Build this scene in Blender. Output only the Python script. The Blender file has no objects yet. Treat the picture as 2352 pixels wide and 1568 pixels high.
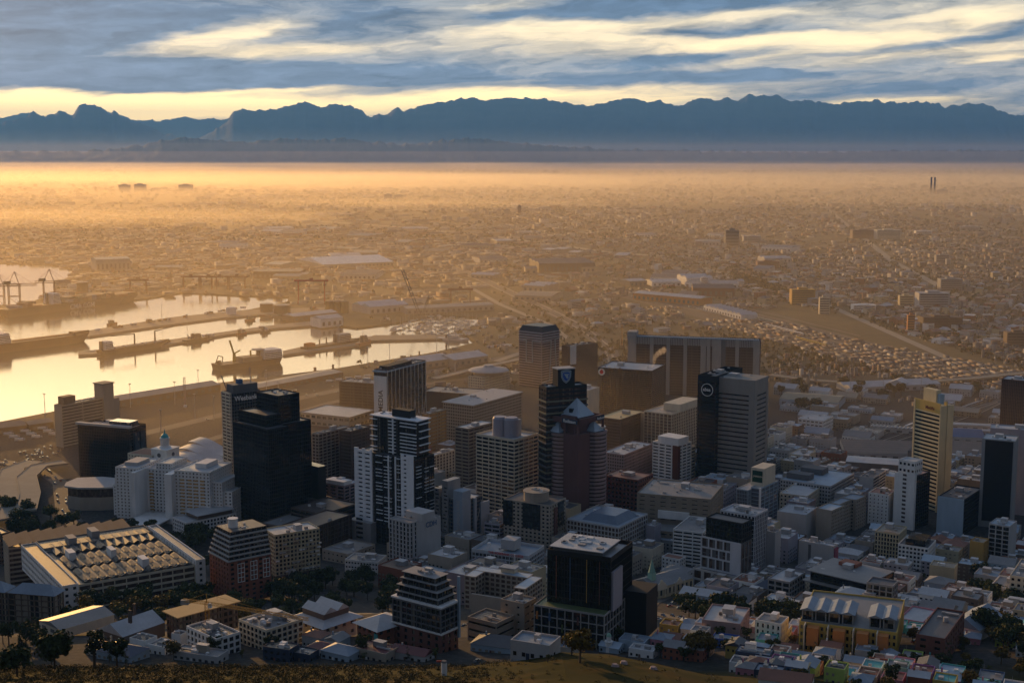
import bpy, math, random
from mathutils import Vector
R_ = math.radians
sc = bpy.context.scene
COL = sc.collection
rnd = random.Random(7)
# ------------------------------------------------------------------ camera
CAMZ, F, YH = 350.0, 3100.0, 345.0
PIT = math.atan((784-YH)/F)
cam = bpy.data.cameras.new('camera'); co = bpy.data.objects.new('camera', cam); COL.objects.link(co)
co.location = (0, 0, CAMZ); co.rotation_euler = (math.pi/2-PIT, 0, 0)
cam.sensor_width = 36; cam.lens = 36*F/2352; cam.clip_start = 1; cam.clip_end = 400000
sc.camera = co
cP, sP = math.cos(PIT), math.sin(PIT)
def ray(u, v):
    a, b = (u-1176)/F, -(v-784)/F
    return a, cP + b*sP, b*cP - sP          # x right, y forward, z up
def proj(x, y, z):
    z -= CAMZ; f = y*cP - z*sP; up = y*sP + z*cP
    return 1176+F*x/f, 784-F*up/f
def lerp_tab(t, d):
    for (a, b), (c, e) in zip(t, t[1:]):
        if d <= c: return b+(e-b)*max(0, d-a)/(c-a)
    return t[-1][1]
def sstep(a, b, t):
    t = min(1, max(0, (t-a)/(b-a))); return t*t*(3-2*t)
BUMP = [(0,138),(100,120),(200,88),(330,68),(400,56.5),(440,43),(620,0),(700,0)]
def terr(x, y):
    if y > 1150: return 0.0
    b = 90*((1150-y)/450)**1.6 if y > 700 else 90+(700-max(y, 0))*.15
    f = 1-sstep(.1, .5, x/max(y, 60))
    n = math.sin(x*.031+1)*math.cos(y*.027)*2.2*sstep(450, 300, y) if y < 450 else 0
    n += 5.5*math.exp(-((x/max(y, 60)-.05)/.055)**2)*math.exp(-((y-405)/45)**2)
    return b+lerp_tab(BUMP, max(y, 0))*f+n
def G(u, v, z0=None):
    """the ground point seen at pixel (u, v)"""
    dx, dy, dz = ray(u, v)
    if z0 is not None:
        t = (z0-CAMZ)/dz; return Vector((dx*t, dy*t, z0))
    t = -CAMZ/dz
    if dy*t > 1150: return Vector((dx*t, dy*t, 0))
    s = 300.0
    while s < t:
        if CAMZ+dz*s <= terr(dx*s, dy*s): break
        s += 1.5
    return Vector((dx*s, dy*s, terr(dx*s, dy*s)))
def zat(v, x, y):
    """height that shows at pixel row v when standing at x, y"""
    a = PIT+math.atan((v-784)/F)
    k = (784-v)/F; # solve up/f = k
    return CAMZ + y*(k*cP-sP)/(cP+k*sP)
# ------------------------------------------------------------------ tagging
def tag(o, label=None, cat=None, group=None, kind=None):
    if label: o['label'] = label
    if cat: o['category'] = cat
    if group: o['group'] = group
    if kind: o['kind'] = kind
    return o
def thing(name, label, cat, loc=(0, 0, 0), rz=0, group=None):
    o = bpy.data.objects.new(name, None); COL.objects.link(o); o.empty_display_size = .1
    o.location = loc; o.rotation_euler = (0, 0, rz)
    return tag(o, label, cat, group)
class MB:
    def __init__(s): s.v = []; s.f = []
    def box(s, x0, x1, y0, y1, z0, z1):
        if x0 > x1: x0, x1 = x1, x0
        if y0 > y1: y0, y1 = y1, y0
        n = len(s.v)
        s.v += [(x0,y0,z0),(x1,y0,z0),(x1,y1,z0),(x0,y1,z0),(x0,y0,z1),(x1,y0,z1),(x1,y1,z1),(x0,y1,z1)]
        s.f += [(n+3,n+2,n+1,n),(n+4,n+5,n+6,n+7),(n,n+1,n+5,n+4),(n+1,n+2,n+6,n+5),(n+2,n+3,n+7,n+6),(n+3,n,n+4,n+7)]
        return s
    def prism(s, pts, z0, z1, pts2=None):
        """pts CCW"""
        n = len(s.v); k = len(pts); q = pts2 or pts
        s.v += [(x, y, z0) for x, y in pts]+[(x, y, z1) for x, y in q]
        s.f += [tuple(range(n+k-1, n-1, -1)), tuple(range(n+k, n+2*k))]
        s.f += [(n+i, n+(i+1) % k, n+k+(i+1) % k, n+k+i) for i in range(k)]
        return s
    def cyl(s, x, y, z0, z1, r, r2=None, k=10):
        a = [(x+r*math.cos(2*math.pi*i/k), y+r*math.sin(2*math.pi*i/k)) for i in range(k)]
        r2 = r if r2 is None else r2
        b = [(x+r2*math.cos(2*math.pi*i/k), y+r2*math.sin(2*math.pi*i/k)) for i in range(k)]
        return s.prism(a, z0, z1, b)
    def bar(s, a, b, r, k=4):
        a = Vector(a); b = Vector(b); d = (b-a).normalized()
        u = d.cross(Vector((0, 0, 1)))
        u = u.normalized() if u.length > 1e-3 else Vector((1, 0, 0))
        w = d.cross(u); n = len(s.v)
        for p in (a, b):
            for i in range(k):
                t = 2*math.pi*(i+.5)/k; s.v.append(tuple(p+u*r*math.cos(t)+w*r*math.sin(t)))
        s.f += [tuple(range(n, n+k)), tuple(range(n+2*k-1, n+k-1, -1))]
        s.f += [(n+i, n+k+i, n+k+(i+1) % k, n+(i+1) % k) for i in range(k)]
        return s
    def gable(s, x0, x1, y0, y1, z0, h, ax='x', t=.25, oh=.5):
        """gable roof solid; ridge along ax"""
        x0 -= oh; x1 += oh; y0 -= oh; y1 += oh; n = len(s.v); z1 = z0+h
        if ax == 'x':
            m = (y0+y1)/2; s.v += [(x0,y0,z0),(x1,y0,z0),(x1,y1,z0),(x0,y1,z0),(x0,m,z1),(x1,m,z1)]
            s.f += [(n+3,n+2,n+1,n),(n,n+1,n+5,n+4),(n+2,n+3,n+4,n+5),(n+1,n+2,n+5),(n+3,n,n+4)]
        else:
            m = (x0+x1)/2; s.v += [(x0,y0,z0),(x1,y0,z0),(x1,y1,z0),(x0,y1,z0),(m,y0,z1),(m,y1,z1)]
            s.f += [(n+3,n+2,n+1,n),(n+1,n+2,n+5,n+4),(n+3,n,n+4,n+5),(n,n+1,n+4),(n+2,n+3,n+5)]
        return s
    def hip(s, x0, x1, y0, y1, z0, h, oh=.5):
        x0 -= oh; x1 += oh; y0 -= oh; y1 += oh; n = len(s.v); z1 = z0+h
        w, d = x1-x0, y1-y0
        if w > d: a, b = (x0+d/2, (y0+y1)/2), (x1-d/2, (y0+y1)/2)
        else: a, b = ((x0+x1)/2, y0+w/2), ((x0+x1)/2, y1-w/2)
        s.v += [(x0,y0,z0),(x1,y0,z0),(x1,y1,z0),(x0,y1,z0),(a[0],a[1],z1),(b[0],b[1],z1)]
        if w > d: s.f += [(n+3,n+2,n+1,n),(n,n+1,n+5,n+4),(n+2,n+3,n+4,n+5),(n+1,n+2,n+5),(n+3,n,n+4)]
        else: s.f += [(n+3,n+2,n+1,n),(n+1,n+2,n+5,n+4),(n+3,n,n+4,n+5),(n,n+1,n+4),(n+2,n+3,n+5)]
        return s
    def mesh(s, name, m):
        me = bpy.data.meshes.new(name); me.from_pydata(s.v, [], s.f)
        if m: me.materials.append(m)
        return me
    def build(s, name, m, parent=None, loc=None, smooth=False):
        return link(name, s.mesh(name, m), parent, loc, smooth)
def link(name, me, parent=None, loc=None, smooth=False):
    o = bpy.data.objects.new(name, me); COL.objects.link(o)
    if parent: o.parent = parent
    if loc is not None: o.location = loc
    if smooth: me.shade_smooth()
    return o
def struct(o): o['kind'] = 'structure'; return o
def copy_tree(o, parent=None):
    c = o.copy(); COL.objects.link(c)
    if parent: c.parent = parent
    for ch in list(o.children): copy_tree(ch, c)
    return c
# ------------------------------------------------------------------ materials
_M = {}
class NT:
    def __init__(s, nt): s.nt = nt; s.x = 0
    def n(s, t, **k):
        nd = s.nt.nodes.new(t); s.x += 160; nd.location = (s.x, 0)
        for a, b in k.items():
            if a.startswith('_'): setattr(nd, a[1:], b)
        return nd
    def put(s, sock, v):
        if hasattr(v, 'is_output') or isinstance(v, bpy.types.NodeSocket): s.nt.links.new(v, sock)
        else: sock.default_value = v
    def math(s, op, a, b=0.0, c=None, clamp=False):
        nd = s.n('ShaderNodeMath', _operation=op, _use_clamp=clamp); s.put(nd.inputs[0], a); s.put(nd.inputs[1], b)
        if c is not None: s.put(nd.inputs[2], c)
        return nd.outputs[0]
    def mix(s, f, a, b, bt='MIX'):
        nd = s.n('ShaderNodeMix', _data_type='RGBA', _blend_type=bt); s.put(nd.inputs[0], f)
        for i, q in ((6, a), (7, b)):
            if isinstance(q, (tuple, list)): q = tuple(q)+((1,) if len(q) == 3 else ())
            s.put(nd.inputs[i], q)
        return nd.outputs[2]
    def noise(s, vec, scale, det=3, rough=.55, dist=0.0, out=0):
        nd = s.n('ShaderNodeTexNoise'); s.put(nd.inputs['Vector'], vec); nd.inputs['Scale'].default_value = scale
        nd.inputs['Detail'].default_value = det; nd.inputs['Roughness'].default_value = rough; nd.inputs['Distortion'].default_value = dist
        return nd.outputs[out]
    def ramp(s, f, stops):
        nd = s.n('ShaderNodeValToRGB'); s.put(nd.inputs[0], f); e = nd.color_ramp.elements
        while len(e) < len(stops): e.new(.5)
        for el, (p, c) in zip(e, stops):
            el.position = p; el.color = tuple(c)+((1,) if len(c) == 3 else ())
        return nd.outputs[0]
    def vscale(s, vec, sx, sy, sz):
        nd = s.n('ShaderNodeVectorMath', _operation='MULTIPLY'); s.put(nd.inputs[0], vec); nd.inputs[1].default_value = (sx, sy, sz)
        return nd.outputs[0]
def new_mat(name):
    m = bpy.data.materials.new(name); m.use_nodes = True; nt = m.node_tree
    return m, NT(nt), nt.nodes['Principled BSDF']
def mat(c, rough=.8, metal=0, var=.22, vs=.15, name='paint', spec=.3):
    """weathered paint or stone of colour c"""
    key = ('p', tuple(round(x, 3) for x in c), rough, metal, var, vs)
    if key in _M: return _M[key]
    m, t, b = new_mat(name); _M[key] = m
    tc = t.n('ShaderNodeTexCoord').outputs['Object']
    n1 = t.noise(t.vscale(tc, 1, 1, .35), vs, 4, .6); n2 = t.noise(tc, vs*9, 2)
    f = t.math('ADD', t.math('MULTIPLY', n1, .7), t.math('MULTIPLY', n2, .3))
    f = t.math('MULTIPLY_ADD', t.math('SUBTRACT', f, .5), 3.0*var, 1.0)
    vm = t.n('ShaderNodeVectorMath', _operation='SCALE'); vm.inputs[0].default_value = c[:3]; t.put(vm.inputs['Scale'], f)
    t.put(b.inputs['Base Color'], vm.outputs[0])
    b.inputs['Roughness'].default_value = rough; b.inputs['Metallic'].default_value = metal; b.inputs['Specular IOR Level'].default_value = spec
    return m
def glass_mat(c=(.02, .022, .026), rough=.12, cell=1.7, blind=.25, warm=0.0, name='window_glass', spec=.5, bc=(.16, .15, .13)):
    """window glass seen by day: every pane a little different, some with blinds, few with a lamp on"""
    key = ('g', c, rough, cell, blind, warm, bc)
    if key in _M: return _M[key]
    m, t, b = new_mat(name); _M[key] = m
    tc = t.n('ShaderNodeTexCoord').outputs['Object']
    sn = t.n('ShaderNodeVectorMath', _operation='SNAP'); t.put(sn.inputs[0], tc); sn.inputs[1].default_value = (cell, cell, 3.0)
    wn = t.n('ShaderNodeTexWhiteNoise', _noise_dimensions='3D'); t.put(wn.inputs['Vector'], sn.outputs[0])
    v = wn.outputs['Value']
    isb = t.math('GREATER_THAN', v, 1-blind)
    c2 = t.mix(t.math('MULTIPLY', v, .8), c, tuple(min(1, x*2.2+.006) for x in c))
    t.put(b.inputs['Base Color'], t.mix(isb, c2, bc))
    b.inputs['Roughness'].default_value = rough; b.inputs['Specular IOR Level'].default_value = spec
    if warm > 0:
        w2 = t.n('ShaderNodeTexWhiteNoise', _noise_dimensions='4D'); t.put(w2.inputs['Vector'], sn.outputs[0]); w2.inputs['W'].default_value = 3.3
        b.inputs['Emission Color'].default_value = (1, .62, .25, 1)
        t.put(b.inputs['Emission Strength'], t.math('MULTIPLY', t.math('GREATER_THAN', w2.outputs['Value'], 1-warm), .5))
    return m
HAZE_D, HAZE_C, HAZE_A = 2.4e-5, (.14, .40, 1.0), .15
GOLD, AMBER = (.97, .88, .70), (1, .82, .5)
def lens(u0, v0, ru, rv, n=14): return [(u0+ru*math.cos(6.2832*i/n), v0+rv*math.sin(6.2832*i/n)) for i in range(n)]
MISTS = [(397, 462, -4, 62, 1.1e-4, GOLD, .6), (405, 478, -4.2, 45, 1.5e-4, GOLD, .6), (388, 1150, -4.4, 84, 1.6e-4, AMBER, .53), (410, 1050, -4.6, 118, .5e-4, AMBER, .5),
  ([(-2600, 640), (900, 640), (1500, 700), (900, 900), (500, 1130), (-900, 1180)], 0, -4.8, 110, .6e-4, AMBER, .55),
  (lens(250, 421, 1100, 15), 0, -5.0, 90, 3.6e-4, GOLD, .62), (lens(900, 428, 600, 17), 0, -5.05, 70, 3.2e-4, GOLD, .62), (lens(1750, 424, 800, 17), 0, -5.1, 75, 2.6e-4, GOLD, .62), (lens(100, 512, 700, 20), 0, -5.15, 60, 2.6e-4, GOLD, .62), (lens(1000, 478, 420, 9), 0, -5.2, 50, 2.6e-4, GOLD, .6), (lens(2300, 470, 500, 12), 0, -5.25, 50, 1.8e-4, GOLD, .6),
  (374, 388, -5.0, 90, 1.3e-4, (.95, .84, .74), .5), (lens(500, 386, 900, 7), 0, -5.02, 120, 2.4e-4, GOLD, .6), (lens(1700, 388, 700, 6), 0, -5.03, 110, 1.6e-4, (.95, .86, .75), .55), (lens(150, 398, 500, 6), 0, -5.04, 90, 2e-4, GOLD, .6), (377, 400, -5.3, 150, .5e-4, (.9, .8, .72), .5), (371.2, 398, -5.2, 330, 1.8e-5, (.85, .7, .7), .4), (371.4, 410, -5.4, 480, 1.2e-5, (.65, .6, .75), .4), (371.6, 404, -5.6, 650, .8e-5, (.5, .55, .8), .4)]
EXPO = .26
# ------------------------------------------------------------------ light
SUN_AZ, SUN_EL = R_(-27), R_(6.5)
sd = bpy.data.lights.new('sun', 'SUN'); sd.energy = 5; sd.angle = R_(.6); sd.color = (1, .52, .15)
so = bpy.data.objects.new('sun', sd); COL.objects.link(so)
dv = Vector((math.sin(SUN_AZ)*math.cos(SUN_EL), math.cos(SUN_AZ)*math.cos(SUN_EL), math.sin(SUN_EL)))
so.rotation_euler = dv.to_track_quat('Z', 'Y').to_euler(); so.location = (0, 0, 5000)
W = bpy.data.worlds.new('World'); sc.world = W; W.use_nodes = True
def azel(u, v):
    x, y, z = ray(u, v); return math.atan2(x, y), math.atan2(z, math.hypot(x, y))
def build_world():
    nt = W.node_tree; nt.nodes.clear(); t = NT(nt)
    out = t.n('ShaderNodeOutputWorld'); bg = t.n('ShaderNodeBackground'); nt.links.new(bg.outputs[0], out.inputs[0])
    sky = t.n('ShaderNodeTexSky', _sky_type='NISHITA', _sun_disc=False, _sun_elevation=SUN_EL, _sun_rotation=SUN_AZ, _dust_density=3.0, _air_density=1.3)
    d = t.n('ShaderNodeTexCoord').outputs['Generated']
    sx = t.n('ShaderNodeSeparateXYZ'); t.put(sx.inputs[0], d); X, Y, Z = sx.outputs
    az = t.math('ARCTAN2', X, Y); el = t.math('ARCSINE', Z)
    # long flat cloud streaks, a slight tilt, ragged by a warp
    cb = t.n('ShaderNodeCombineXYZ'); t.put(cb.inputs[0], az)
    elw = t.math('DIVIDE', el, t.math('ADD', t.math('MULTIPLY', t.math('ABSOLUTE', el), 1.6), 1.0))
    t.put(cb.inputs[1], t.math('SUBTRACT', elw, t.math('MULTIPLY', az, .035))); P = cb.outputs[0]
    wv = t.noise(t.vscale(P, 9, 60, 1), 1.0, 4, .6, out=1)
    vm = t.n('ShaderNodeVectorMath', _operation='MULTIPLY_ADD'); t.put(vm.inputs[0], wv); vm.inputs[1].default_value = (.12, .015, 0); t.put(vm.inputs[2], P)
    PW = vm.outputs[0]
    n1 = t.noise(t.vscale(PW, 3.2, 26, 1), 1.0, 6, .55)
    n2 = t.noise(t.vscale(PW, 9.0, 95, 1), 1.0, 5, .6)
    n3 = t.noise(t.vscale(PW, 34, 210, 1), 1.0, 4, .65)
    base = t.math('ADD', t.math('ADD', t.math('MULTIPLY', n1, .52), t.math('MULTIPLY', n2, .53)), t.math('MULTIPLY', t.math('SUBTRACT', n3, .55), .3))
    sw = t.n('ShaderNodeSeparateXYZ'); t.put(sw.inputs[0], PW); A2, E2 = sw.outputs[0], sw.outputs[1]
    acc = base
    # (u, v, half width, half height, amount, tilt) of lit gaps (+) and dark banks (-) in the photo
    for u, v, ru, rv, am, ti in SKYF:
        a, e = azel(u, v); ea = e-a*.035; ea = ea/(1+1.6*abs(e))
        da = t.math('DIVIDE', t.math('SUBTRACT', A2, a+.05), ru/F)
        de = t.math('DIVIDE', t.math('SUBTRACT', t.math('SUBTRACT', E2, ea+.006), t.math('MULTIPLY', t.math('SUBTRACT', A2, a+.05), ti)), rv/F)
        r2 = t.math('ADD', t.math('MULTIPLY', da, da), t.math('MULTIPLY', de, de))
        acc = t.math('ADD', acc, t.math('MULTIPLY', t.math('POWER', 2.718, t.math('MULTIPLY', r2, -1)), am))
    lit = t.ramp(acc, [(.38, (0, 0, 0)), (.55, (.2, .2, .2)), (.75, (.68, .68, .68)), (1, (1, 1, 1))])
    # colours change with height: gold near the horizon, cream above
    hgt = t.math('MULTIPLY', el, 9.0, clamp=True)
    dark = t.ramp(hgt, [(0, (.50, .46, .52)), (.25, (.36, .44, .60)), (.6, (.21, .31, .45)), (1, (.12, .20, .32))])
    bright = t.ramp(hgt, [(0, (5.0, 3.2, 1.05)), (.3, (4.4, 3.1, 1.25)), (.6, (2.4, 1.8, .95)), (1, (1.5, 1.27, .85))])
    dk = t.n('ShaderNodeVectorMath', _operation='SCALE'); t.put(dk.inputs[0], dark); t.put(dk.inputs['Scale'], t.math('MULTIPLY_ADD', t.math('SUBTRACT', t.math('ADD', t.math('MULTIPLY', n2, .5), t.math('MULTIPLY', n3, .5)), .5), 2.6, 1.05))
    c = t.mix(lit, dk.outputs[0], bright)
    # gold light low above the mountains, strongest on the sun's side
    # below and far above the picture
    hi = t.math('MULTIPLY', t.math('SUBTRACT', el, .12), 3.0, clamp=True)
    side = t.math('MULTIPLY', t.math('SUBTRACT', t.math('COSINE', t.math('SUBTRACT', az, SUN_AZ)), .86), 7.0, clamp=True)
    band = t.math('MULTIPLY', t.math('MULTIPLY', t.math('SUBTRACT', el, .105), 14, clamp=True), t.math('MULTIPLY', t.math('SUBTRACT', .42, el), 5.0, clamp=True), clamp=True)
    c = t.mix(hi, c, (.155, .20, .30))
    c = t.mix(t.math('MULTIPLY', t.math('MULTIPLY', band, side), .95), c, GLOWC)
    c = t.mix(.003, c, sky.outputs[0], 'ADD')
    # the sky away from the sunrise is dimmer
    back = t.math('MULTIPLY_ADD', t.math('COSINE', t.math('SUBTRACT', az, SUN_AZ)), .3, .7)
    bk = t.n('ShaderNodeVectorMath', _operation='SCALE'); t.put(bk.inputs[0], c); t.put(bk.inputs['Scale'], back)
    t.put(bg.inputs[0], bk.outputs[0]); bg.inputs[1].default_value = 1.0
GLOWC = (5.5, 4.2, 2.3)
SKYF = [(300, 20, 300, 40, -.12, 0), (1850, 90, 560, 42, .14, 0), (2180, 40, 260, 30, .14, 0), (400, 205, 600, 7, .35, 0), (2050, 232, 120, 9, .25, 0), (1180, 215, 200, 14, .3, 0), (1720, 30, 160, 8, .2, 0), (2300, 30, 120, 12, .2, 0), (1900, 60, 420, 8, -.3, -.03), (1180, 35, 70, 14, -.25, 0), (150, 60, 330, 90, -.22, 0), (800, 20, 200, 25, -.18, 0), (560, 62, 190, 17, .42, .12), (600, 105, 260, 12, .34, 0),
        (350, 238, 640, 24, .95, -.02), (600, 165, 560, 35, -.25, 0), (150, 255, 300, 10, .12, 0),
        (1330, 55, 240, 22, .34, 0), (1650, 82, 420, 24, .30, 0), (2100, 110, 300, 30, .30, 0), (1500, 5, 260, 16, -.5, 0), (1650, 125, 230, 9, -.34, .03),
        (2180, 92, 260, 9, -.42, .05), (1850, 50, 380, 12, -.2, .03), (1700, 165, 520, 16, -.28, 0), (1450, 195, 330, 12, .16, 0), (1450, 225, 200, 12, .2, 0),
        (1000, 170, 300, 25, -.15, 0), (2150, 200, 200, 18, -.16, 0), (2330, 130, 80, 10, .25, 0), (1180, 8, 120, 10, .2, 0), (1950, 150, 100, 9, .12, 0)]
build_world()
# ------------------------------------------------------------------ air
def vol_mat(name, dens, col, an):
    m = bpy.data.materials.new(name); m.use_nodes = True; nt = m.node_tree; nt.nodes.clear()
    o = nt.nodes.new('ShaderNodeOutputMaterial'); p = nt.nodes.new('ShaderNodeVolumePrincipled'); nt.links.new(p.outputs[0], o.inputs['Volume'])
    p.inputs['Color'].default_value = tuple(col)+(1,); p.inputs['Density'].default_value = dens; p.inputs['Anisotropy'].default_value = an
    p.inputs['Density Attribute'].default_value = ''
    return m
hz = MB().box(-60000, 60000, -400, 75000, -8, 2450).build('haze', vol_mat('haze_air', HAZE_D, HAZE_C, HAZE_A)); tag(hz, kind='stuff')
def mist(name, poly, z0, z1, dens, col, an):
    if sum(a[0]*c[1]-c[0]*a[1] for a, c in zip(poly, poly[1:]+poly[:1])) < 0: poly = poly[::-1]
    b = MB().prism(poly, z0, z1); o = b.build(name, vol_mat(name+'_air', dens, col, an)); tag(o, kind='stuff'); return o
def Gf(u, v): dx, dy, dz = ray(u, v); t = -CAMZ/dz; return dx*t, dy*t
def band(v0, v1):
    a = CAMZ*F/(v1-YH)*.995; b_ = CAMZ*F/(v0-YH); w0, w1 = max(a*.62, 900), b_*.62
    r = random.Random(int(v0*10)); n = 14     # a ragged far edge
    return [(-w0, a), (w0, a)]+[(w1-2*w1*i/n, b_*(1+r.uniform(-.12, .12))) for i in range(n+1)]
for i, (v0, v1, zb, zt, dn, cc, an) in enumerate(MISTS):
    mist('mist', [tuple(Gf(u, v)) for u, v in v0] if isinstance(v0, list) else band(v0, v1), zb, zt, dn, cc, an)
sc.view_settings.view_transform = 'Standard'; sc.view_settings.look = 'None'; sc.view_settings.exposure = EXPO
sc.render.engine = 'CYCLES'
cy = sc.cycles
cy.max_bounces = 5; cy.diffuse_bounces = 2; cy.glossy_bounces = 2; cy.transmission_bounces = 2; cy.volume_bounces = 1; cy.transparent_max_bounces = 24
cy.use_denoising = True; cy.caustics_reflective = False; cy.caustics_refractive = False
cy.sample_clamp_indirect = 4; cy.sample_clamp_direct = 0
try: cy.denoiser = 'OPENIMAGEDENOISE'
except Exception: pass
# ------------------------------------------------------------------ land, water, mountains
def tri_fill(outer, holes, z, mb):
    import mathutils.geometry as mg
    rings = [[Vector((p[0], p[1], 0)) for p in outer]]+[[Vector((p[0], p[1], 0)) for p in h] for h in holes]
    n = len(mb.v)
    for r in rings: mb.v += [(p.x, p.y, z) for p in r]
    for tr in mg.tessellate_polygon(rings):
        a, b, c = [Vector(mb.v[n+i]) for i in tr]
        mb.f.append(tuple(n+i for i in tr) if (b-a).cross(c-a).z > 0 else tuple(n+i for i in reversed(tr)))
def px(pts, z=0): return [tuple(G(u, v, z)[:2]) for u, v in pts]
WZ = -3.0
HARB = [(-900, 1090), (-300, 1010), (0, 968), (270, 916), (400, 893), (510, 878), (775, 845), (1000, 808), (1092, 786), (1075, 772), (1000, 776), (1095, 745), (1100, 728), (1010, 722), (930, 738), (820, 752), (735, 742), (742, 722), (690, 712), (560, 722),
        (565, 712), (660, 692), (664, 681), (560, 678), (420, 671), (340, 684), (140, 708), (0, 727), (-300, 770), (-1500, 860), (-2400, 1000)]
SEA = [(-2600, 800), (-1400, 720), (-300, 690), (0, 700), (60, 697), (130, 672), (158, 640), (170, 618), (120, 607), (0, 603), (-400, 598), (-3000, 600)]
m_ground, t, b = new_mat('ground')
tc = t.n('ShaderNodeTexCoord').outputs['Object']
n1 = t.noise(tc, .004, 6, .65); n2 = t.noise(tc, .03, 4, .6); n3 = t.noise(tc, .3, 3, .6)
g = t.ramp(n1, [(.35, (.10, .085, .06)), (.5, (.12, .11, .075)), (.62, (.2, .17, .13))])
g = t.mix(t.math('MULTIPLY', n2, .6), g, (.055, .06, .035))
nearness = t.n('ShaderNodeSeparateXYZ'); t.put(nearness.inputs[0], tc)
fy = t.math('MULTIPLY', t.math('SUBTRACT', 2300, nearness.outputs[1]), .002, clamp=True)
city = t.ramp(n3, [(.35, (.045, .045, .045)), (.6, (.075, .07, .066)), (.75, (.12, .11, .10))])
g = t.mix(fy, g, city)
fh = t.math('MULTIPLY', t.math('SUBTRACT', 650, nearness.outputs[1]), .02, clamp=True)
hill = t.ramp(t.noise(tc, .06, 5, .65), [(.32, (.010, .02, .003)), (.5, (.03, .034, .005)), (.7, (.10, .045, .008))])
g = t.mix(fh, g, t.mix(t.noise(tc, 1.2, 3, .7), hill, (.02, .02, .008)))
t.put(b.inputs['Base Color'], g); b.inputs['Roughness'].default_value = .95; b.inputs['Specular IOR Level'].default_value = .05
def build_ground():
    mb = MB(); S = 1150
    # near terrain grid
    xs = [-900+i*15 for i in range(121)]; ys = [-60+i*11 for i in range(111)]
    ys[-1] = S
    n = len(mb.v)
    for y in ys:
        for x in xs: mb.v.append((x, y, terr(x, y)))
    for j in range(len(ys)-1):
        for i in range(len(xs)-1):
            a = n+j*len(xs)+i; mb.f.append((a, a+1, a+1+len(xs), a+len(xs)))
    hb, se = px(HARB, 0), px(SEA, 0)
    outer = [(-60000, S)]+[(x, S) for x in xs]+[(60000, S), (60000, 74000), (-60000, 74000)]
    tri_fill(outer, [hb, se], 0, mb)
    for ring in (hb, se):        # quay walls
        n = len(mb.v); k = len(ring)
        mb.v += [(x, y, 0) for x, y in ring]+[(x, y, WZ-1) for x, y in ring]
        mb.f += [(n+i, n+(i+1) % k, n+k+(i+1) % k, n+k+i) for i in range(k)]
    for x0, x1 in ((-60000, -900), (900, 60000)):
        n = len(mb.v); mb.v += [(x0, -390, 0), (x1, -390, 0), (x1, S, 0), (x0, S, 0)]; mb.f.append((n, n+1, n+2, n+3))
    struct(mb.build('ground', m_ground))
build_ground()
m_water, t, b = new_mat('harbour_water')
tc = t.n('ShaderNodeTexCoord').outputs['Object']
b.inputs['Base Color'].default_value = (.05, .06, .06, 1); b.inputs['Roughness'].default_value = .1; b.inputs['IOR'].default_value = 2.1
bp = t.n('ShaderNodeBump'); bp.inputs['Strength'].default_value = .25; bp.inputs['Distance'].default_value = .4
t.put(bp.inputs['Height'], t.noise(t.vscale(tc, .3, 1, 1), .12, 4, .6)); t.put(b.inputs['Normal'], bp.outputs[0])
struct(MB().box(-9000, 4000, 1200, 9000, WZ-.5, WZ).build('water', m_water))
m_quay = mat((.22, .2, .17), .9)
PIERS = [[(150, 770), (205, 772), (370, 748), (500, 731), (600, 722), (760, 735), (745, 706), (560, 712), (400, 728), (210, 758)],
         [(180, 815), (232, 812), (380, 792), (520, 768), (640, 753), (760, 745), (760, 733), (640, 745), (500, 764), (370, 783), (232, 802), (180, 808)],
         [(650, 815), (700, 808), (830, 792), (850, 782), (1010, 778), (1070, 776), (1040, 768), (860, 770), (820, 782), (700, 795), (650, 806)]]
for p in PIERS:
    q = px(p, 0)
    ar = sum(a[0]*b_[1]-b_[0]*a[1] for a, b_ in zip(q, q[1:]+q[:1]))
    if ar < 0: q = q[::-1]
    struct(MB().prism(q, WZ-1, .4).build('pier', m_quay))
# mountains
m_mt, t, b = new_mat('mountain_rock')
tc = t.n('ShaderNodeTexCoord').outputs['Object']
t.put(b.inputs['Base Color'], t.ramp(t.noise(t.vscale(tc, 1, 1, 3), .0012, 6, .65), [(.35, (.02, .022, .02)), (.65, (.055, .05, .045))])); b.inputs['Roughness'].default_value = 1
def ridge(name, pts, D, depth, seed, base_v=372, spur=1.0):
    r = random.Random(seed); N = 900; J = 18
    us = [pts[0][0]+(pts[-1][0]-pts[0][0])*i/N for i in range(N+1)]
    from mathutils import noise as mn
    mb = MB()
    for i, u in enumerate(us):
        v = lerp_tab(pts, u); x = (u-1176)/F*D/cP
        top = zat(v, 0, D); jag = mn.fractal(Vector((u*.045, seed, 0)), .75, 2.1, 7)*105*(D/48000)
        for j in range(J+1):
            s = j/J                         # 0 crest .. 1 foot
            yy = D-depth*s
            h = top*((1-s)**1.35)
            k = mn.ridged_multi_fractal(Vector((x*.00035+seed, s*1.2, 0)), .9, 2, 4, 1, 2)
            h *= 1-.38*spur*math.sin(math.pi*min(1, s*1.15))*(k*.5) if s > 0 else 1
            h += jag*(1-s)**9+mn.fractal(Vector((u*.03, s*6, seed)), .8, 2.1, 4)*90*(D/48000)*math.sin(math.pi*s)
            mb.v.append((x*(yy/D), yy, max(h, 0)-(20 if j == J else 0)))
        mb.v.append((x, D+depth*.6, -10))
    w = J+2
    for i in range(N):
        for j in range(J):
            a = i*w+j; mb.f.append((a, a+1, a+w+1, a+w))
        a = i*w; mb.f.append((a, a+w, a+w+J+1, a+J+1))
    o = mb.build(name, m_mt, smooth=True); return struct(o)
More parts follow.
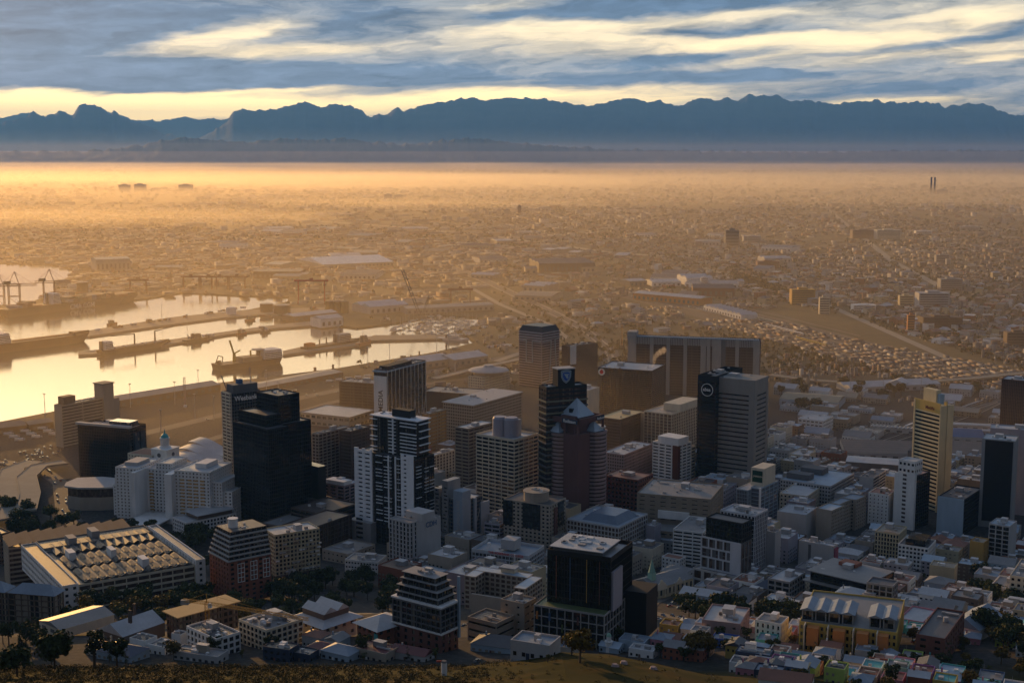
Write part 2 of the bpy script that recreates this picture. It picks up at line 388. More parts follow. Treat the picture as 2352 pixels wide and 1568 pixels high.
RID1 = [(-500, 250), (-200, 290), (0, 270), (40, 268), (90, 260), (140, 268), (200, 262), (260, 255), (330, 275), (380, 278), (440, 268), (470, 274), (530, 275), (560, 262), (760, 265), (2500, 300)]
RID2 = [(-300, 300), (-80, 300), (0, 290), (80, 268), (105, 259), (130, 268), (165, 252), (188, 266), (205, 246), (228, 240), (258, 248), (275, 262), (283, 253), (300, 268), (345, 285), (400, 310), (470, 320), (500, 304), (532, 284), (550, 260), (566, 251), (600, 254), (650, 250), (690, 240),
        (712, 234), (750, 246), (780, 237), (830, 249), (860, 266), (885, 267), (915, 249), (930, 256), (990, 240), (1050, 230), (1080, 226), (1090, 222), (1105, 230), (1150, 226), (1240, 226), (1270, 232), (1300, 240), (1360, 243), (1400, 233), (1440, 224), (1480, 236), (1510, 231),
        (1545, 245), (1590, 227), (1640, 228), (1690, 228), (1715, 215), (1740, 222), (1780, 220), (1800, 234), (1850, 230), (1900, 240), (1950, 234), (2000, 232), (2060, 236), (2130, 235), (2145, 249), (2200, 236), (2235, 238), (2290, 262), (2320, 264), (2352, 248), (2500, 230), (2800, 260)]
RID3 = [(-300, 350), (200, 348), (300, 340), (380, 325), (440, 315), (500, 322), (580, 327), (660, 318), (730, 322), (800, 317), (860, 327), (960, 332), (1020, 322), (1080, 316), (1160, 326), (1240, 333), (1400, 343), (1800, 350), (2200, 345), (2600, 352)]
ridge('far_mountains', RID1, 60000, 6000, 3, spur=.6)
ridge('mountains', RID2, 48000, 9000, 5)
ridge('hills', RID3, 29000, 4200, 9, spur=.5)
# ------------------------------------------------------------------ building kit
PAL = dict(white=(.74,.74,.72), cream=(.6,.54,.42), beige=(.36,.31,.25), tan=(.28,.23,.17), grey=(.3,.3,.3), lgrey=(.42,.42,.42), dgrey=(.13,.13,.135), black=(.018,.018,.02),
    brick=(.27,.1,.06), dbrick=(.16,.07,.055), brown=(.15,.11,.085), dbrown=(.085,.062,.052), mauve=(.33,.25,.25), green=(.1,.13,.05), olive=(.2,.19,.13), blue=(.07,.13,.25), lblue=(.33,.42,.5),
    navy=(.035,.05,.09), yellow=(.55,.4,.1), ochre=(.5,.3,.08), orange=(.5,.2,.06), pink=(.5,.22,.27), purple=(.25,.12,.3), teal=(.08,.35,.35), lime=(.38,.5,.12), mint=(.3,.5,.4), red=(.35,.05,.04),
    royal=(.03,.09,.4), roofg=(.2,.2,.2), rooflt=(.42,.43,.44), roofd=(.08,.08,.085), roofb=(.2,.25,.31), rust=(.22,.09,.05), maroon=(.13,.035,.035), ybeige=(.5,.43,.28), gold=(.5,.38,.17), lav=(.32,.31,.36))
def pm(k, **kw):
    if not isinstance(k, str): return k
    kw.setdefault('rough', .8)
    return mat(PAL[k], name='paint_'+k, **kw)
def roofm(k): return mat(PAL[k], rough=.55, var=.35, vs=.08, spec=.5, name='roof_'+k)
GL = dict(std=dict(), dark=dict(c=(.008,.008,.01), blind=.08, rough=.08), blk=dict(c=(.006,.007,.008), blind=.03, rough=.06, bc=(.03,.03,.03)), brown=dict(c=(.05,.03,.022), blind=.2, bc=(.12,.08,.06)), blue=dict(c=(.015,.03,.05), blind=.1),
          pale=dict(c=(.03,.03,.03), blind=.5), lit=dict(c=(.02,.02,.02), blind=.25, warm=.03), gold=dict(c=(.25,.13,.04), blind=.3, bc=(.5,.3,.1), rough=.2), shut=dict(c=(.02,.02,.02), blind=.6, bc=(.28,.25,.2), cell=1.1))  # gold entry: golden light on the glass put into pane and blind colours
def gm(k): return glass_mat(**GL[k]) if isinstance(k, str) else k
FOOT = []            # footprints: centre x, y, half w, half d, angle
def facade(root, x0, x1, y0, y1, z0, z1, wall='grey', glass='std', fh=3.6, sf=.45, A=(3.2, .3), B=None, roof='roofg', par=1.1, ins=.45, base=None, pre='', merged=False, fine=True):
    """one block of floors: slabs and piers in front of a band of windows per floor. A: front and back (bay, pier share), B: the sides; pier share 1 = blank"""
    B = B or A; wm = pm(wall); mb = MB(); H = z1-z0; nf = max(1, round((H-par)/fh)); f = (H-par)/nf; s = f*sf
    for i in range(nf):
        mb.box(x0, x1, y0, y1, z0+i*f+(f-s*.55)-f*0, z0+(i+1)*f) if False else None
    # slab between windows: lower sill part of each storey
    for i in range(nf+1):
        a = z0+i*f-(s*.35 if i else 0); b_ = z0+i*f+s*.65
        if i == nf: a = z0+nf*f-s*.35; b_ = z0+nf*f+.02
        mb.box(x0, x1, y0, y1, max(a, z0), b_)
    # parapet
    t = .4; zt = z0+nf*f+.02
    mb.box(x0, x1, y0, y0+t, zt, z1); mb.box(x0, x1, y1-t, y1, zt, z1); mb.box(x0, x0+t, y0+t, y1-t, zt, z1); mb.box(x1-t, x1, y0+t, y1-t, zt, z1)
    e = .06
    def run(a, b_, sty, put):
        bay, pf = sty[:2]; L = b_-a
        if pf >= 1: put(a+.5, b_-.5); return
        n = max(1, round(L/bay)); w = L/n
        if pf <= 0: return
        for k in range(n+1):
            c = a+k*w; h = w*pf/2
            p, q = max(a+.5, c-h), min(b_-.5, c+h)
            if q > p: put(p, q)
    run(x0, x1, A, lambda p, q: (mb.box(p, q, y0-e, y0+ins+.05, z0, zt-.01), mb.box(p, q, y1-ins-.05, y1+e, z0, zt-.01)))
    run(y0, y1, B, lambda p, q: (mb.box(x0-e, x0+ins+.05, p, q, z0, zt-.01), mb.box(x1-ins-.05, x1+e, p, q, z0, zt-.01)))
    c = .55
    for cx, cy_ in ((x0, y0), (x1-c, y0), (x0, y1-c), (x1-c, y1-c)): mb.box(cx-.03 if cx == x0 else cx, cx+c+(0 if cx == x0 else .03), cy_-.03 if cy_ == y0 else cy_, cy_+c+(0 if cy_ == y0 else .03), z0, zt-.015)
    mb.build(pre+'wall', wm, root)
    g = gm(glass)
    me = MB().box(x0+ins, x1-ins, y0+ins, y1-ins, s*.65+.01, f-s*.35-.01).mesh('window_band', g)
    blank = A[1] >= 1 and B[1] >= 1
    if not blank:
        for i in range(min(nf, 60)):
            o = link('window_band', me, root, (0, 0, z0+i*f))
    MB().box(x0+t-.1, x1-t+.1, y0+t-.1, y1-t+.1, zt, z0+nf*f+.25).build('roof', roofm(roof), root)
    return f, nf
AC = None
def clutter(root, x0, x1, y0, y1, z, r, n=6, big=True, col='lgrey'):
    """plant on a flat roof: lift house, air units, a tank, ducts"""
    w, d = x1-x0, y1-y0
    if w < 4 or d < 4: return
    if big:
        a, b_ = x0+w*r.uniform(.2, .5), y0+d*r.uniform(.35, .6); W_, D_ = min(w*.32, r.uniform(5, 11)), min(d*.3, r.uniform(5, 9)); h = r.uniform(2.4, 4.2)
        p = MB().box(a, a+W_, b_, b_+D_, z, z+h).build('plant_room', pm(col), root)
        MB().box(a-.2, a+W_+.2, b_-.2, b_+D_+.2, z+h, z+h+.3).build('cap', roofm('rooflt'), p)
    for i in range(n):
        s = r.uniform(.9, 2.6); a, b_ = r.uniform(x0+1, x1-1-s), r.uniform(y0+1, y1-1-s); k = r.random()
        if k < .55:
            MB().box(a, a+s*r.uniform(.8, 1.8), b_, b_+s, z, z+r.uniform(.8, 1.9)).build('air_unit', pm(r.choice(['white', 'lgrey', 'grey'])), root)
        elif k < .7: MB().cyl(a, b_, z, z+r.uniform(1.4, 2.6), r.uniform(.7, 1.3), k=12).build('water_tank', pm(r.choice(['white', 'dgrey', 'lgrey'])), root)
        elif k < .85:
            L = min(r.uniform(4, 12), x1-a-1)
            MB().box(a, a+max(1, L), b_, b_+.7, z+.3, z+1).build('duct', pm('lgrey'), root)
        else: MB().cyl(a, b_, z, z+r.uniform(3, 6), .09, .05, 5).build('aerial', pm('grey'), root)
class Bld:
    def __init__(s, name, label, xl, xc, xr, yt, yb, th, cat='building', group=None, D=None):
        s.g = G(xc, yb); s.th = R_(th); g = s.g
        H = zat(yt, g.x, g.y)-g.z; s.H = H
        dR = (math.sin(s.th), math.cos(s.th)); dL = (-math.cos(s.th), math.sin(s.th)); z = g.z+H-CAMZ
        def w(u, d):
            k = (u-1176)/F; return (k*(g.y*cP-z*sP)-g.x)/(d[0]-k*d[1]*cP)
        s.W = w(xl, dL); s.D = w(xr, dR)
        if not (2 < s.W < 400): print('BADW', label, s.W)
        if not (2 < s.D < 400): print('BADD', label, s.D)
        s.W = min(400, abs(s.W)); s.D = min(400, abs(s.D))
        if D: s.D = D
        s.r = random.Random(int(xl*7+yt*13))
        s.root = thing(name, label, cat, (g.x, g.y, g.z), -s.th, group)
        cx = g.x+dL[0]*s.W/2+dR[0]*s.D/2; cy_ = g.y+dL[1]*s.W/2+dR[1]*s.D/2
        s.c = (cx, cy_); FOOT.append((cx, cy_, s.W/2, s.D/2, -s.th, yt, yb, label))
    def fr(s, fx0, fx1, fy0, fy1):          # fractions: x 0 = far left end .. 1 near corner; y 0 near .. 1 far right end
        return -s.W*(1-fx0), -s.W*(1-fx1), s.D*fy0, s.D*fy1
    def zf(s, v):                            # local height at pixel row v above the near corner
        return zat(v, s.g.x, s.g.y)-s.g.z
    def vol(s, f=(0, 1, 0, 1), z0=-2, z1=None, **k):
        x0, x1, y0, y1 = s.fr(*f)
        return facade(s.root, x0, x1, y0, y1, z0, s.H if z1 is None else z1, **k)
    def box(s, name, f, z0, z1, m, parent=None):
        x0, x1, y0, y1 = s.fr(*f); return MB().box(x0, x1, y0, y1, z0, z1).build(name, m, parent or s.root)
    def clut(s, n=6, f=(.05, .95, .05, .95), z=None, big=True, col='lgrey'):
        x0, x1, y0, y1 = s.fr(*f); clutter(s.root, x0, x1, y0, y1, (s.H if z is None else z)-.85, s.r, n, big, col)
    def txt(s, body, f, z, size, face='L', m=None, out=.25, rot=0, name='sign_lettering', parent=None, bold=.02):
        """lettering standing on face L (front left) or R (right); f = fraction along the face, z = baseline"""
        o = text(body, size, m or pm('white'), name, s.root if parent is None else parent, bold=bold)
        if face == 'L': o.location = (-s.W*(1-f), -out, z); o.rotation_euler = (R_(90), rot, 0)
        else: o.location = (out, s.D*f, z); o.rotation_euler = (R_(90), 0, R_(90))
        if rot and face == 'L': o.rotation_euler = (R_(90), -rot, 0)
        return o
def text(body, size, m, name, parent=None, bold=.02, depth=.05):
    cu = bpy.data.curves.new(name, 'FONT'); cu.body = body; cu.size = size; cu.extrude = depth; cu.offset = bold*size
    cu.align_x = 'LEFT'; tmp = bpy.data.objects.new('tmp', cu); COL.objects.link(tmp)
    dg = bpy.context.evaluated_depsgraph_get(); me = bpy.data.meshes.new_from_object(tmp.evaluated_get(dg)); bpy.data.objects.remove(tmp)
    me.materials.clear(); me.materials.append(m)
    return link(name, me, parent)
def B(label, xl, xc, xr, yt, yb, th=33, name='office_building', cat='building', group=None, n=6, f=None, big=True, ccol='lgrey', D=None, **k):
    b = Bld(name, label, xl, xc, xr, yt, yb, th, cat, group, D)
    b.vol(**k)
    if n: b.clut(n, big=big, col=ccol)
    return b
# ------------------------------------------------------------------ towers of the centre, from pixel measurements of the photo
# 1 tall black stepped tower
b = Bld('glass_tower', 'tallest black glass tower, stepped top, left of the black and white striped tower', 535, 621, 729, 986, 1215, 44, 'tower')
z1, z2, z3 = b.zf(986), b.zf(968)+3, b.zf(932)+6
K = dict(wall='black', glass='blk', fh=3.8, sf=.22, A=(2.4, .12), B=(2.4, .12), roof='roofd', ins=.25)
b.vol((0, 1, 0, .42), z1=z1, **K); b.vol((0, .82, .42, 1), z1=z1, pre='rear_', **K)
b.vol((.0, .78, .12, .42), z0=z1-1, z1=z2, pre='upper_', **K); b.vol((.08, .7, .43, .86), z0=z1-1, z1=z3-2, pre='crown_', **K)
b.clut(9, (.1, .65, .45, .85), z3-2, big=False, col='dgrey'); b.box('podium', (.5, 1.15, .9, 1.25), -2, 18, pm('dbrown'))
b.box('shoulder_block', (.3, 1.02, .98, 1.14), -2, b.zf(1095), pm('black', rough=.3))
# 2 cream slab with roof sign behind it
b = Bld('office_tower', 'slim cream balcony tower with white roof lettering, behind the tall black tower', 508, 533, 597, 903, 1112, 50, 'tower')
b.vol((0, 1, 0, .06), wall='cream', glass='brown', fh=3.6, sf=.5, A=(9, .12), B=(4, .3), roof='roofd')
b.vol((0, 1, .06, 1), wall='dgrey', glass='blk', fh=3.6, sf=.15, A=(3, .1), B=(3, .1), roof='roofd', pre='glass_')
b.box('roof_house', (.1, .9, .15, .95), b.H-1, b.H+7.5, pm('dgrey')); b.box('lift_house', (.3, .6, .4, .55), b.H+7, b.H+12, pm('blue'))
b.txt('Wesbank', .16, b.H-9, 7, 'R')
o = MB().bar((-b.W*.4, b.D*.8, b.H+7), (-b.W*.4, b.D*.8, b.H+24), .35).build('mast', pm('lgrey'), b.root)
o = MB().bar((-b.W*.7, b.D*.12, b.H), (-b.W*.95, b.D*.0, b.H+17), .5).bar((-b.W*.7, b.D*.12, b.H), (-b.W*.6, b.D*.3, b.H+5), .4).build('cleaning_crane', pm('dgrey'), b.root)
# 3 black glass hotel near the water
b = Bld('hotel', 'wide black glass hotel with a pale roof rim, behind the clock tower', 178, 301, 335, 984, 1112, 21, 'hotel')
b.vol(wall='black', glass='blk', fh=3.4, sf=.2, A=(2.2, .1), B=(8, .15), roof='rooflt', par=2.5)
b.box('roof_rim', (-.03, 1.02, -.04, .14), b.H, b.H+2.2, pm('lgrey')); b.box('glass_screen', (.55, .95, .2, .7), b.H-.5, b.H+5, gm('blue')); b.clut(8, (.1, .9, .3, .9))
b.box('glass_bay', (.9, 1.03, .25, .5), 20, b.H-6, gm('blue')); b.box('glass_bay', (.9, 1.03, .6, .85), 20, b.H-6, gm('blue'))
# 4 beige harbour slab
b = Bld('office_building', 'beige ribbed slab building with a taller blank stair tower, at the water edge', 124, 146, 268, 931, 1028, 34)
b.vol((0, 1, 0, .74), wall='beige', glass='brown', fh=3.7, sf=.55, A=(6, 1), B=(30, .04), roof='roofd')
b.box('stair_tower', (-.1, 1.12, .74, .93), -1, b.zf(900), pm('beige')); b.box('tower_cap', (-.15, 1.16, .72, .95), b.zf(900), b.zf(900)+1.2, pm('dgrey'))
b.box('link_block', (.1, .9, .93, 1.06), -1, b.zf(930)-4, pm('beige')); b.box('lift_house', (.1, .9, .06, .26), b.H, b.H+9, pm('brown')); b.clut(6, (.1, .9, .3, .7), big=False)
# 5 white stepped hotel: three wings with falling ends
b = Bld('hotel', 'white hotel with stepped ends and ochre balcony bays, in front of the clock tower', 306, 428, 490, 1090, 1206, 16, 'hotel')
HW = dict(wall='white', glass='shut', fh=3.2, sf=.5, A=(3.6, .55), B=(3.6, .6), roof='rooflt')
b.vol((-.42, .0, .1, .9), z1=b.H+1.5, **HW); b.vol((-.5, -.42, .2, .8), z1=b.H*.84, pre='step_', **HW); b.vol((-.58, -.5, .25, .8), z1=b.H*.62, pre='low_step_', **HW)
b.vol((0, .62, .35, 1), z1=b.H*.97, pre='middle_', **HW); b.vol((.2, .5, .4, .95), z0=b.H*.95, z1=b.H+4, pre='attic_', **HW)
b.box('blank_gable', (-.02, .05, -.05, .5), -1, b.H*.98, pm('white')); b.box('blank_gable', (.6, .74, .0, .5), -1, b.H*.98, pm('white'))
b.vol((.74, 1.42, .1, .9), z1=b.H+2.5, pre='right_', **HW); b.vol((1.42, 1.6, .2, .8), z1=b.H*.84, pre='right_step_', **HW); b.vol((1.6, 1.76, .25, .8), z1=b.H*.66, pre='right_low_step_', **HW)
for fx in (.10, .5, .86, 1.0, 1.12, 1.24):
    yy = .35 if fx < .7 else .1
    x0, x1, y0, y1 = b.fr(fx, fx+.075, yy, yy+.1)
    q = MB()
    for i in range(int(b.H/3.3)): q.box(x0, x1, y0-.8, y0+.1, i*3.2+.2, i*3.2+1.3)
    q.build('balcony_bay', pm('ochre'), b.root)
b.box('rooftop_house', (.98, 1.2, .4, .8), b.H+1.5, b.H+6, pm('white')); b.box('rooftop_house', (-.36, -.1, .3, .7), b.H+.5, b.H+4, pm('lgrey'))
b.box('porch', (.05, .68, -.6, .3), 4, 5.2, pm('white')); b.box('porch_wall', (.1, .62, -.4, .3), 0, 4, pm('beige'))
b2 = B('low white colonnaded annex with a long pale flat roof, right of the stepped white hotel', 396, 430, 542, 1200, 1232, 48, n=3, wall='white', glass='dark', fh=4, sf=.35, A=(3.5, .35), roof='rooflt')
b2.box('roof_pavilion', (.1, .9, .25, .95), b2.H, b2.H+3.6, pm('brown')); b2.box('pavilion_roof', (0, 1, .22, .98), b2.H+3.6, b2.H+4.2, roofm('rooflt'))
# 6 clock tower building
b = Bld('hotel', 'white classical hotel with a domed clock tower and red roof', 293, 352, 386, 1046, 1150, 24, 'hotel')
b.vol((0, 1, 0, 1), wall='cream', glass='dark', fh=3.4, sf=.5, A=(3.6, .6), B=(4.5, .55), roof='rust')
x0, x1, y0, y1 = b.fr(.02, .9, .05, .95); MB().hip(x0, x1, y0, y1, b.H-.5, 3.5, 0).build('tiled_roof', roofm('rust'), b.root)
x0, x1, y0, y1 = b.fr(.9, 1.55, .05, .95); cx, cy2 = (x0+x1)/2, (y0+y1)/2; hw = min((x1-x0), (y1-y0))/2; ht = b.zf(1034)
t = MB().box(cx-hw, cx+hw, cy2-hw, cy2+hw, -1, ht).box(cx-hw-.6, cx+hw+.6, cy2-hw-.6, cy2+hw+.6, ht, ht+1).build('clock_tower', pm('white'), b.root)
MB().cyl(cx, cy2-0, ht-7, ht-6, 0.1).build('spindle', pm('dgrey'), t)
for (dx, dy, rz) in ((0, -hw-.12, 0), (hw+.12, 0, 90)):
    c = MB().cyl(0, 0, -.1, .1, 2.2, k=20).build('clock_face', pm('dgrey'), t); c.location = (cx+dx, cy2+dy, ht-5); c.rotation_euler = (R_(90), 0, R_(rz))
for dy in range(3): MB().box(cx-.7, cx+.7, cy2-hw-.1, cy2-hw+.3, ht-13-dy*5, ht-10.5-dy*5).build('window', gm('dark'), t)
q = MB()
for i in range(10):
    a = math.pi*2*i/10; q.cyl(cx+math.cos(a)*4, cy2+math.sin(a)*4, ht+3, ht+10.5, .45, k=6)
q.cyl(cx, cy2, ht+1, ht+3, 6.2, 5, 20).cyl(cx, cy2, ht+10.5, ht+11.4, 4.9, k=20).cyl(cx, cy2, ht+3, ht+10.5, 3, k=14).build('drum', pm('white'), b.root)
MB().cyl(cx, cy2, ht+11.4, ht+13.6, 4.1, 3.3, 18).cyl(cx, cy2, ht+13.6, ht+15.4, 3.3, 1.4, 18).cyl(cx, cy2, ht+15.4, ht+20, .8, .1, 8).build('dome', pm('teal', rough=.4), b.root, smooth=False)
# 8 drum shaped podium building
g = G(215, 1165); r8 = thing('conference_building', 'low round beige building with a dark glazed upper floor below the black glass hotel', 'building', g)
MB().prism([(-27, 8), (-24, -4), (-10, -11), (10, -11), (34, -6), (36, 18), (0, 30), (-22, 26)], -1, 13).build('wall', pm('beige'), r8)
MB().prism([(-26.5, 8), (-23.5, -3.5), (-10, -10.5), (10, -10.5), (33.5, -5.5), (35.5, 18), (0, 29.5), (-21.5, 26)], 13, 22).build('glazing', gm('brown'), r8)
MB().prism([(-29, 8), (-26, -6), (-10, -13), (10, -13), (36, -8), (38, 19), (0, 32), (-24, 28)], 22, 23.5).build('roof', pm('lgrey'), r8)
FOOT.append((g.x, g.y+8, 36, 24, 0, 1090, 1165, 'low round beige building'))
# 9 media tower
b = Bld('office_tower', 'white tower with vertical black MEDIA24 lettering and branching white fins', 859, 890, 978, 850, 992, 28, 'tower')
b.vol((0, 1, 0, 1), wall='black', glass='blk', fh=3.6, sf=.12, A=(30, 0), B=(30, 0), roof='roofd', ins=.3)
p = b.box('sign_panel', (0, 1, -.012, 0), b.H*.06, b.H-8, pm('white'))
zb_ = b.zf(947); fs = b.W*.5
o = text('MEDIA', fs, pm('black'), 'sign_lettering', b.root, .012); o.location = (-b.W*.3, -1.2, zb_); o.rotation_euler = (R_(90), R_(-90), 0)
x0, x1 = -b.W*.68, -b.W*.28; hz_ = zb_+fs*3.15
n_ = MB(); n_.v = [(x0, -1.0, hz_+3), (x1, -1.0, hz_+3), ((x0+x1)/2, -1.0, hz_-1.5), (x0, -.8, hz_+3), (x1, -.8, hz_+3), ((x0+x1)/2, -.8, hz_-1.5)]; n_.f = [(0, 2, 1), (3, 4, 5), (0, 1, 4, 3), (1, 2, 5, 4), (2, 0, 3, 5)]
n_.box(x0, x1, -1.0, -.8, hz_+3.0, hz_+4+fs*1.15).build('emblem', pm('black'), b.root)
o = text('24', fs*.85, pm('white'), 'sign_lettering', b.root, .01); o.location = (x1-.5, -1.15, hz_+3.4); o.rotation_euler = (R_(90), R_(-90), 0)
b.box('cornice', (-.03, 1.02, -.03, 1.01), b.H-3, b.H-1, pm('lblue'))
q = MB(); NF = 11
for i in range(NF):
    y = b.D*(i+.15)/(NF-.7); zs = b.H*(.42 if i % 3 == 1 else .3 if i % 2 else .2)
    q.bar((.5, y, zs), (.5, y, b.H-1), .42)
    for s_ in (-1, 1): q.bar((.5, y, zs), (.5, max(0, min(b.D, y+s_*b.D/NF*(.45 if i % 2 else .9))), -1), .4)
q.build('branching_fins', pm('white'), b.root); b.clut(10)
b.box('roof_plant', (.1, .8, .1, .7), b.H-.8, b.H+3, pm('black'))
# 10-14
B('long brown office block left of the MEDIA24 tower', 779, 884, 905, 882, 940, 20, wall='dbrown', glass='brown', fh=3.8, sf=.4, A=(40, .02), roof='roofg', n=10)
B('low warehouse with a huge plain pinkish roof, left of the MEDIA24 tower', 688, 803, 862, 958, 986, 28, name='exhibition_hall', cat='hall', wall='beige', glass='pale', fh=9, sf=.6, A=(9, .3), roof='rooflt', n=0)
B('beige apartment block with gridded balconies, right of the tallest black tower', 716, 734, 806, 996, 1120, 35, name='apartment_block', cat='apartment block', wall='beige', glass='brown', fh=3.4, sf=.3, A=(4.4, .2), B=(6.5, .2), roof='roofg', n=8)
B('plain dark brown block, left of the black and white striped tower', 780, 808, 852, 990, 1120, 33, wall='dbrown', glass='brown', fh=3.6, sf=.4, A=(30, .05), roof='roofd')
b = B('five storey mauve building with a white roof cabin, left of the striped tower foot', 738, 792, 828, 1116, 1176, 33, wall='mauve', glass='dark', fh=3.6, sf=.42, A=(9, .25), roof='rooflt', n=5)
b.box('roof_cabin', (.1, .9, .1, .6), b.H-.5, b.H+3, pm('white'))
# 15 black and white tower
b = Bld('apartment_tower', 'black tower with white balcony ledges and white side wings, stepped top', 817, 952, 997, 1055, 1265, 35, 'tower')
BW = dict(wall='black', glass='dark', fh=3.1, sf=.2, A=(3.2, .2), B=(3.2, .2), roof='roofd', ins=.3)
b.vol((0, 1, 0, 1), **BW); zt = b.zf(972)
b.vol((.22, .96, .25, .85), z0=b.H-1, z1=zt, pre='upper_', **BW)
b.box('plant_house', (.5, .8, .4, .7), zt-.5, zt+7.5, pm('black'))
WM = mat((.72, .76, .8), name='white_panel')
for nm, f0, f1, yy in (('white_wing', -.01, .3, 0), ('white_wing', .8, 1.005, 0)):
    x0, x1, y0, y1 = b.fr(f0, f1, 0, .1); q = MB()
    nfl = 17; z0_ = b.H*.24; hh = (b.H+3-z0_)/nfl
    q.box(x0, x1, -1.5, -.2, z0_-1.5, z0_)
    for i in range(nfl):
        za = z0_+i*hh; w4 = (x1-x0)
        q.box(x0, x1, -1.5, -.25, za, za+hh*.62)
        q.box(x0, x0+w4*.22, -1.48, -.25, za+hh*.62, za+hh); q.box(x0+w4*.45, x1 if f0 > .5 else x0+w4*.6, -1.48, -.25, za+hh*.62, za+hh)
        if f0 < .5: q.box(x1-w4*.12, x1, -1.48, -.25, za+hh*.62, za+hh)
    q.build(nm, WM, b.root)
for fx in (.57, .69):
    x0, x1, y0, y1 = b.fr(fx, fx+.018, 0, 1); MB().box(x0, x1, -1.1, -.1, b.H*.2, b.H if fx > .6 else b.H).build('white_fin', WM, b.root)
x0, x1, y0, y1 = b.fr(.56, .58, .25, .26); MB().box(x0, x1, y0-1, y0-.1, b.H, zt+1).build('white_fin', WM, b.root)
r = random.Random(4)
for i in range(int((zt-b.H)/3.1)):
    z = b.H+i*3.1+1.2
    for f0, f1 in ((.18, .3), (.5, .62), (.7, .97)):
        if r.random() < .85:
            x0, x1, y0, y1 = b.fr(f0, f1, .25, .3); MB().box(x0, x1, y0-1.6, y0-.15, z, z+.7).build('balcony', WM, b.root)
    x0, x1, y0, y1 = b.fr(.9, 1.0, .3, .8); MB().box(x1-.9, x1+1.0, y0, y1, z, z+.7).build('balcony', WM, b.root) if i % 2 else None
for i in range(int(b.H/3.1)-6):
    z = 22+i*3.1
    for f0, f1 in ((.36, .47), (.5, .63), (.72, .78)):
        if r.random() < .7:
            x0, x1, y0, y1 = b.fr(f0, f1, 0, 1); MB().box(x0, x1, -1.2, -.1, z, z+.45).build('balcony', WM, b.root)
    for f0, f1 in ((.1, .35), (.5, .7), (.75, .98)):
        if r.random() < .45:
            x0, x1, y0, y1 = b.fr(0, 1, f0, f1); MB().box(.1, 1.0, y0, y1, z, z+.4).build('balcony', WM, b.root)
b.box('roof_slab', (.18, 1.0, .2, .88), zt, zt+.9, WM); b.box('podium', (-.06, .34, -.25, .3), -2, b.H*.235, pm('grey')); b.clut(6, (.2, .9, .3, .8), zt+1.6, big=False)
x0, x1, y0, y1 = b.fr(.04, .2, 0, 1)
for i in range(5): MB().box(x0+3, x1, -b.D*.25-.15, -b.D*.25, 4+i*4.2, 6+i*4.2).build('window', gm('dark'), b.root)
# 16 CDH block
b = Bld('office_building', 'pale grey office block with CDH lettering on its blank wall', 893, 942, 1012, 1200, 1328, 40)
b.vol((0, 1, 0, .25), wall='lgrey', glass='dark', fh=3.6, sf=.2, A=(4, .45), B=(4, .6), roof='roofg')
b.vol((0.1, 1, .25, 1), z1=b.H-2, wall='lgrey', glass='dark', A=(4, 1), B=(4, 1), roof='roofg', pre='rear_')
b.box('upper_block', (.2, 1.01, .4, .8), b.H-3, b.H+4, pm('lgrey')); b.txt('CDH', .5, b.H-8, 6, 'R', pm('blue'), out=.5); b.clut(7)
# 17 drum topped tower
b = Bld('office_tower', 'banded cream tower with two rounded grey drums on its roof', 1093, 1181, 1236, 1009, 1195, 38, 'tower')
b.vol(wall='cream', glass='dark', fh=3.7, sf=.42, A=(7.4, .09), B=(7.4, .09), roof='rooflt', par=2)
for fx, fy in ((.42, .34), (.66, .42)):
    x0, x1, y0, y1 = b.fr(fx, fx, fy, fy); MB().cyl(x0, y0, b.H-2, b.H+15, 7.5, 7.2, 20).cyl(x0, y0, b.H+15, b.H+17, 7.2, 6, 20).build('rooftop_drum', pm('lav', rough=.6), b.root)
x0, x1, y0, y1 = b.fr(.35, .75, .45, .7); MB().box(x0, x1, y0, y1, b.H-2, b.H+14).build('plant_room', pm('lgrey'), b.root)
B('brown banded tower behind the tower with two roof drums', 1045, 1077, 1136, 984, 1150, 37, wall='tan', glass='brown', fh=3.6, sf=.5, A=(8, .1), roof='rooflt', n=5)
b = B('long stepped beige office block with a dark upper roof, centre of the foreshore', 1018, 1088, 1198, 931, 1030, 33, wall='beige', glass='brown', fh=3.7, sf=.4, A=(3.4, .3), roof='roofd', n=14)
b.box('roof_edge', (-.02, 1.02, -.02, 1.02), b.H-.2, b.H+.5, pm('lgrey'))
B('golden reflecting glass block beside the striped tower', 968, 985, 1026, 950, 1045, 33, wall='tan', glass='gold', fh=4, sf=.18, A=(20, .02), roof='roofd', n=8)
B('cream apartment block with vertical white panels, behind the striped tower', 980, 996, 1045, 1046, 1122, 37, name='apartment_block', cat='apartment block', wall='cream', glass='brown', fh=3.3, sf=.3, A=(5, .4), B=(5, .4), roof='rooflt', n=8)
b = B('beige office block crowned by a round flying saucer roof', 1075, 1112, 1171, 866, 908, 33, wall='cream', glass='dark', fh=3.7, sf=.5, A=(3.8, .45), roof='roofg', n=3)
cx, cy2 = -b.W*.45, b.D*.45; MB().cyl(cx, cy2, b.H-1, b.H+5, 22, k=24).build('drum', pm('beige'), b.root); MB().cyl(cx, cy2, b.H+5, b.H+7, 30, 27, 28).cyl(cx, cy2, b.H+7, b.H+10, 27, 9, 28).cyl(cx, cy2, b.H+10, b.H+13, 9, 7, 16).build('saucer_roof', pm('lgrey'), b.root)
B('long dark brown windowless block right of the MEDIA24 tower', 972, 1102, 1128, 906, 962, 20, wall='dbrown', glass='brown', A=(10, 1), B=(10, 1), roof='roofg', n=12)
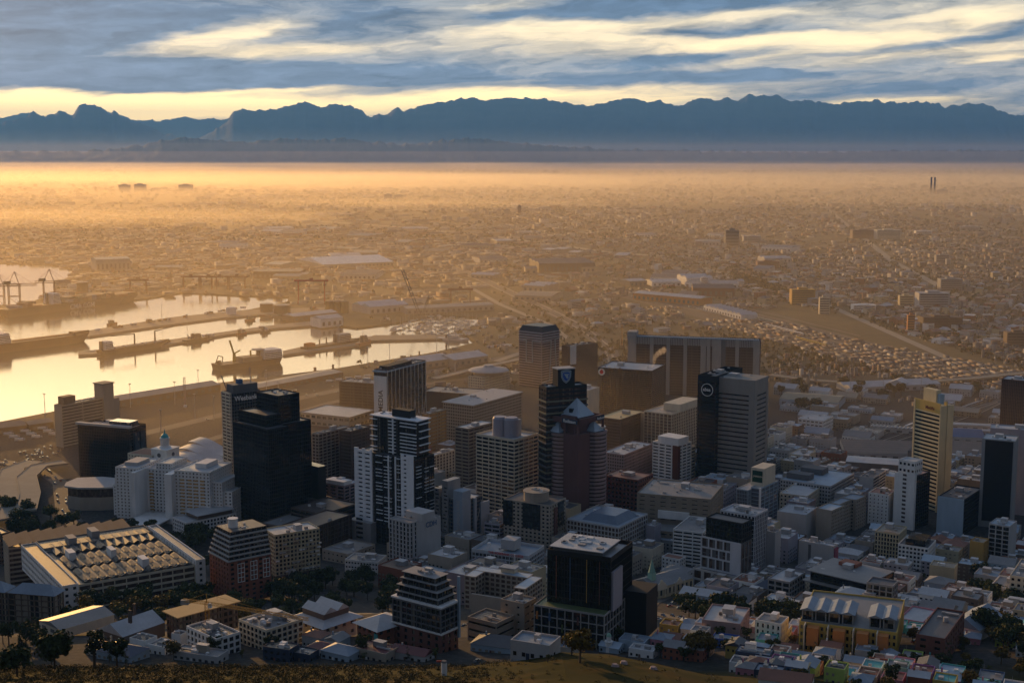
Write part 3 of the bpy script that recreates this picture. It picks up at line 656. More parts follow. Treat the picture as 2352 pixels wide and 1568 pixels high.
# 24 dark tower with shield
b = Bld('office_tower', 'black tower with a blue shield emblem on its roof block and gold-lit balconies', 1238, 1254, 1348, 889, 1200, 66, 'tower')
b.vol(wall='black', glass='brown', fh=4.2, sf=.4, A=(5, .2), B=(14, .06), roof='rooflt', par=2)
for i in range(20):
    x0, x1, y0, y1 = b.fr(0, 1, -.02, 1); MB().box(x0-.5, x1+1.3, -1.2, b.D+1, 8+i*4.2*1.35, 9.3+i*4.2*1.35).build('floor_ledge', pm('olive' if i % 2 else 'dgrey'), b.root) if 8+i*5.67 < b.H-6 else None
x0, x1, y0, y1 = b.fr(.2, .9, .36, .8)
MB().box(x0, x1, b.D*.3, b.D*.72, b.H-1, b.zf(852)).build('sign_block', pm('black'), b.root)
yc = b.D*.5; zc = (b.H+b.zf(852))/2+1; sx = x1+.12
def shield(s, off, mm, nm):
    pts = [(-1, .95), (-.5, 1.1), (0, 1.15), (.5, 1.1), (1, .95), (.95, -.1), (.6, -.8), (0, -1.25), (-.6, -.8), (-.95, -.1)]
    q = MB(); n = len(pts)
    q.v = [(off-.2, yc+a*s, zc+c_*s) for a, c_ in pts]+[(off, yc+a*s, zc+c_*s) for a, c_ in pts]; q.f = [tuple(range(n, 2*n)), tuple(range(n-1, -1, -1))]+[(i, (i+1) % n, n+(i+1) % n, n+i) for i in range(n)]
    q.build(nm, mm, b.root)
shield(5.4, sx+.1, pm('lblue'), 'shield_emblem'); shield(4.7, sx+.2, pm('navy'), 'shield_field'); shield(4.3, sx+.3, pm('lblue'), 'shield_inner'); shield(3.6, sx+.4, pm('royal'), 'shield_centre')
q = MB(); q.v = [(sx+.6, yc-2.6, zc+2.6), (sx+.6, yc+2.8, zc+2.2), (sx+.6, yc+1.6, zc+.2), (sx+.6, yc+2.4, zc-1), (sx+.6, yc+.8, zc-2.6), (sx+.6, yc-1.2, zc+.6)]; q.f = [(0, 5, 4, 3, 2, 1)]
q.build('shield_charge', pm('lblue'), b.root)
MB().box(x0-1, x1+.5, b.D*.29, b.D*.73, b.zf(852), b.zf(852)+1).build('sign_cap', pm('lgrey'), b.root); b.clut(6, (.1, .9, .05, .3), big=False)
# 25 hotel with pyramids
b = Bld('hotel', 'tower with glass pyramids on top, banded round wings and a red brown spine', 1262, 1326, 1388, 984, 1212, 42, 'hotel')
BR = mat((.13, .065, .06), name='red_spine')
def wing(cx, cy_, r, z1, nm):
    q = MB(); nfl = int(z1/3.7)
    for i in range(nfl+1): q.cyl(cx, cy_, i*3.7-1, i*3.7+1.15, r, k=16)
    q.cyl(cx, cy_, nfl*3.7, z1, r+.5, k=16); q.build(nm, pm('mauve'), b.root)
    for i in range(nfl): MB().cyl(cx, cy_, i*3.7+1.1, i*3.7+2.8, r-.6, k=16).build('window_band', gm('brown'), b.root)
    MB().cyl(cx, cy_, z1, z1+2.8, r-2, k=16).build('roof_lantern', gm('blue'), b.root)
    MB().cyl(cx, cy_, z1+2.8, z1+3.6, r-1, k=16).build('roof', roofm('rooflt'), b.root)
rw = min(b.W, b.D)*.36; zz = b.H-4
wing(-b.W*.82, rw*.9, rw, b.zf(1003), 'banded_wing'); wing(-rw*.75, b.D*.9, rw, b.zf(1003), 'banded_wing'); wing(-b.W*.85, b.D*.95, rw, b.zf(1003), 'banded_wing')
b.box('spine', (.3, .78, .1, .72), -1, b.zf(962), BR); b.box('spine', (.5, 1.0, .0, .45), -1, b.zf(1000), BR)
zf_ = b.zf(962)
q = MB(); x0, x1, y0, y1 = b.fr(.0, 1.0, .0, 1.0)
for (xa, xb, ya, yb_) in ((x0, x1, y0, y0+2.5), (x0, x1, y1-2.5, y1), (x0, x0+2.5, y0, y1), (x1-2.5, x1, y0, y1)): q.box(xa, xb, ya, yb_, zf_-6, zf_-1)
for xa in (x0, (x0+x1)/2, x1-2): 
    for ya in (y0+.1, y1-2.1): q.box(xa, xa+2, ya, ya+1.9, b.zf(1003), zf_-5)
q.build('roof_frame', BR, b.root)
PY = mat((.34, .42, .5), rough=.25, name='pyramid_glass', spec=.6)
cx, cy2 = (x0+x1)/2, (y0+y1)/2; s_ = b.W*.34
q = MB(); q.prism([(cx-s_, cy2-s_), (cx+s_, cy2-s_), (cx+s_, cy2+s_), (cx-s_, cy2+s_)], zf_-1, zf_+15, [(cx-.1, cy2-.1), (cx+.1, cy2-.1), (cx+.1, cy2+.1), (cx-.1, cy2+.1)]); q.build('glass_pyramid', PY, b.root)
MB().box(cx-2, cx+2, cy2-s_*.8, cy2, zf_, zf_+6).build('dormer', gm('blk'), b.root)
for fx, fy in ((.2, .12), (.85, .75)):
    a, _, c_, _ = b.fr(fx, fx, fy, fy); s2 = s_*.62
    MB().prism([(a-s2, c_-s2), (a+s2, c_-s2), (a+s2, c_+s2), (a-s2, c_+s2)], b.zf(1000), b.zf(1000)+9, [(a-.1, c_-.1), (a+.1, c_-.1), (a+.1, c_+.1), (a-.1, c_+.1)]).build('small_pyramid', PY, b.root)
b.box('sign_panel', (.45, .98, -.01, .0), zf_-5.6, zf_-1.4, pm('navy')); b.txt('Radisson', .5, zf_-4.8, 4.2, 'L', out=.7)
b.box('sign_board', (1.0, 1.01, .7, .98), zf_-5.6, zf_-1.4, pm('navy')); b.txt('Radisson', .7, zf_-4.6, 3, 'R', out=.8)
B('plain pale beige slab behind the tower with the shield', 1312, 1352, 1377, 896, 975, 30, wall='cream', glass='brown', fh=4, sf=.8, A=(8, .7), B=(9, 1), roof='rooflt', n=4)
# 27 dark banded glass block with red mark
b = Bld('office_building', 'wide black glass block with thin pale bands and a red roundel at its top corner', 1373, 1496, 1528, 851, 962, 23)
b.vol(wall=mat((.05, .045, .042), rough=.3, name='dark_cladding'), glass='blk', fh=2.6, sf=.5, A=(60, 0), B=(60, 0), roof='rooflt', par=1.5, ins=.5); b.clut(8)
x0, x1, y0, y1 = b.fr(.05, .12, 0, 0)
o = MB().cyl(0, 0, -.3, .3, 4.6, k=24).build('roundel', pm('white'), b.root); o.location = (x0+2, -.9, b.H-6); o.rotation_euler = (R_(90), 0, 0)
o2 = MB().cyl(0, 0, .3, .6, 2.6, k=18).build('red_mark', mat((.6, .02, .02), name='red'), o)
o3 = MB().prism([(-2.2, .8), (2.2, .8), (.6, 4.2)], .3, .6).build('red_mark', mat((.6, .02, .02), name='red'), o)
# 28 civic slab
b = Bld('office_building', 'long tall concrete slab building with dark recessed panels between ribs', 1443, 1742, 1768, 783, 915, 14, D=26)
b.vol((0, 1, 0, 1), wall=mat((.11, .075, .06), name='brown_panel'), glass='brown', fh=3.9, sf=.4, A=(60, 0), B=(10, 1), roof='roofb', par=9)
CN = mat((.40, .35, .31), name='pale_rib')
def xf(u): return (u-1443)/(1742-1443)
for u0, u1, dep in ((1443, 1462, 3.2), (1494, 1502, 2.4), (1532, 1540, 2.4), (1571, 1579, 2.4), (1610, 1622, 2.4), (1624, 1632, 3), (1636, 1656, 2.2), (1688, 1696, 2.4), (1728, 1742, 3)):
    x0, x1, _, _ = b.fr(xf(u0), xf(u1), 0, 0); MB().box(x0, x1, -dep, .2, -1, b.H+(3 if dep > 3 else 0)).build('rib', CN, b.root)
q = MB(); x0 = -b.W
n = int(b.W/2.4)
for i in range(n): q.box(x0+i*2.4, x0+i*2.4+1.5, -1.4, -.1, b.H-10, b.H-.4)
q.build('parapet_ribs', CN, b.root); q = MB()
for i in range(n): q.box(x0+i*2.4, x0+i*2.4+1.6, -1, 12, b.H-.4, b.H+1.2)
q.build('roof_sawtooth', roofm('roofb'), b.root); b.box('end_tower', (-.01, .06, .1, .9), b.H-5, b.H+7, CN)
b.box('bridge_gap', (xf(1655), xf(1666), -.06, .0), -1, b.H-1, pm('dgrey'))
# 29 banded tower with T frames
b = Bld('office_tower', 'brown banded tower with pale T-shaped outlines and a dark sloping cap', 1192, 1244, 1285, 764, 892, 40, 'tower')
b.vol(z1=b.H, wall='mauve', glass='brown', fh=3.8, sf=.42, A=(60, 0), B=(60, 0), roof='roofd', par=1)
x0, x1, y0, y1 = b.fr(0, 1, 0, 1); MB().prism([(x0, y0), (x1, y0), (x1, y1), (x0, y1)], b.H, b.H+8, [(x0+4, y0+4), (x1-4, y0+4), (x1-4, y1-4), (x0+4, y1-4)]).build('dark_cap', pm('black', rough=.4), b.root)
for i in range(3):
    q = MB(); z = b.H-2-i*4; q.box(x0-.9, x1+.9, y0-.9, y0-.5, z, z+.9).box(x1+.5, x1+.9, y0-.5, y1+.9, z, z+.9).build('pale_band', pm('lgrey'), b.root)
def outl(pts, face):
    q = MB()
    for (a, z), (c_, w) in zip(pts, pts[1:]):
        A_, C_ = ((-b.W*(1-a), -.7, b.H*z), (-b.W*(1-c_), -.7, b.H*w)) if face == 'L' else ((.7, b.D*a, b.H*z), (.7, b.D*c_, b.H*w))
        q.bar(A_, C_, .8)
    q.build('t_outline', pm('lgrey'), b.root)
outl([(0, .84), (.34, .84), (.34, .45), (.62, .45), (.6, .84), (.98, .84)], 'L'); outl([(.02, .84), (.5, .84), (.42, .12), (.0, .1)], 'R'); outl([(.98, .86), (.72, .84), (.85, .0)], 'R')
# 30
b = Bld('hotel', 'dark brown hotel slab with one white vertical panel, beside the T-outlined tower', 1290, 1306, 1373, 795, 880, 52, 'hotel')
b.vol(wall='dbrown', glass='brown', fh=3.6, sf=.5, A=(4, .6), B=(4, .6), roof='roofd', par=2); x0, x1, y0, y1 = b.fr(0, 1, .04, .24); MB().box(.1, 1.2, y0, y1, b.H*.5, b.H+1).build('white_panel', pm('white'), b.root); b.clut(8)
B('dark brown office block with a yellowish roof, below the wide black glass block', 1372, 1424, 1482, 963, 1050, 33, wall='dbrown', glass='brown', fh=3.4, sf=.45, A=(60, 0), B=(4, .5), roof='gold', n=3)
b = B('beige ribbed office block with pale vertical fins, left of the black ring tower', 1479, 1541, 1606, 951, 1050, 35, wall='cream', glass='brown', fh=3.8, sf=.12, A=(5.2, .18), B=(4.4, .2), roof='beige', n=10)
b.box('rooftop_block', (.4, 1, .3, 1), b.H-.6, b.H+8, pm('cream')); b.box('left_wing', (-.22, 0, .1, .8), -1, b.H*.92, pm('tan'))
b = B('white office block with a copper glass corner, left of the black tower with a ring', 1499, 1556, 1588, 1022, 1122, 40, wall='white', glass='dark', fh=3.5, sf=.55, A=(8, .18), B=(8, .18), roof='rooflt', n=6)
b.box('copper_corner', (.8, 1.02, -.03, .14), 10, b.H-1, mat((.12, .035, .02), rough=.2, name='copper_glass')); b.box('attic', (.15, .95, .1, .9), b.H-.5, b.H+6, pm('white')); b.vol((.6, 1, 1, 1.35), z1=b.H-6, pre='annex_', wall='cream', glass='dark', fh=3.5, sf=.5, A=(6, .2))
# 34 black slab with ring + grey tower
b = Bld('office_tower', 'grey concrete tower with dark horizontal slots, right of its black twin with a ring', 1637, 1728, 1765, 874, 1126, 33, 'tower')
b.vol(z1=b.H-14, wall=mat((.27, .25, .225), name='slot_concrete'), glass='blk', fh=5.0, sf=.68, A=(200, 0), B=(200, 0), roof='roofg', par=1)
SC = mat((.275, .255, .23), name='slot_concrete_plain')
b.box('top_storey', (-.005, 1.005, -.005, 1.005), b.H-14.2, b.H, SC)
for f in ((-.01, .1, -.015, .04), (.87, 1.01, -.015, .16), (.96, 1.01, .86, 1.02)): b.box('corner_pier', f, -1, b.H-14, SC)
b.clut(8)
b = Bld('office_tower', 'black tower slab with a white ring emblem reading absa', 1603, 1639, 1706, 864, 1118, 33, 'tower')
b.vol(wall='black', glass='blk', fh=3.6, sf=.4, A=(20, 0), B=(20, 0), roof='rooflt', par=6, ins=.2); b.clut(9, z=b.H)
q = MB(); cx, cz = -b.W*.45, b.H-15
for i in range(28):
    a, c_ = 2*math.pi*i/28, 2*math.pi*(i+1)/28; q.bar((cx+6.4*math.cos(a), -.9, cz+6.4*math.sin(a)), (cx+6.4*math.cos(c_), -.9, cz+6.4*math.sin(c_)), .42)
q.build('ring_emblem', pm('white'), b.root); o = text('absa', 5, pm('white'), 'sign_lettering', b.root, .02); o.location = (cx-5.0, -.8, cz-1.3); o.rotation_euler = (R_(90), 0, 0)
# 35-38
B('dark red block with a grid of deep square windows', 1386, 1464, 1500, 1102, 1188, 33, wall='dbrick', glass='blk', fh=4, sf=.45, A=(4.4, .4), roof='rust', n=4)
B('mauve office block behind the dark red gridded block', 1384, 1432, 1500, 1044, 1108, 33, wall='mauve', glass='brown', fh=3.6, sf=.45, A=(3, .35), roof='rooflt', n=12)
b = B('long grey brown blank block with one white balcony strip, behind the white parking block', 1463, 1630, 1662, 1146, 1262, 20, wall='tan', glass='dark', fh=4, sf=.82, A=(9, .5), B=(9, .4), roof='roofg', n=18)
x0, x1, y0, y1 = b.fr(.3, .72, -.01, 0); MB().box(x0, x1, -2.6, -.1, b.H*.55, b.H*.7).build('white_balcony', pm('white'), b.root); b.vol((.0, .7, -.45, -.01), z1=b.H*.45, pre='lower_', wall='tan', glass='dark', fh=4, sf=.7, A=(12, .2), roof='roofg')
B('small lilac grey block at the foot of the slotted grey tower', 1632, 1652, 1692, 1132, 1176, 30, wall='lav', glass='dark', fh=4, sf=.6, A=(5, .5), roof='roofg', n=8)
# 39 glass cross plan tower with green sign
b = Bld('office_tower', 'glass and white framed tower carrying a white block with a green JAMESON sign', 1691, 1738, 1793, 1124, 1226, 36, 'tower')
CG = mat((.12, .14, .17), rough=.15, name='bluish_glazing', spec=.6)
b.vol((0, .55, 0, 1), wall='lblue', glass=CG, fh=3.5, sf=.1, A=(1.8, .06), B=(1.8, .06), roof='rooflt', z1=b.H-2); b.vol((.55, 1, .12, .9), wall='lblue', glass=CG, fh=3.5, sf=.1, A=(9, .08), B=(9, .08), roof='rooflt', pre='wing_')
b.box('white_frame', (.97, 1.01, .08, .14), -1, b.H+.5, pm('white')); b.box('sign_block', (.35, .95, .3, .8), b.H-1, b.zf(1084), pm('cream'))
x0, x1, y0, y1 = b.fr(.42, .88, .3, .8); zb = b.H+3; MB().box(x0, x1, y0-.5, y0-.1, zb, b.zf(1084)-2.5).build('sign_board', mat((.01, .05, .03), name='sign_green'), b.root)
o = text('JAMESON', (x1-x0)/4.4, pm('cream'), 'sign_lettering', b.root, .01); o.location = (x0+.9, y0-.6, (zb+b.zf(1084)-2.5)/2-.6); o.rotation_euler = (R_(90), 0, 0)
# 40 white framed front tower
b = Bld('hotel', 'dark bronze and white framed tower with a black glass top storey, beside the square trees', 1611, 1700, 1727, 1248, 1362, 38, 'hotel')
WG = mat((.5, .52, .56), name='white_frame')
b.vol((0, 1, 0, 1), z0=14, wall='dgrey', glass='brown', fh=10.2, sf=.06, A=(6, .5), B=(5, .3), roof='roofg', ins=.3); b.vol((.1, 1.0, .05, 1), z0=b.H-1, z1=b.zf(1202), pre='glass_', wall='black', glass='blk', fh=3.5, sf=.2, A=(3, .1), roof='roofd')
q = MB(); W_ = b.W*.74
for k, zz_ in enumerate((14, 14+(b.H-14)*.36, 14+(b.H-14)*.66, b.H-.5)):
    q.box(-b.W, 0, -.9, -.1, zz_-.5, zz_+.7)
    if k < 3:
        z2 = (14+(b.H-14)*.36, 14+(b.H-14)*.66, b.H)[k]
        for j in range(5): q.box(-b.W+(j+(.4 if k == 1 and 0 < j < 4 else 0))*W_/4-.1, -b.W+(j+(.4 if k == 1 and 0 < j < 4 else 0))*W_/4+.9, -.85, -.1, zz_, z2)
q.box(-b.W*.24, -.1, -.8, -.1, 14, b.H); q.build('white_frame', WG, b.root)
b.vol((-.12, 1.12, -.3, 1.1), z0=-2, z1=14, pre='podium_', wall='lgrey', glass='brown', fh=7, sf=.2, A=(9, .3), roof='roofg')
b2 = Bld('office_tower', 'tall white fluted slab rising behind the bronze and white framed tower', 1655, 1730, 1764, 1183, 1330, 36, 'tower')
b2.vol(wall=WG, glass='dark', fh=3.6, sf=.06, A=(3, .3), B=(3, .3), roof='rooflt', par=1.5); b2.clut(16)
B('white parking block with open dark decks, behind the framed tower', 1546, 1612, 1650, 1222, 1302, 25, name='parking_garage', cat='garage', wall='white', glass='blk', fh=3.1, sf=.5, A=(8, .1), roof='roofg', n=4)
B('plain pale grey blank block right of the fluted slab', 1752, 1778, 1794, 1222, 1322, 36, wall='lgrey', glass='dark', A=(5, 1), B=(5, 1), roof='roofg', n=3)
b = B('large brown grid office building with a blue glass roof', 1302, 1420, 1488, 1211, 1303, 33, wall='lgrey', glass='brown', fh=4, sf=.25, A=(3.3, .25), B=(4, .25), roof='roofb', n=8)
x0, x1, y0, y1 = b.fr(.2, .9, .15, .85); MB().prism([(x0, y0), (x1, y0), (x1, y1), (x0, y1)], b.H-1, b.H+5, [(x0+6, y0+6), (x1-6, y0+6), (x1-6, y1-6), (x0+6, y1-6)]).build('glass_roof', mat((.12, .16, .22), rough=.25, name='roof_glazing'), b.root)
B('plain lilac grey block right of the building with a blue glass roof', 1484, 1502, 1518, 1208, 1285, 33, wall='lav', glass='dark', A=(5, 1), B=(5, 1), roof='rooflt', n=2)
# 44 zigzag tower
b = Bld('apartment_tower', 'beige tower with dark glass upper corners and a round roof drum', 1157, 1262, 1300, 1160, 1292, 30, 'tower')
b.vol(wall='beige', glass='blk', fh=3.5, sf=.5, A=(4, .45), B=(4.4, .5), roof='roofd')
for f in ((-.01, .2, -.02, .15), (.42, .8, -.02, .12), (.96, 1.01, .5, .85)): b.box('dark_glass_corner', f, b.H*.55, b.H-1, gm('blk'))
x0, x1, y0, y1 = b.fr(.55, .55, .45, .45); MB().cyl(x0, y0, b.H-1, b.H+7, 11, k=20).cyl(x0, y0, b.H+7, b.H+7.8, 11.6, k=20).build('roof_drum', pm('beige'), b.root); b.clut(7, (.4, .8, .3, .7), b.H+8.5, big=False)
b.box('red_spine', (.97, 1.03, .25, .4), -1, b.H-4, pm('dbrick'))
# 45 blue white hotel
b = Bld('hotel', 'hotel with a tall pale blue column, vertical lettering and slanted blue roof wings', 998, 1064, 1108, 1150, 1262, 38, 'hotel')
b.vol(wall='dgrey', glass='blue', fh=3.6, sf=.3, A=(3, .1), B=(3, .1), roof='rooflt')
LB = mat((.30, .36, .43), name='pale_blue_panel')
for f0, f1, zt_ in ((.0, .2, 1133), (.3, .5, 1112)):
    x0, x1, _, _ = b.fr(f0, f1, 0, 0); MB().box(x0, x1, -1.2, b.D*.6, b.H*.28, b.zf(zt_)).build('window_slab', pm('grey'), b.root)
    MB().box(x0-.2, x1+.2, -1.4, b.D*.6, b.zf(zt_), b.zf(zt_)+.5).build('slab_roof', roofm('roofb'), b.root); r = random.Random(3)
    for i in range(12):
        a = r.uniform(x0+.5, (x0+x1)/2); MB().box(a, min(x1-.5, a+r.uniform(2, 5)), -1.32, -1.2, b.H*.32+i*3.5, b.H*.32+i*3.5+1.1).build('window', gm('blk'), b.root)
x0, x1, _, _ = b.fr(.72, 1.04, 0, 0); MB().box(x0, x1, -2.4, 9, -1, b.zf(1128)).build('blue_column', LB, b.root)
o = text('SUNSQUARE', 4.6, pm('lgrey'), 'sign_lettering', b.root, .02); o.location = ((x0+x1)/2+2, -2.6, b.H*.42); o.rotation_euler = (R_(90), R_(-90), 0)
b.box('blue_fin', (1.0, 1.06, .5, .62), -1, b.H, LB); b.box('blue_panel', (1.0, 1.05, .85, 1.3), b.H*.2, b.H*.86, LB)
q = MB()
for a in range(5): q.bar((.4, b.D*(.62+.07*a), b.H*(.4+.1*a)), (.4, b.D*(.95-.05*a), b.H*(.9-.08*a)), .3)
q.build('lattice', pm('lgrey'), b.root); b.vol((-.05, .85, -.5, -.03), z0=-2, z1=b.H*.3, pre='podium_', wall='dgrey', glass='dark', fh=4, sf=.3, A=(20, 0))
B('grey low rise with round portholes, left of the beige tower with a roof drum', 1112, 1148, 1160, 1204, 1276, 28, wall='lav', glass='blk', fh=3.8, sf=.4, A=(8, .1), roof='roofg', n=3)
# 48 white ship like
b = Bld('office_building', 'white rounded block with dark red window bands like ship decks', 968, 1030, 1071, 1282, 1326, 45)
q = MB(); W_, D_ = b.W, b.D; pts = [(0, 2), (0, D_), (-W_, D_), (-W_, 4), (-W_+3, 0), (-4, 0)]
for i in range(4): q.prism(pts[::-1] if False else [(-W_+3, 0), (-4, 0), (0, 3), (0, D_), (-W_, D_), (-W_, 4)], i*4.2-1, i*4.2+2.3)
q.build('deck_wall', pm('white'), b.root)
for i in range(3): MB().prism([(-W_+3.6, .7), (-4.2, .7), (-.7, 3.2), (-.7, D_-.6), (-W_+.7, D_-.6), (-W_+.7, 4.2)], i*4.2+2.3, i*4.2+3.2).build('window_band', mat((.06, .015, .015), rough=.3, name='red_glass'), b.root)
MB().cyl(-W_*.45, D_*.5, 3*4.2+2.3, 3*4.2+3.4, W_*.38, k=24).build('round_deck', pm('lgrey'), b.root); MB().box(-W_*.4, -W_*.15, D_*.4, D_*.7, 14, 20).build('lift_house', pm('white'), b.root)
# 49 college
b = Bld('college_building', 'long white building with rounded corners and red lettering along its roof edge', 1083, 1214, 1250, 1276, 1345, 24, 'college')
b.vol(wall=mat((.5, .53, .56), name='cool_white'), glass='pale', fh=3.6, sf=.28, A=(3.2, .12), B=(3.2, .12), roof='roofb', par=2.6)
b.txt('THE ROSEBANK COLLEGE', .3, b.H-1.9, 2.6, 'L', mat((.5, .02, .03), name='sign_red'), out=.4); b.box('lift_house', (.42, .66, .35, .75), b.H-1, b.H+7, pm('lgrey')); b.box('white_fin', (.76, .775, -.04, 0), -1, b.H, pm('white')); b.clut(5, big=False)
# 50 U block
b = Bld('school_building', 'U-shaped cream building around a yard, under pale blue metal roofs', 1100, 1206, 1246, 1352, 1424, 26, 'building')
UU = dict(wall='beige', glass='brown', fh=3.4, sf=.35, A=(4, .3), B=(4, .25), roof='lblue', par=.4)
b.vol((.75, 1, 0, 1), **UU); b.vol((-.45, .75, .8, 1.15), pre='rear_', **UU); b.vol((-.45, -.2, .3, .8), pre='left_', **UU); b.box('yard_wall', (-.2, .75, .05, .12), -1, b.H*.55, pm('beige')); b.box('roof_hut', (.1, .4, .95, 1.15), b.H, b.H+3, pm('cream')); b.box('hut_roof', (.07, .43, .9, 1.2), b.H+3, b.H+3.6, roofm('roofb'))
B('low beige garage with three dark slots, in front of the U-shaped building', 1074, 1140, 1182, 1431, 1480, 36, name='parking_garage', cat='garage', wall='beige', glass='blk', fh=3.6, sf=.68, A=(200, 0), roof='brown', n=3, big=False)
B('narrow plain beige block between the low garage and the black cube tower', 1150, 1204, 1232, 1386, 1468, 33, wall='beige', glass='dark', fh=4, sf=.7, A=(7, .8), B=(6, .3), roof='roofg', n=5)
# 53 terraced apartments
b = Bld('apartment_block', 'glassy terraced apartment block with white slab edges over a dark brick base', 905, 1012, 1052, 1396, 1500, 36, 'apartment block')
b.vol((0, 1, 0, 1), z0=-2, z1=b.H*.42, wall='dbrick', glass='dark', fh=3.4, sf=.4, A=(5, .6), B=(5, .6)); b.vol((-.03, 1.02, -.03, 1), z0=b.H*.42, z1=b.H, pre='upper_', wall='dgrey', glass='dark', fh=3.2, sf=.2, A=(3.4, .08), B=(3.4, .12), roof='green')
z = b.H
for k, (f, h) in enumerate((((.04, .93, .06, 1), 3.4), ((.06, .9, .1, 1), 3.4), ((.1, .84, .2, .95), 3.4), ((.12, .8, .25, .9), 3.2))):
    b.vol(f, z0=z-1, z1=z+h, pre='terrace_', wall='dgrey', glass='blk', fh=3.3, sf=.16, A=(4, .06), roof='roofd', par=.3)
    x0, x1, y0, y1 = b.fr(*f); q = MB(); q.box(x0-.8, x1+.8, y0-.8, y1+.8, z+h, z+h+.2).build('slab_edge', pm('grey'), b.root); z += h
for zz_ in (b.H*.42, b.H): 
    x0, x1, y0, y1 = b.fr(-.05, 1.04, -.05, 1); MB().box(x0, x1, y0, y1-.2, zz_-.3, zz_+.5).build('white_edge', pm('white'), b.root)
b.clut(8, (.3, .7, .3, .85), z+.7); b.box('side_fin', (1.02, 1.06, .9, .98), b.H*.2, z, pm('lblue'))
# 54 black cube tower on gridded podium
b = Bld('office_building', 'black cube tower over a white gridded podium with coloured panels', 1226, 1388, 1436, 1412, 1494, 25)
b.vol(z1=b.H, wall=mat((.33, .32, .31), name='grid_frame'), glass='blk', fh=5.3, sf=.09, A=(4.6, .11), B=(4.4, .11), roof='green', par=.8, ins=.5)
ztop = b.zf(1290)
x0, x1, y0, y1 = b.fr(.1, 1.0, .28, 1.35)
facade(b.root, x0, x1, y0, y1, b.H-1, ztop, wall='black', glass='blk', fh=3.8, sf=.1, A=(1.6, .12), B=(1.6, .12), roof='rooflt', par=2.5, ins=.2, pre='cube_')
for k, fx in enumerate((.14, .36, .62, .82)):
    xx = x0+(x1-x0)*fx; MB().box(xx, xx+.35, y0-.25, y0-.08, b.H+2, ztop-3).build('coloured_fin', pm(('brick', 'blue', 'ochre', 'dbrick')[k]), b.root)
for k, (fx, rw_) in enumerate(((.02, 2), (.2, 2), (.38, 1), (.6, 2), (.86, 0), (.74, 1))):
    xx = -b.W*(1-fx); MB().box(xx+.6, xx+1.6, -.25, .4, rw_*5.3+.8, rw_*5.3+5).build('coloured_panel', pm(('orange', 'blue', 'green', 'dbrick', 'olive', 'red')[k], var=.1), b.root)
MB().box(x0+2, x1-6, y0+3, y1-6, ztop-1, ztop+1.2).build('roof_deck', pm('dgrey'), b.root); MB().box(x0+.6, x1-5, y0+1, y1-5, ztop+1.2, ztop+1.6).build('roof_canopy', roofm('rooflt'), b.root)
r = random.Random(8)
for i in range(14):
    a, c_ = r.uniform(x0+3, x1-10), r.uniform(y0+4, y1-10); MB().box(a, a+r.uniform(2, 4), c_, c_+r.uniform(2, 3.5), ztop+1.6, ztop+2.4).build('air_unit', pm(r.choice(['white', 'lblue', 'grey'])), b.root)
b.box('grey_shaft', (1.0, 1.03, .3, .75), b.H-1, ztop-8, pm('lav')); b.box('side_annex', (.8, 1.3, 1.0, 1.6), -2, b.H+4, pm('black'))
# 55 brick stepped apartments
b = Bld('apartment_block', 'red brick apartment block with white stepped terraces and a white roof tank', 481, 528, 622, 1290, 1385, 52, 'apartment block')
b.vol(z1=b.H, wall='brick', glass='dark', fh=3.4, sf=.45, A=(4.4, .6), B=(5.6, .55), roof='roofg')
z = b.H; f = [0, 1, 0, 1]
for k in range(6):
    b.vol(tuple(f), z0=z-1, z1=z+3.4, pre='terrace_', wall='brown', glass='dark', fh=3.3, sf=.2, A=(4, .12), roof='roofd', par=.2)
    x0, x1, y0, y1 = b.fr(*f); MB().box(x0-.8, x1+.8, y0-.8, y1, z-.2, z+.75).build('white_ledge', pm('lgrey'), b.root); z += 3.4; f = [f[0]+.035, f[1]-.022, f[2]+.02, f[3]-.006]
x0, x1, y0, y1 = b.fr(.5, .5, .35, .35); MB().cyl(x0, y0, z-1, z+6, 3.6, k=18).cyl(x0, y0, z+6, z+6.5, 3.9, k=18).build('water_tank', pm('white'), b.root); b.clut(5, (.3, .8, .3, .8), z+.5, big=False)
for fy in (.2, .5, .8):
    q = MB(); y = b.D*fy
    for i in range(5): q.box(.1, .5, y, y+5.5, 14+i*3.4, 14.4+i*3.4)
    for j in range(3): q.box(.12, .48, y+j*2.6, y+j*2.6+.35, 14, 28)
    q.build('white_window_frame', pm('white'), b.root)
b = Bld('apartment_block', 'beige apartment block with scattered balconies, joined right of the red brick block', 606, 634, 734, 1228, 1352, 58, 'apartment block')
b.vol(z0=10, wall='ybeige', glass='dark', fh=3.1, sf=.35, A=(3, .3), B=(3.2, .38), roof='rooflt'); b.vol((0, 1, .01, .99), z0=-2, z1=10.5, pre='base_', wall='brown', glass='blk', fh=5, sf=.3, A=(5, .3)); r = random.Random(5)
for i in range(60):
    y = r.randint(0, 24)*b.D/25; z = 12+r.randint(0, 13)*3.1
    if z < b.H-3: MB().box(.1, 1.1, y+.3, y+r.uniform(2.2, 3.6), z, z+1).build('balcony', pm(r.choice(['white', 'tan', 'lgrey'])), b.root)
b.box('banner', (1.0, 1.01, .28, .4), 0, 14, pm('lgrey')); b.clut(6)
B('long dark brown office block with thin vertical ribs, right of the beige balcony apartments', 640, 700, 808, 1218, 1285, 33, wall='dbrown', glass='brown', fh=4, sf=.1, A=(5, .15), B=(5, .15), roof='brown', n=2, big=False)
B('low brown podium block at the foot of the tallest black tower', 668, 740, 822, 1180, 1228, 36, wall='dbrown', glass='blk', fh=4, sf=.4, A=(20, .02), roof='dbrown', n=2)
B('low grey roofed block behind the terraced brick apartments', 600, 645, 722, 1208, 1240, 33, wall='brown', glass='blk', A=(20, .02), roof='roofg', n=1, big=False)
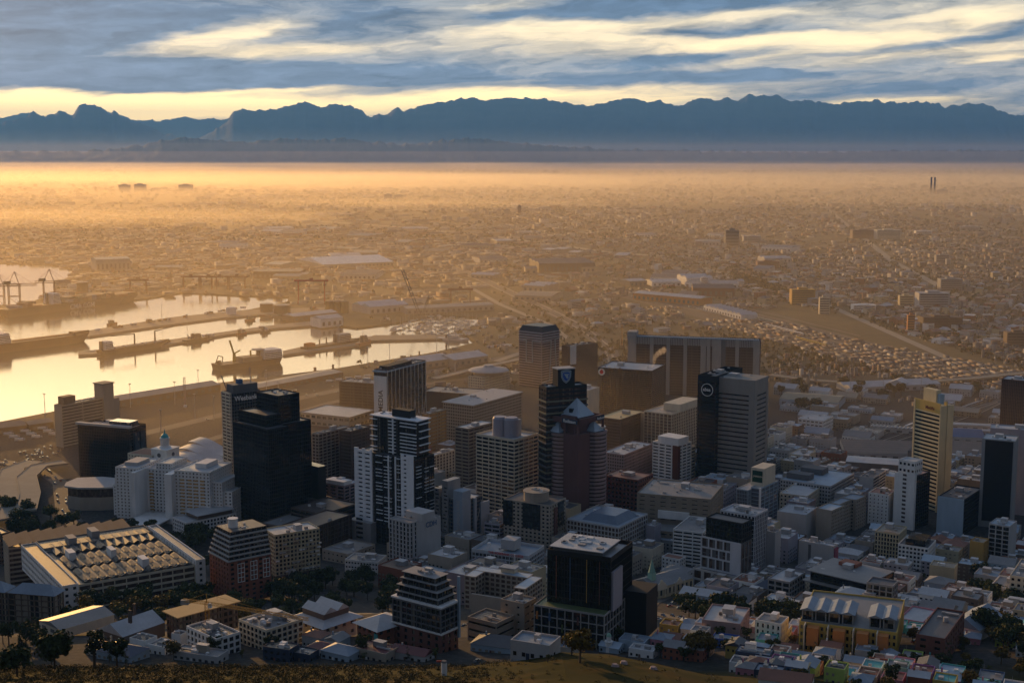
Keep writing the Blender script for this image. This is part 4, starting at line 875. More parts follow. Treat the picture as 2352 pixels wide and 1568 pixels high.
# ------------------------------------------------------------------ right hand side
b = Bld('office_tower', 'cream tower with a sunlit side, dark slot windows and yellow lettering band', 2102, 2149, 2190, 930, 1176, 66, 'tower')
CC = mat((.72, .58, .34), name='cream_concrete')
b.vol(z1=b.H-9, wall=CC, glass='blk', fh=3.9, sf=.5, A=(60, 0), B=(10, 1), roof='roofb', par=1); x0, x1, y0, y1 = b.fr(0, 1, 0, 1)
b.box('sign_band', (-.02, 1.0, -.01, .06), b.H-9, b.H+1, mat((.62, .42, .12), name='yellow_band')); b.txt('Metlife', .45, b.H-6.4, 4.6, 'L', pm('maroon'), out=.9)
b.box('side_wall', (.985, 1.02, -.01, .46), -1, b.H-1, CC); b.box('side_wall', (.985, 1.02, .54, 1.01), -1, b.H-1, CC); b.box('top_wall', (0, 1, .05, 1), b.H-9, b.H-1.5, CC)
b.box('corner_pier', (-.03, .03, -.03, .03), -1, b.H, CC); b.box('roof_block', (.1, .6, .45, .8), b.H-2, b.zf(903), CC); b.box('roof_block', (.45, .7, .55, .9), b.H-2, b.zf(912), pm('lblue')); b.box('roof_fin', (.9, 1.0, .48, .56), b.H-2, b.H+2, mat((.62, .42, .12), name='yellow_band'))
b = Bld('apartment_tower', 'white slab with a slatted stair strip and a white water tower house on top', 2055, 2096, 2137, 1092, 1218, 44, 'tower')
b.vol((0, 1, 0, .12), wall='white', glass='dark', A=(5, 1), B=(5, 1), roof='rooflt'); b.vol((0, 1, .12, 1), z1=b.H-1, pre='dark_', wall='black', glass='blk', fh=3.3, sf=.3, A=(4, .1), roof='mauve')
b.vol((.1, .9, .1, .6), z0=b.H-1, z1=b.zf(1062), pre='top_', wall='white', glass='dark', fh=5, sf=.6, A=(4, .4), roof='rooflt')
x0, x1, _, _ = b.fr(.42, .6, 0, 0)
for i in range(12): MB().box(x0, x1, -.25, -.1, 6+i*b.H/13, 8+i*b.H/13).build('stair_opening', pm('dbrown'), b.root)
B('small white block with rows of tiny square windows, left of the slatted white slab', 1995, 2038, 2058, 1136, 1208, 33, name='apartment_block', cat='apartment block', wall='white', glass='blk', fh=3.4, sf=.62, A=(4, .72), B=(4, .72), roof='rust', n=7)
b = Bld('office_building', 'block with a plain pale blue end wall and a dark windowed side', 2154, 2209, 2256, 1148, 1232, 36)
b.vol((0, 1, 0, .04), wall='lblue', glass='dark', A=(5, 1), B=(5, 1)); b.vol((0, 1, .04, 1), pre='dark_', wall='black', glass='blk', fh=3.4, sf=.4, A=(3, .3), roof='roofd'); b.clut(9)
b = Bld('office_tower', 'black glass tower face framed in grey beside the right edge', 2256, 2322, 2385, 1013, 1216, 26, 'tower', D=28)
b.vol(wall='grey', glass='dark', A=(5, 1), B=(5, 1), roof='rooflt'); b.box('glass_face', (.1, .94, -.012, 0), 6, b.H-1, pm('black', rough=.15)); b.clut(6)
B('dull grey block behind the black glass tower face', 2275, 2430, 2480, 993, 1190, 20, D=22, wall='lav', glass='dark', A=(5, 1), B=(5, 1), roof='rooflt', n=4)
B('rust brown ribbed tower at the right edge', 2301, 2345, 2400, 874, 1030, 33, D=30, name='office_tower', cat='tower', wall=mat((.16, .08, .05), name='rust_cladding'), glass='brown', fh=4, sf=.05, A=(2, .35), B=(60, 0), roof='rooflt', n=4)
b = B('long grey block with two black rooflights, right of the green sign', 1792, 1906, 1962, 1116, 1172, 34, wall='lgrey', glass='dark', fh=3.8, sf=.5, A=(3, .4), B=(3, .15), roof='lblue', n=2, big=False)
for f in ((.05, .5, .15, .35), (.1, .55, .6, .85)): b.box('rooflight', f, b.H-.5, b.H+5, pm('dgrey'))
B('cream low office block with dark square windows, left of the sawtooth rooflights', 1791, 1852, 1906, 1139, 1190, 30, wall='cream', glass='blk', fh=3.8, sf=.5, A=(4, .5), roof='rooflt', n=6)
B('grey block with white striped balconies on its side, left of the tiny windowed white block', 1974, 2004, 2035, 1097, 1158, 33, wall='lgrey', glass='dark', fh=3.2, sf=.45, A=(5, 1), B=(20, .02), roof='roofd', n=3)
b = Bld('apartment_block', 'beige apartment block with a U-shaped front and many small windows', 1875, 1908, 1990, 1172, 1244, 40, 'apartment block')
b.vol((0, 1, 0, .35), wall='beige', glass='dark', fh=3.3, sf=.5, A=(9, 1), B=(3, .55), roof='lblue'); b.vol((0, .7, .35, .7), pre='middle_', wall='beige', glass='dark', fh=3.3, sf=.5, A=(9, 1), B=(3, .5), roof='roofb'); b.vol((0, 1, .7, 1), pre='right_', wall='beige', glass='dark', fh=3.3, sf=.5, A=(9, .8), B=(4, .6), roof='roofb')
B('stained white windowless block left of the beige U-shaped apartments', 1785, 1850, 1877, 1182, 1244, 30, name='warehouse', wall='lgrey', glass='blk', A=(6, 1), B=(6, 1), roof='rooflt', n=7)
B('cream block with a row of tall dark openings near the station', 1813, 1850, 1874, 1046, 1078, 33, wall='cream', glass='blk', fh=4, sf=.6, A=(4, .5), roof='rooflt', n=3)
B('grey red block with a red striped screen on its front', 1874, 1885, 1908, 1062, 1095, 40, wall='tan', glass='brown', fh=3, sf=.4, A=(2, .3), roof='rooflt', n=3)
B('white office block below the freeway, beside dark trees', 1833, 1889, 1914, 966, 996, 33, wall='white', glass='dark', fh=4.5, sf=.6, A=(5, .3), B=(5, .3), roof='rooflt', n=3, big=False)
def shed(label, xl, xc, xr, yt, yb, th, wall='lgrey', roof='rooflt', n=1, h=3, D=None, stripes=0, name='shed', cat='shed', ax='x'):
    b = Bld(name, label, xl, xc, xr, yt, yb, th, cat, None, D); x0, x1, y0, y1 = b.fr(0, 1, 0, 1)
    MB().box(x0, x1, y0, y1, -1, b.H).build('wall', pm(wall), b.root)
    if ax == 'x':
        for i in range(n): MB().gable(x0, x1, y0+(y1-y0)*i/n+.5, y0+(y1-y0)*(i+1)/n-.5, b.H+.01, h, 'x').build('roof', roofm(roof), b.root)
    else:
        for i in range(n): MB().gable(x0+(x1-x0)*i/n+.5, x0+(x1-x0)*(i+1)/n-.5, y0, y1, b.H+.01, h, 'y').build('roof', roofm(roof), b.root)
    for i in range(max(2, int((x1-x0)/9))):
        xx = x0+3+i*9
        if xx+4 < x1: MB().box(xx, xx+4, y0-.15, y0+.05, .5, b.H*.6).build('door', pm('dgrey'), b.root)
    return b
def seg_shed(label, p0, p1, D, h, wall='lgrey', roof='rooflt', n=1, rh=3, name='shed', cat='shed', ax='x'):
    """front wall runs from pixel p0 to p1 on the ground, depth D away from the viewer"""
    a, b_ = G(*p0), G(*p1); d = b_-a; W_ = d.length; ang = math.atan2(d.y, d.x); t = thing(name, label, cat, a, ang)
    MB().box(0, W_, 0, D, -1, h).build('wall', pm(wall), t)
    if ax == 'x':
        for i in range(n): MB().gable(0, W_, D*i/n+.3, D*(i+1)/n-.3, h+.01, rh, 'x', oh=.3).build('roof', roofm(roof), t)
    else:
        for i in range(n): MB().gable(W_*i/n+.3, W_*(i+1)/n-.3, 0, D, h+.01, rh, 'y', oh=.3).build('roof', roofm(roof), t)
    k = max(2, min(24, int(W_/12)))
    for i in range(k): MB().box(W_*(i+.25)/k, W_*(i+.7)/k, -.15, .05, h*.15, h*.6).build('door', pm('dgrey'), t)
    c = a+Vector((math.cos(ang)*W_/2-math.sin(ang)*D/2, math.sin(ang)*W_/2+math.cos(ang)*D/2, 0)); FOOT.append((c.x, c.y, W_/2, D/2, ang, 0, 0, label)); return t
SEG = [('wide brown station roof with dark strips, left of the sunlit cream tower', (1942, 1052), (2122, 1058), 75, 7, dict(roof='brown', n=6, rh=1.2)),
    ('wide brown station roof with dark strips, right of the sunlit cream tower', (2186, 1054), (2330, 1060), 72, 7, dict(roof='brown', n=6, rh=1.2)),
    ('long blue tinted station canopy behind the sunlit cream tower', (2160, 1016), (2262, 1021), 50, 8, dict(roof='blue', n=5, rh=2)),
    ('long white platform canopy behind the sunlit cream tower', (2160, 985), (2345, 994), 14, 7, dict(roof='lgrey', rh=1)),
    ('second long white platform canopy, nearer than the other one', (2150, 997), (2345, 1006), 12, 7, dict(roof='lgrey', rh=1)),
    ('zigzag roofed platform shelter left of the sunlit cream tower', (1998, 990), (2108, 998), 12, 6, dict(roof='grey', n=12, rh=1.6, ax='y')),
    ('long grey station hall with a pale edge', (1942, 1084), (2080, 1094), 32, 12, dict(wall='dgrey', rh=1.2)),
    ('long sports hall with a pale yellow roof', (1790, 930), (1925, 940), 58, 9, dict(wall='lblue', roof='olive', rh=4, name='sports_hall', cat='hall'))]
for l_, p0, p1, D_, h_, kw in SEG: seg_shed(l_, p0, p1, D_, h_, **kw)
b = B('ochre building with a sloping roofline beside the gridded tall block', 2228, 2256, 2272, 1246, 1308, 36, wall='ochre', glass='dark', fh=3.6, sf=.6, A=(9, 1), B=(7, .8), roof='tan', n=2, big=False)
B('tall narrow block with a white window grid over dark glass, top storey with openings', 2272, 2314, 2336, 1208, 1306, 36, name='apartment_block', cat='apartment block', wall='lgrey', glass='dark', fh=3.6, sf=.18, A=(5, .16), B=(9, 1), roof='lblue', n=6)
b = B('white office with close set windows and a black glass penthouse', 2063, 2130, 2150, 1258, 1312, 30, wall='white', glass='dark', fh=3.5, sf=.42, A=(3, .35), B=(3, .4), roof='roofd', n=3); b.box('penthouse', (.2, .85, .15, .9), b.H-.5, b.H+4.5, gm('blk'))
B('cream office block with vertical piers behind the white office with a penthouse', 2010, 2062, 2083, 1226, 1290, 30, wall='ybeige', glass='dark', fh=3.6, sf=.25, A=(2.6, .4), roof='tan', n=5)
b = B('pale block carrying a pink and purple billboard on its side', 1835, 1912, 1924, 1254, 1326, 36, wall='lgrey', glass='dark', A=(8, 1), B=(8, 1), roof='rooflt', n=6)
b.box('billboard', (1.0, 1.04, .15, .9), b.H*.45, b.H-2, mat((.25, .06, .1), var=1.2, vs=1.2, name='billboard_print')); b.box('light_shaft', (.28, .36, -.02, 0), 0, b.H-2, pm('dgrey'))
b = B('long black glazed building with stacked pale roof decks, behind the yellow apartments', 1862, 1990, 2054, 1340, 1402, 42, wall='black', glass='blk', fh=4, sf=.25, A=(30, 0), roof='roofg', n=6)
x0, x1, y0, y1 = b.fr(-.1, 1.08, -.1, .98); MB().box(x0, x1, y0, y1, b.H*.62, b.H*.66).build('roof_deck', roofm('roofg'), b.root); MB().box(x0+2, x1-2, y0+2, y1-2, b.H, b.H+.6).build('roof_deck', roofm('roofg'), b.root); b.box('rooftop_cafe', (.2, .5, .6, .85), b.H, b.H+3, pm('brick'))
b = Bld('apartment_block', 'cubic concrete apartment block with stepped open terraces, behind the yellow apartments', 1950, 2035, 2062, 1392, 1442, 30, 'apartment block')
b.vol((0, 1, 0, .5), wall='grey', glass='dark', fh=3.3, sf=.2, A=(4, .18), roof='roofd'); b.vol((.3, 1, .5, 1), z1=b.H+9, pre='rear_', wall='grey', glass='dark', fh=3.3, sf=.2, A=(4, .2), roof='roofd'); b.clut(6)
b = Bld('apartment_block', 'long yellow and orange apartment row with grey roof pavilions', 1836, 2058, 2078, 1452, 1512, 20, 'apartment block')
b.vol((0, 1, 0, 1), wall='yellow', glass='dark', fh=3.3, sf=.42, A=(2.6, .5), B=(3, .5), roof='roofg')
for i, k in enumerate((.09, .36, .60, .8)): b.box('orange_bay', (k, k+.12, -.09, .0), 3, b.H*.92, pm('orange', var=.1))
for k in (.0, .24, .5, .74): b.box('white_joint', (k+.06, k+.072, -.1, .0), 0, b.H, pm('cream'))
for i in range(7):
    if i == 4: continue
    f0 = .01+i*.14; x0, x1, y0, y1 = b.fr(f0, f0+.115, .1, .45)
    b.vol((f0, f0+.115, .1, .45), z0=b.H-.9, z1=b.H+4.6, pre='pavilion_', wall='grey', glass='dark', fh=4.4, sf=.12, A=(5, .2), roof='roofg', par=.2)
    MB().gable(x0-.5, x1+.5, y0-.6, y1, b.H+4.7, 1.5, 'y').build('pitched_roof', roofm('roofb'), b.root)
B('red brick block with a rounded flat top, behind the small coloured houses', 2104, 2168, 2216, 1466, 1522, 30, wall='dbrick', glass='dark', fh=3.6, sf=.55, A=(6, .6), roof='roofd', n=4, big=False)
shed('big grey metal warehouse with a ridge light, right of the red brick block', 2180, 2250, 2302, 1448, 1472, 40, 'white', 'roofb', 1, 5, name='warehouse', cat='warehouse', ax='y')
B('plain beige block with white ornaments along its parapet', 2135, 2190, 2200, 1304, 1346, 28, wall='ybeige', glass='dark', A=(6, 1), B=(5, .8), roof='tan', n=2, big=False)
B('pink building with white hipped roofs', 2066, 2120, 2150, 1428, 1448, 33, name='house', cat='house', wall='pink', glass='dark', fh=3.4, sf=.6, A=(4, .6), roof='rooflt', n=0).root
b = Bld('hotel', 'small white corner office with tall dark window slots', 1735, 1792, 1812, 1432, 1488, 30, 'building')
b.vol(wall='white', glass='blk', fh=3.3, sf=.35, A=(2.7, .62), B=(2.7, .6), roof='roofg'); b.box('stair_house', (.45, .7, .4, .8), b.H-.5, b.H+2.6, pm('white'))
B('low pale building with a navy cube at its end, across the street from the trees', 1612, 1700, 1722, 1432, 1470, 20, wall='mauve', glass='dark', fh=4, sf=.75, A=(7, .75), roof='lgrey', n=5)
b = B('cream building with round tower-like corners and pale blue dome balcony', 2320, 2372, 2400, 1328, 1400, 30, wall='cream', glass='dark', fh=3.6, sf=.5, A=(4, .5), roof='roofg', n=4)
B('white low building on arches between the dark trees', 2275, 2330, 2352, 1352, 1392, 33, wall='white', glass='dark', fh=3.6, sf=.5, A=(4, .45), roof='roofg', n=4)
# church: ornate cream front and green spire
b = Bld('church', 'cream church with curved gables and a small green spire', 1450, 1504, 1592, 1352, 1376, 50, 'church')
x0, x1, y0, y1 = b.fr(0, 1, 0, 1); MB().box(x0, x1, y0, y1, -1, b.H).build('wall', pm('ybeige'), b.root); MB().gable(x0, x1, y0, y1, b.H+.02, 5, 'y').build('roof', roofm('roofg'), b.root)
for i in range(9):
    y = y0+(y1-y0)*(i+.3)/9; MB().box(x1, x1+.25, y, y+1.6, 1.5, b.H-2).build('window', gm('dark'), b.root)
for i in range(4): MB().box(x1-.1, x1+.5, y0+(y1-y0)*i/4, y0+(y1-y0)*i/4+.9, 0, b.H+.6).build('pilaster', pm('cream'), b.root)
def gablewall(nm, x, ya, yb_, z, h, m, par):
    q = MB(); pr = [(0, 0), (0, .35), (.12, .4), (.2, .62), (.34, .72), (.42, .95), (.5, 1), (.58, .95), (.66, .72), (.8, .62), (.88, .4), (1, .35), (1, 0)]; n = len(pr)
    for o_ in (0, .6): q.v += [(x+o_, ya+(yb_-ya)*a, z+h*c_) for a, c_ in pr]
    q.f = [tuple(range(n-1, -1, -1)), tuple(range(n, 2*n))]+[(i, (i+1) % n, n+(i+1) % n, n+i) for i in range(n)]; return q.build(nm, m, par)
gablewall('curved_gable', x1+.2, y0+.5, y0+(y1-y0)*.3, b.H-2, 8, pm('cream'), b.root); gablewall('curved_gable', x1+.2, y0+(y1-y0)*.55, y0+(y1-y0)*.7, b.H-1, 5, pm('cream'), b.root)
cx, cy2 = x0+(x1-x0)*.6, y0+(y1-y0)*.16; MB().box(cx-2.2, cx+2.2, cy2-2.2, cy2+2.2, b.H, b.H+9).build('bell_tower', pm('mint'), b.root); MB().cyl(cx, cy2, b.H+9, b.H+19, 2.8, .1, 8).build('spire', mat((.2, .36, .3), name='copper_green'), b.root)
B('white three storey house with a red roof behind the church', 1520, 1560, 1575, 1284, 1316, 35, name='house', cat='house', wall='white', glass='dark', fh=3.3, sf=.5, A=(3.4, .55), roof='rust', n=0)
b = B('old navy and white hotel with dormers and balcony rails', 1712, 1745, 1796, 1362, 1388, 40, name='hotel', cat='hotel', wall='lblue', glass='dark', fh=3.6, sf=.3, A=(3, .3), roof='roofb', n=0); x0, x1, y0, y1 = b.fr(0, 1, 0, 1); MB().hip(x0, x1, y0, y1, b.H, 4).build('hip_roof', roofm('navy'), b.root)
for i in range(5): MB().box(x0+(x1-x0)*(i+.2)/5, x0+(x1-x0)*(i+.6)/5, y0-.2, y0+2, b.H, b.H+1.8).build('dormer', pm('white'), b.root)
B('white modern block with a tilted roof slab, right of the navy and white hotel', 1764, 1812, 1850, 1336, 1394, 35, wall='grey', glass='blk', fh=4, sf=.3, A=(5, .2), roof='rooflt', n=2)
# ------------------------------------------------------------------ lower left
b = Bld('factory', 'old white factory with rows of pitched skylights and a bright white end wall', 48, 146, 463, 1345, 1402, 57, 'factory')
x0, x1, y0, y1 = b.fr(0, 1, 0, 1)
b.vol((0, 1, 0, .11), wall='white', glass='dark', fh=4.2, sf=.55, A=(4.4, .35), B=(4.4, .6), roof='brown')
b.vol((.2, 1, .11, .95), z1=b.H-1, pre='hall_', wall='cream', glass='brown', fh=4.4, sf=.35, A=(8, .05), B=(8, .08), roof='roofd'); b.vol((0, .2, .11, .95), z1=b.H+1, pre='rear_', wall='beige', glass='brown', fh=4.4, sf=.35, A=(8, .1), roof='roofd'); b.vol((.1, 1.02, .95, 1.02), z1=b.H+3, pre='end_', wall='white', glass='dark', fh=4, sf=.5, A=(6, .7), roof='roofg')
SKL = mat((.22, .19, .15), rough=.75, name='skylight_glass')
for row, (fa, fb) in enumerate(((.72, .98), (.42, .68), (.1, .34))):
    xa, xb, _, _ = b.fr(fa, fb, 0, 0); n = 12
    for i in range(n):
        ya = y0+(y1-y0)*(.16+.78*i/n); yb_ = ya+(y1-y0)*.78/n-.4; h = 1.7
        o = MB().gable(xa, xb, ya, yb_, b.H-1+.3, h, 'x', oh=0).build('sawtooth_roof', roofm('roofd'), b.root)
        if row < 2:
            q = MB(); ym = (ya+yb_)/2
            for j in range(2):
                a, c_ = xa+(xb-xa)*(.08+.47*j), xa+(xb-xa)*(.45+.47*j); q_ = len(q.v)
                q.v += [(a, ya+.4, b.H-.45), (c_, ya+.4, b.H-.45), (c_, ym-.3, b.H+h-.95), (a, ym-.3, b.H+h-.95)]; q.f.append((q_, q_+1, q_+2, q_+3))
            q.v = [(x, y-.0, z+.35) for x, y, z in q.v]; q.build('skylight', SKL, o)
for f in ((.42, .52, .2, .25), (.5, .6, .48, .52), (.8, .9, .6, .65), (.1, .2, .3, .36), (.0, .12, .5, .56)): b.box('roof_house', f, b.H-1, b.H+5.5, pm('white' if f[0] > .3 else 'grey'))
b = Bld('office_building', 'long office bar with tilted sunshade roofs, behind the old white factory', 6, 24, 304, 1258, 1352, 62)
b.vol(wall='beige', glass='brown', fh=3.6, sf=.42, A=(5, .5), B=(60, .02), roof='roofg')
x0, x1, y0, y1 = b.fr(0, 1, 0, 1)
for i in range(10):
    ya = y0+(y1-y0)*i/10; yb_ = ya+(y1-y0)*.095; q = MB(); q.v = [(x0-2, ya, b.H+1), (x1+2, ya, b.H+1), (x1+2, yb_, b.H+3), (x0-2, yb_, b.H+3), (x0-2, ya, b.H+1.4), (x1+2, ya, b.H+1.4), (x1+2, yb_, b.H+3.4), (x0-2, yb_, b.H+3.4)]
    q.f = [(3, 2, 1, 0), (4, 5, 6, 7), (0, 1, 5, 4), (1, 2, 6, 5), (2, 3, 7, 6), (3, 0, 4, 7)]; q.build('tilted_roof', pm('brown', rough=.95), b.root)
b = Bld('apartment_block', 'brown hip-roofed apartment block with framed balconies at the left edge', -90, 128, 146, 1368, 1440, 12, 'apartment block')
b.vol(wall='brown', glass='shut', fh=3.4, sf=.16, A=(4.5, .1), B=(4.5, .2), roof='roofg', par=.4); x0, x1, y0, y1 = b.fr(0, 1, 0, 1); MB().hip((x0+x1)/2+2, x1, y0, y1, b.H+.1, 5, 1).build('hip_roof', roofm('roofb'), b.root); MB().hip(x0, (x0+x1)/2-2, y0, y1, b.H+.1, 5, 1).build('hip_roof', roofm('roofb'), b.root)
b = B('dark roofed building cut by the left edge above the tilted sunshades', -60, 4, 24, 1225, 1300, 45, wall='brown', glass='dark', fh=3.6, sf=.4, A=(4, .3), roof='roofd', n=2)
shed('long low school wing with a pale roof, lower left', 90, 140, 262, 1446, 1464, 42, 'cream', 'roofg', 1, 2.5, name='school_wing', cat='building', ax='y')
b = shed('hall with a broad pitched metal roof over tall columns, lower left', 226, 285, 378, 1462, 1490, 36, 'brown', 'rooflt', 1, 5, name='hall', cat='hall', ax='y')
for i in range(4): MB().box(-b.W*i/3-.5 if i else -1, -b.W*i/3+.5 if i else 0, -3, -2.2, 0, b.H).build('column', pm('cream'), b.root)
MB().box(-b.W*.3, -b.W*.2, b.D*.3, b.D*.34, b.H+4, b.H+11).build('chimney', pm('dbrown'), b.root); MB().box(-b.W*.6, -b.W*.52, b.D*.6, b.D*.64, b.H+4, b.H+11).build('chimney', pm('dbrown'), b.root)
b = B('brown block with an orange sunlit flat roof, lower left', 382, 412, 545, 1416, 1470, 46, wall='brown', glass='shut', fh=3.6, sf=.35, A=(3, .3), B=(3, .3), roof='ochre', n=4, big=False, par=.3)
b.box('roof_overhang', (-.1, 1.15, -.05, 1.03), b.H-.2, b.H+.35, mat((.5, .34, .16), name='orange_lit_roof'))  # warm sunlight on the roof top put into its orange colour
B('white framed new apartment wing with a gravel roof, left of the tower crane', 428, 498, 552, 1466, 1506, 44, name='apartment_block', cat='apartment block', wall='white', glass='dark', fh=3.3, sf=.3, A=(3.4, .4), B=(3.4, .3), roof='roofd', n=16)
B('cream building with long rows of balconies around a yard, right of the tower crane', 548, 612, 696, 1446, 1494, 44, name='apartment_block', cat='apartment block', wall='cream', glass='dark', fh=3.3, sf=.3, A=(3.6, .3), B=(3.6, .3), roof='roofg', n=24)
b = Bld('civic_building', 'building with a pale double pitched roof and a deep roof skirt', 678, 744, 818, 1440, 1474, 42)
b.vol(wall='cream', glass='brown', fh=4.5, sf=.6, A=(6, .6), roof='roofg', par=.3); x0, x1, y0, y1 = b.fr(0, 1, 0, 1); MB().prism([(x0-3, y0-3), (x1+3, y0-3), (x1+3, y1+3), (x0-3, y1+3)], b.H+.1, b.H+2.5, [(x0+3, y0+3), (x1-3, y0+3), (x1-3, y1-3), (x0+3, y1-3)]).build('roof_skirt', roofm('rooflt'), b.root); b.box('upper_storey', (.12, .88, .12, .88), b.H+2.5, b.H+5.5, pm('brown'))
MB().gable(x0+3, x1-3, y0+3, (y0+y1)/2, b.H+5.5, 3, 'x').build('upper_roof', roofm('rooflt'), b.root); MB().gable(x0+3, x1-3, (y0+y1)/2+1, y1-3, b.H+5.5, 3, 'x').build('upper_roof', roofm('rooflt'), b.root)
b = Bld('office_building', 'red brick office with a grey hipped roof and a green banner', 820, 868, 934, 1448, 1490, 46)
b.vol(wall='brick', glass='dark', fh=3.8, sf=.5, A=(4, .5), B=(4.5, .5), roof='roofg', par=.2); x0, x1, y0, y1 = b.fr(0, 1, 0, 1); MB().hip(x0, x1, y0, y1, b.H+.1, 4.5, 2).build('hip_roof', roofm('rooflt'), b.root); b.box('banner', (.86, 1.01, -.03, 0), 1, b.H*.8, pm('teal'))
b = B('white low office range with strip windows, behind the street trees', 792, 868, 888, 1290, 1318, 16, wall='white', glass='dark', fh=3.6, sf=.6, A=(2.6, .3), roof='roofg', n=6)
B('long white and tan low building with a grey ribbed roof', 740, 800, 862, 1272, 1296, 34, name='workshop', wall='beige', glass='dark', fh=4, sf=.7, A=(5, .6), roof='roofg', n=5)
# ------------------------------------------------------------------ infill of the city
import numpy as np
from collections import Counter
def inpoly(p, poly):
    x, y = p; c = False; j = len(poly)-1
    for i in range(len(poly)):
        a, b_ = poly[i], poly[j]
        if (a[1] > y) != (b_[1] > y) and x < (b_[0]-a[0])*(y-a[1])/(b_[1]-a[1])+a[0]: c = not c
        j = i
    return c
def hits(cx, cy_, hw, hd, ang, pad=2):
    """oriented rectangles overlap?"""
    ca, sa = math.cos(ang), math.sin(ang); R0 = math.hypot(hw, hd)
    for f in FOOT:
        dx, dy = f[0]-cx, f[1]-cy_
        if dx*dx+dy*dy > (R0+math.hypot(f[2], f[3])+pad)**2: continue
        cb, sb = math.cos(f[4]), math.sin(f[4]); ok = True
        for ax, ay in ((ca, sa), (-sa, ca), (cb, sb), (-sb, cb)):
            d = abs(dx*ax+dy*ay)
            r1 = hw*abs(ca*ax+sa*ay)+hd*abs(-sa*ax+ca*ay); r2 = f[2]*abs(cb*ax+sb*ay)+f[3]*abs(-sb*ax+cb*ay)
            if d > r1+r2+pad: ok = False; break
        if ok: return True
    return False
LM = [(630, 1200, 'tallest black glass tower'), (380, 1200, 'stepped white hotel'), (250, 1100, 'black glass hotel'), (160, 1020, 'beige harbour slab'), (255, 1380, 'old white factory'), (550, 1370, 'red brick apartments'), (680, 1340, 'beige balcony apartments'), (900, 1250, 'black and white striped tower'),
      (950, 1320, 'block lettered CDH'), (1160, 1190, 'tower with roof drums'), (1225, 1290, 'beige tower with dark corners'), (1330, 1205, 'hotel with pyramids'), (1290, 1190, 'tower with the shield'), (1450, 955, 'wide banded black block'), (1600, 900, 'long concrete slab'), (1700, 1130, 'grey slotted tower'), (1390, 1300, 'block with a blue glass roof'),
      (1340, 1500, 'black cube tower'), (1010, 1495, 'terraced glass apartments'), (1130, 1475, 'beige slotted garage'), (1165, 1340, 'college with red letters'), (1670, 1350, 'bronze framed tower'), (1590, 1295, 'white parking block'), (1740, 1225, 'block with the green sign'), (1880, 1160, 'black rooflights'), (1830, 1240, 'stained white block'),
      (1930, 1240, 'beige U-shaped apartments'), (2025, 1205, 'tiny windowed white block'), (2095, 1210, 'slatted white slab'), (2150, 1170, 'sunlit cream tower'), (2205, 1230, 'pale blue end wall'), (2300, 1210, 'black glass tower face'), (2310, 1300, 'white gridded tall block'), (2250, 1305, 'ochre building'), (2110, 1310, 'white office with a black penthouse'),
      (1880, 1320, 'block with the billboard'), (1980, 1400, 'black glazed decks'), (1950, 1510, 'yellow apartment row'), (1775, 1488, 'white corner office'), (1500, 1370, 'church with a green spire'), (2160, 1520, 'red brick round topped block'), (2240, 1470, 'grey ridge warehouse'), (1000, 1310, 'white ship-like block'), (920, 985, 'tower lettered MEDIA24'), (1240, 890, 'tower with T outlines'), (745, 1470, 'double pitched roof'), (870, 1490, 'red brick office'), (300, 1480, 'metal roofed hall'),
      (470, 1500, 'tower crane'), (2250, 1050, 'brown station roofs'), (1870, 990, 'white block below the freeway'), (1870, 930, 'yellow roofed sports hall'), (1740, 1510, 'navy corner house'), (1600, 1500, 'big autumn tree'), (1400, 1505, 'small white domed shrine'), (2050, 1545, 'grey roofed pink house')]
seenlab = Counter(); LABO = {}
def rel_label(head, u, v):
    """head + nearest landmark; None if the words are used up"""
    ds = sorted((math.hypot(u-a, (v-b_)*1.8), a, b_, s_) for a, b_, s_ in LM)[:4]
    for d, a, b_, s_ in ds:
        dx, dy = u-a, (v-b_)*1.8
        rels = []
        if abs(dx) >= abs(dy): rels = ['right of' if dx > 0 else 'left of', 'in front of' if dy > 0 else 'behind']
        else: rels = ['in front of' if dy > 0 else 'behind', 'right of' if dx > 0 else 'left of']
        for q in rels:
            t_ = f'{head} {q} the {s_}'
            if len(t_.replace('-', ' ').split()) <= 16 and seenlab[t_] == 0: seenlab[t_] += 1; return t_, True
    s_ = [d[3] for d in ds if len((head+' '+d[3]).split()) <= 13][0] if any(len((head+' '+d[3]).split()) <= 13 for d in ds) else ds[0][3].split()[-1]; t_ = f'{head} near the {s_}'; seenlab[t_] += 1
    return t_, seenlab[t_] == 1
CN_ = dict(white='white', cream='cream', beige='beige', tan='tan', grey='grey', lgrey='pale grey', dgrey='dark grey', black='black', brick='red brick', dbrick='dark red', brown='brown', mauve='mauve', lblue='pale blue', blue='blue', navy='navy', yellow='yellow', ochre='ochre', orange='orange', pink='pink', purple='purple', teal='turquoise', lime='lime green', mint='mint green', red='red', royal='bright blue', lav='lilac grey', ybeige='sand coloured', green='green', olive='olive', dbrown='dark brown')
RN_ = dict(roofg='grey', rooflt='pale', roofd='dark', roofb='blue grey', rust='rust red', maroon='maroon', brown='brown', teal='turquoise', lblue='pale blue', tan='tan')
NW = ['one', 'two', 'three', 'four', 'five', 'six', 'seven', 'eight', 'nine', 'ten', 'eleven', 'twelve']
WPANE = {}
def pane_mesh(w, h, m):
    k = (w, h, m.name)
    if k not in WPANE: WPANE[k] = MB().box(0, w, -.07, .12, 0, h).mesh('window', m)
    return WPANE[k]
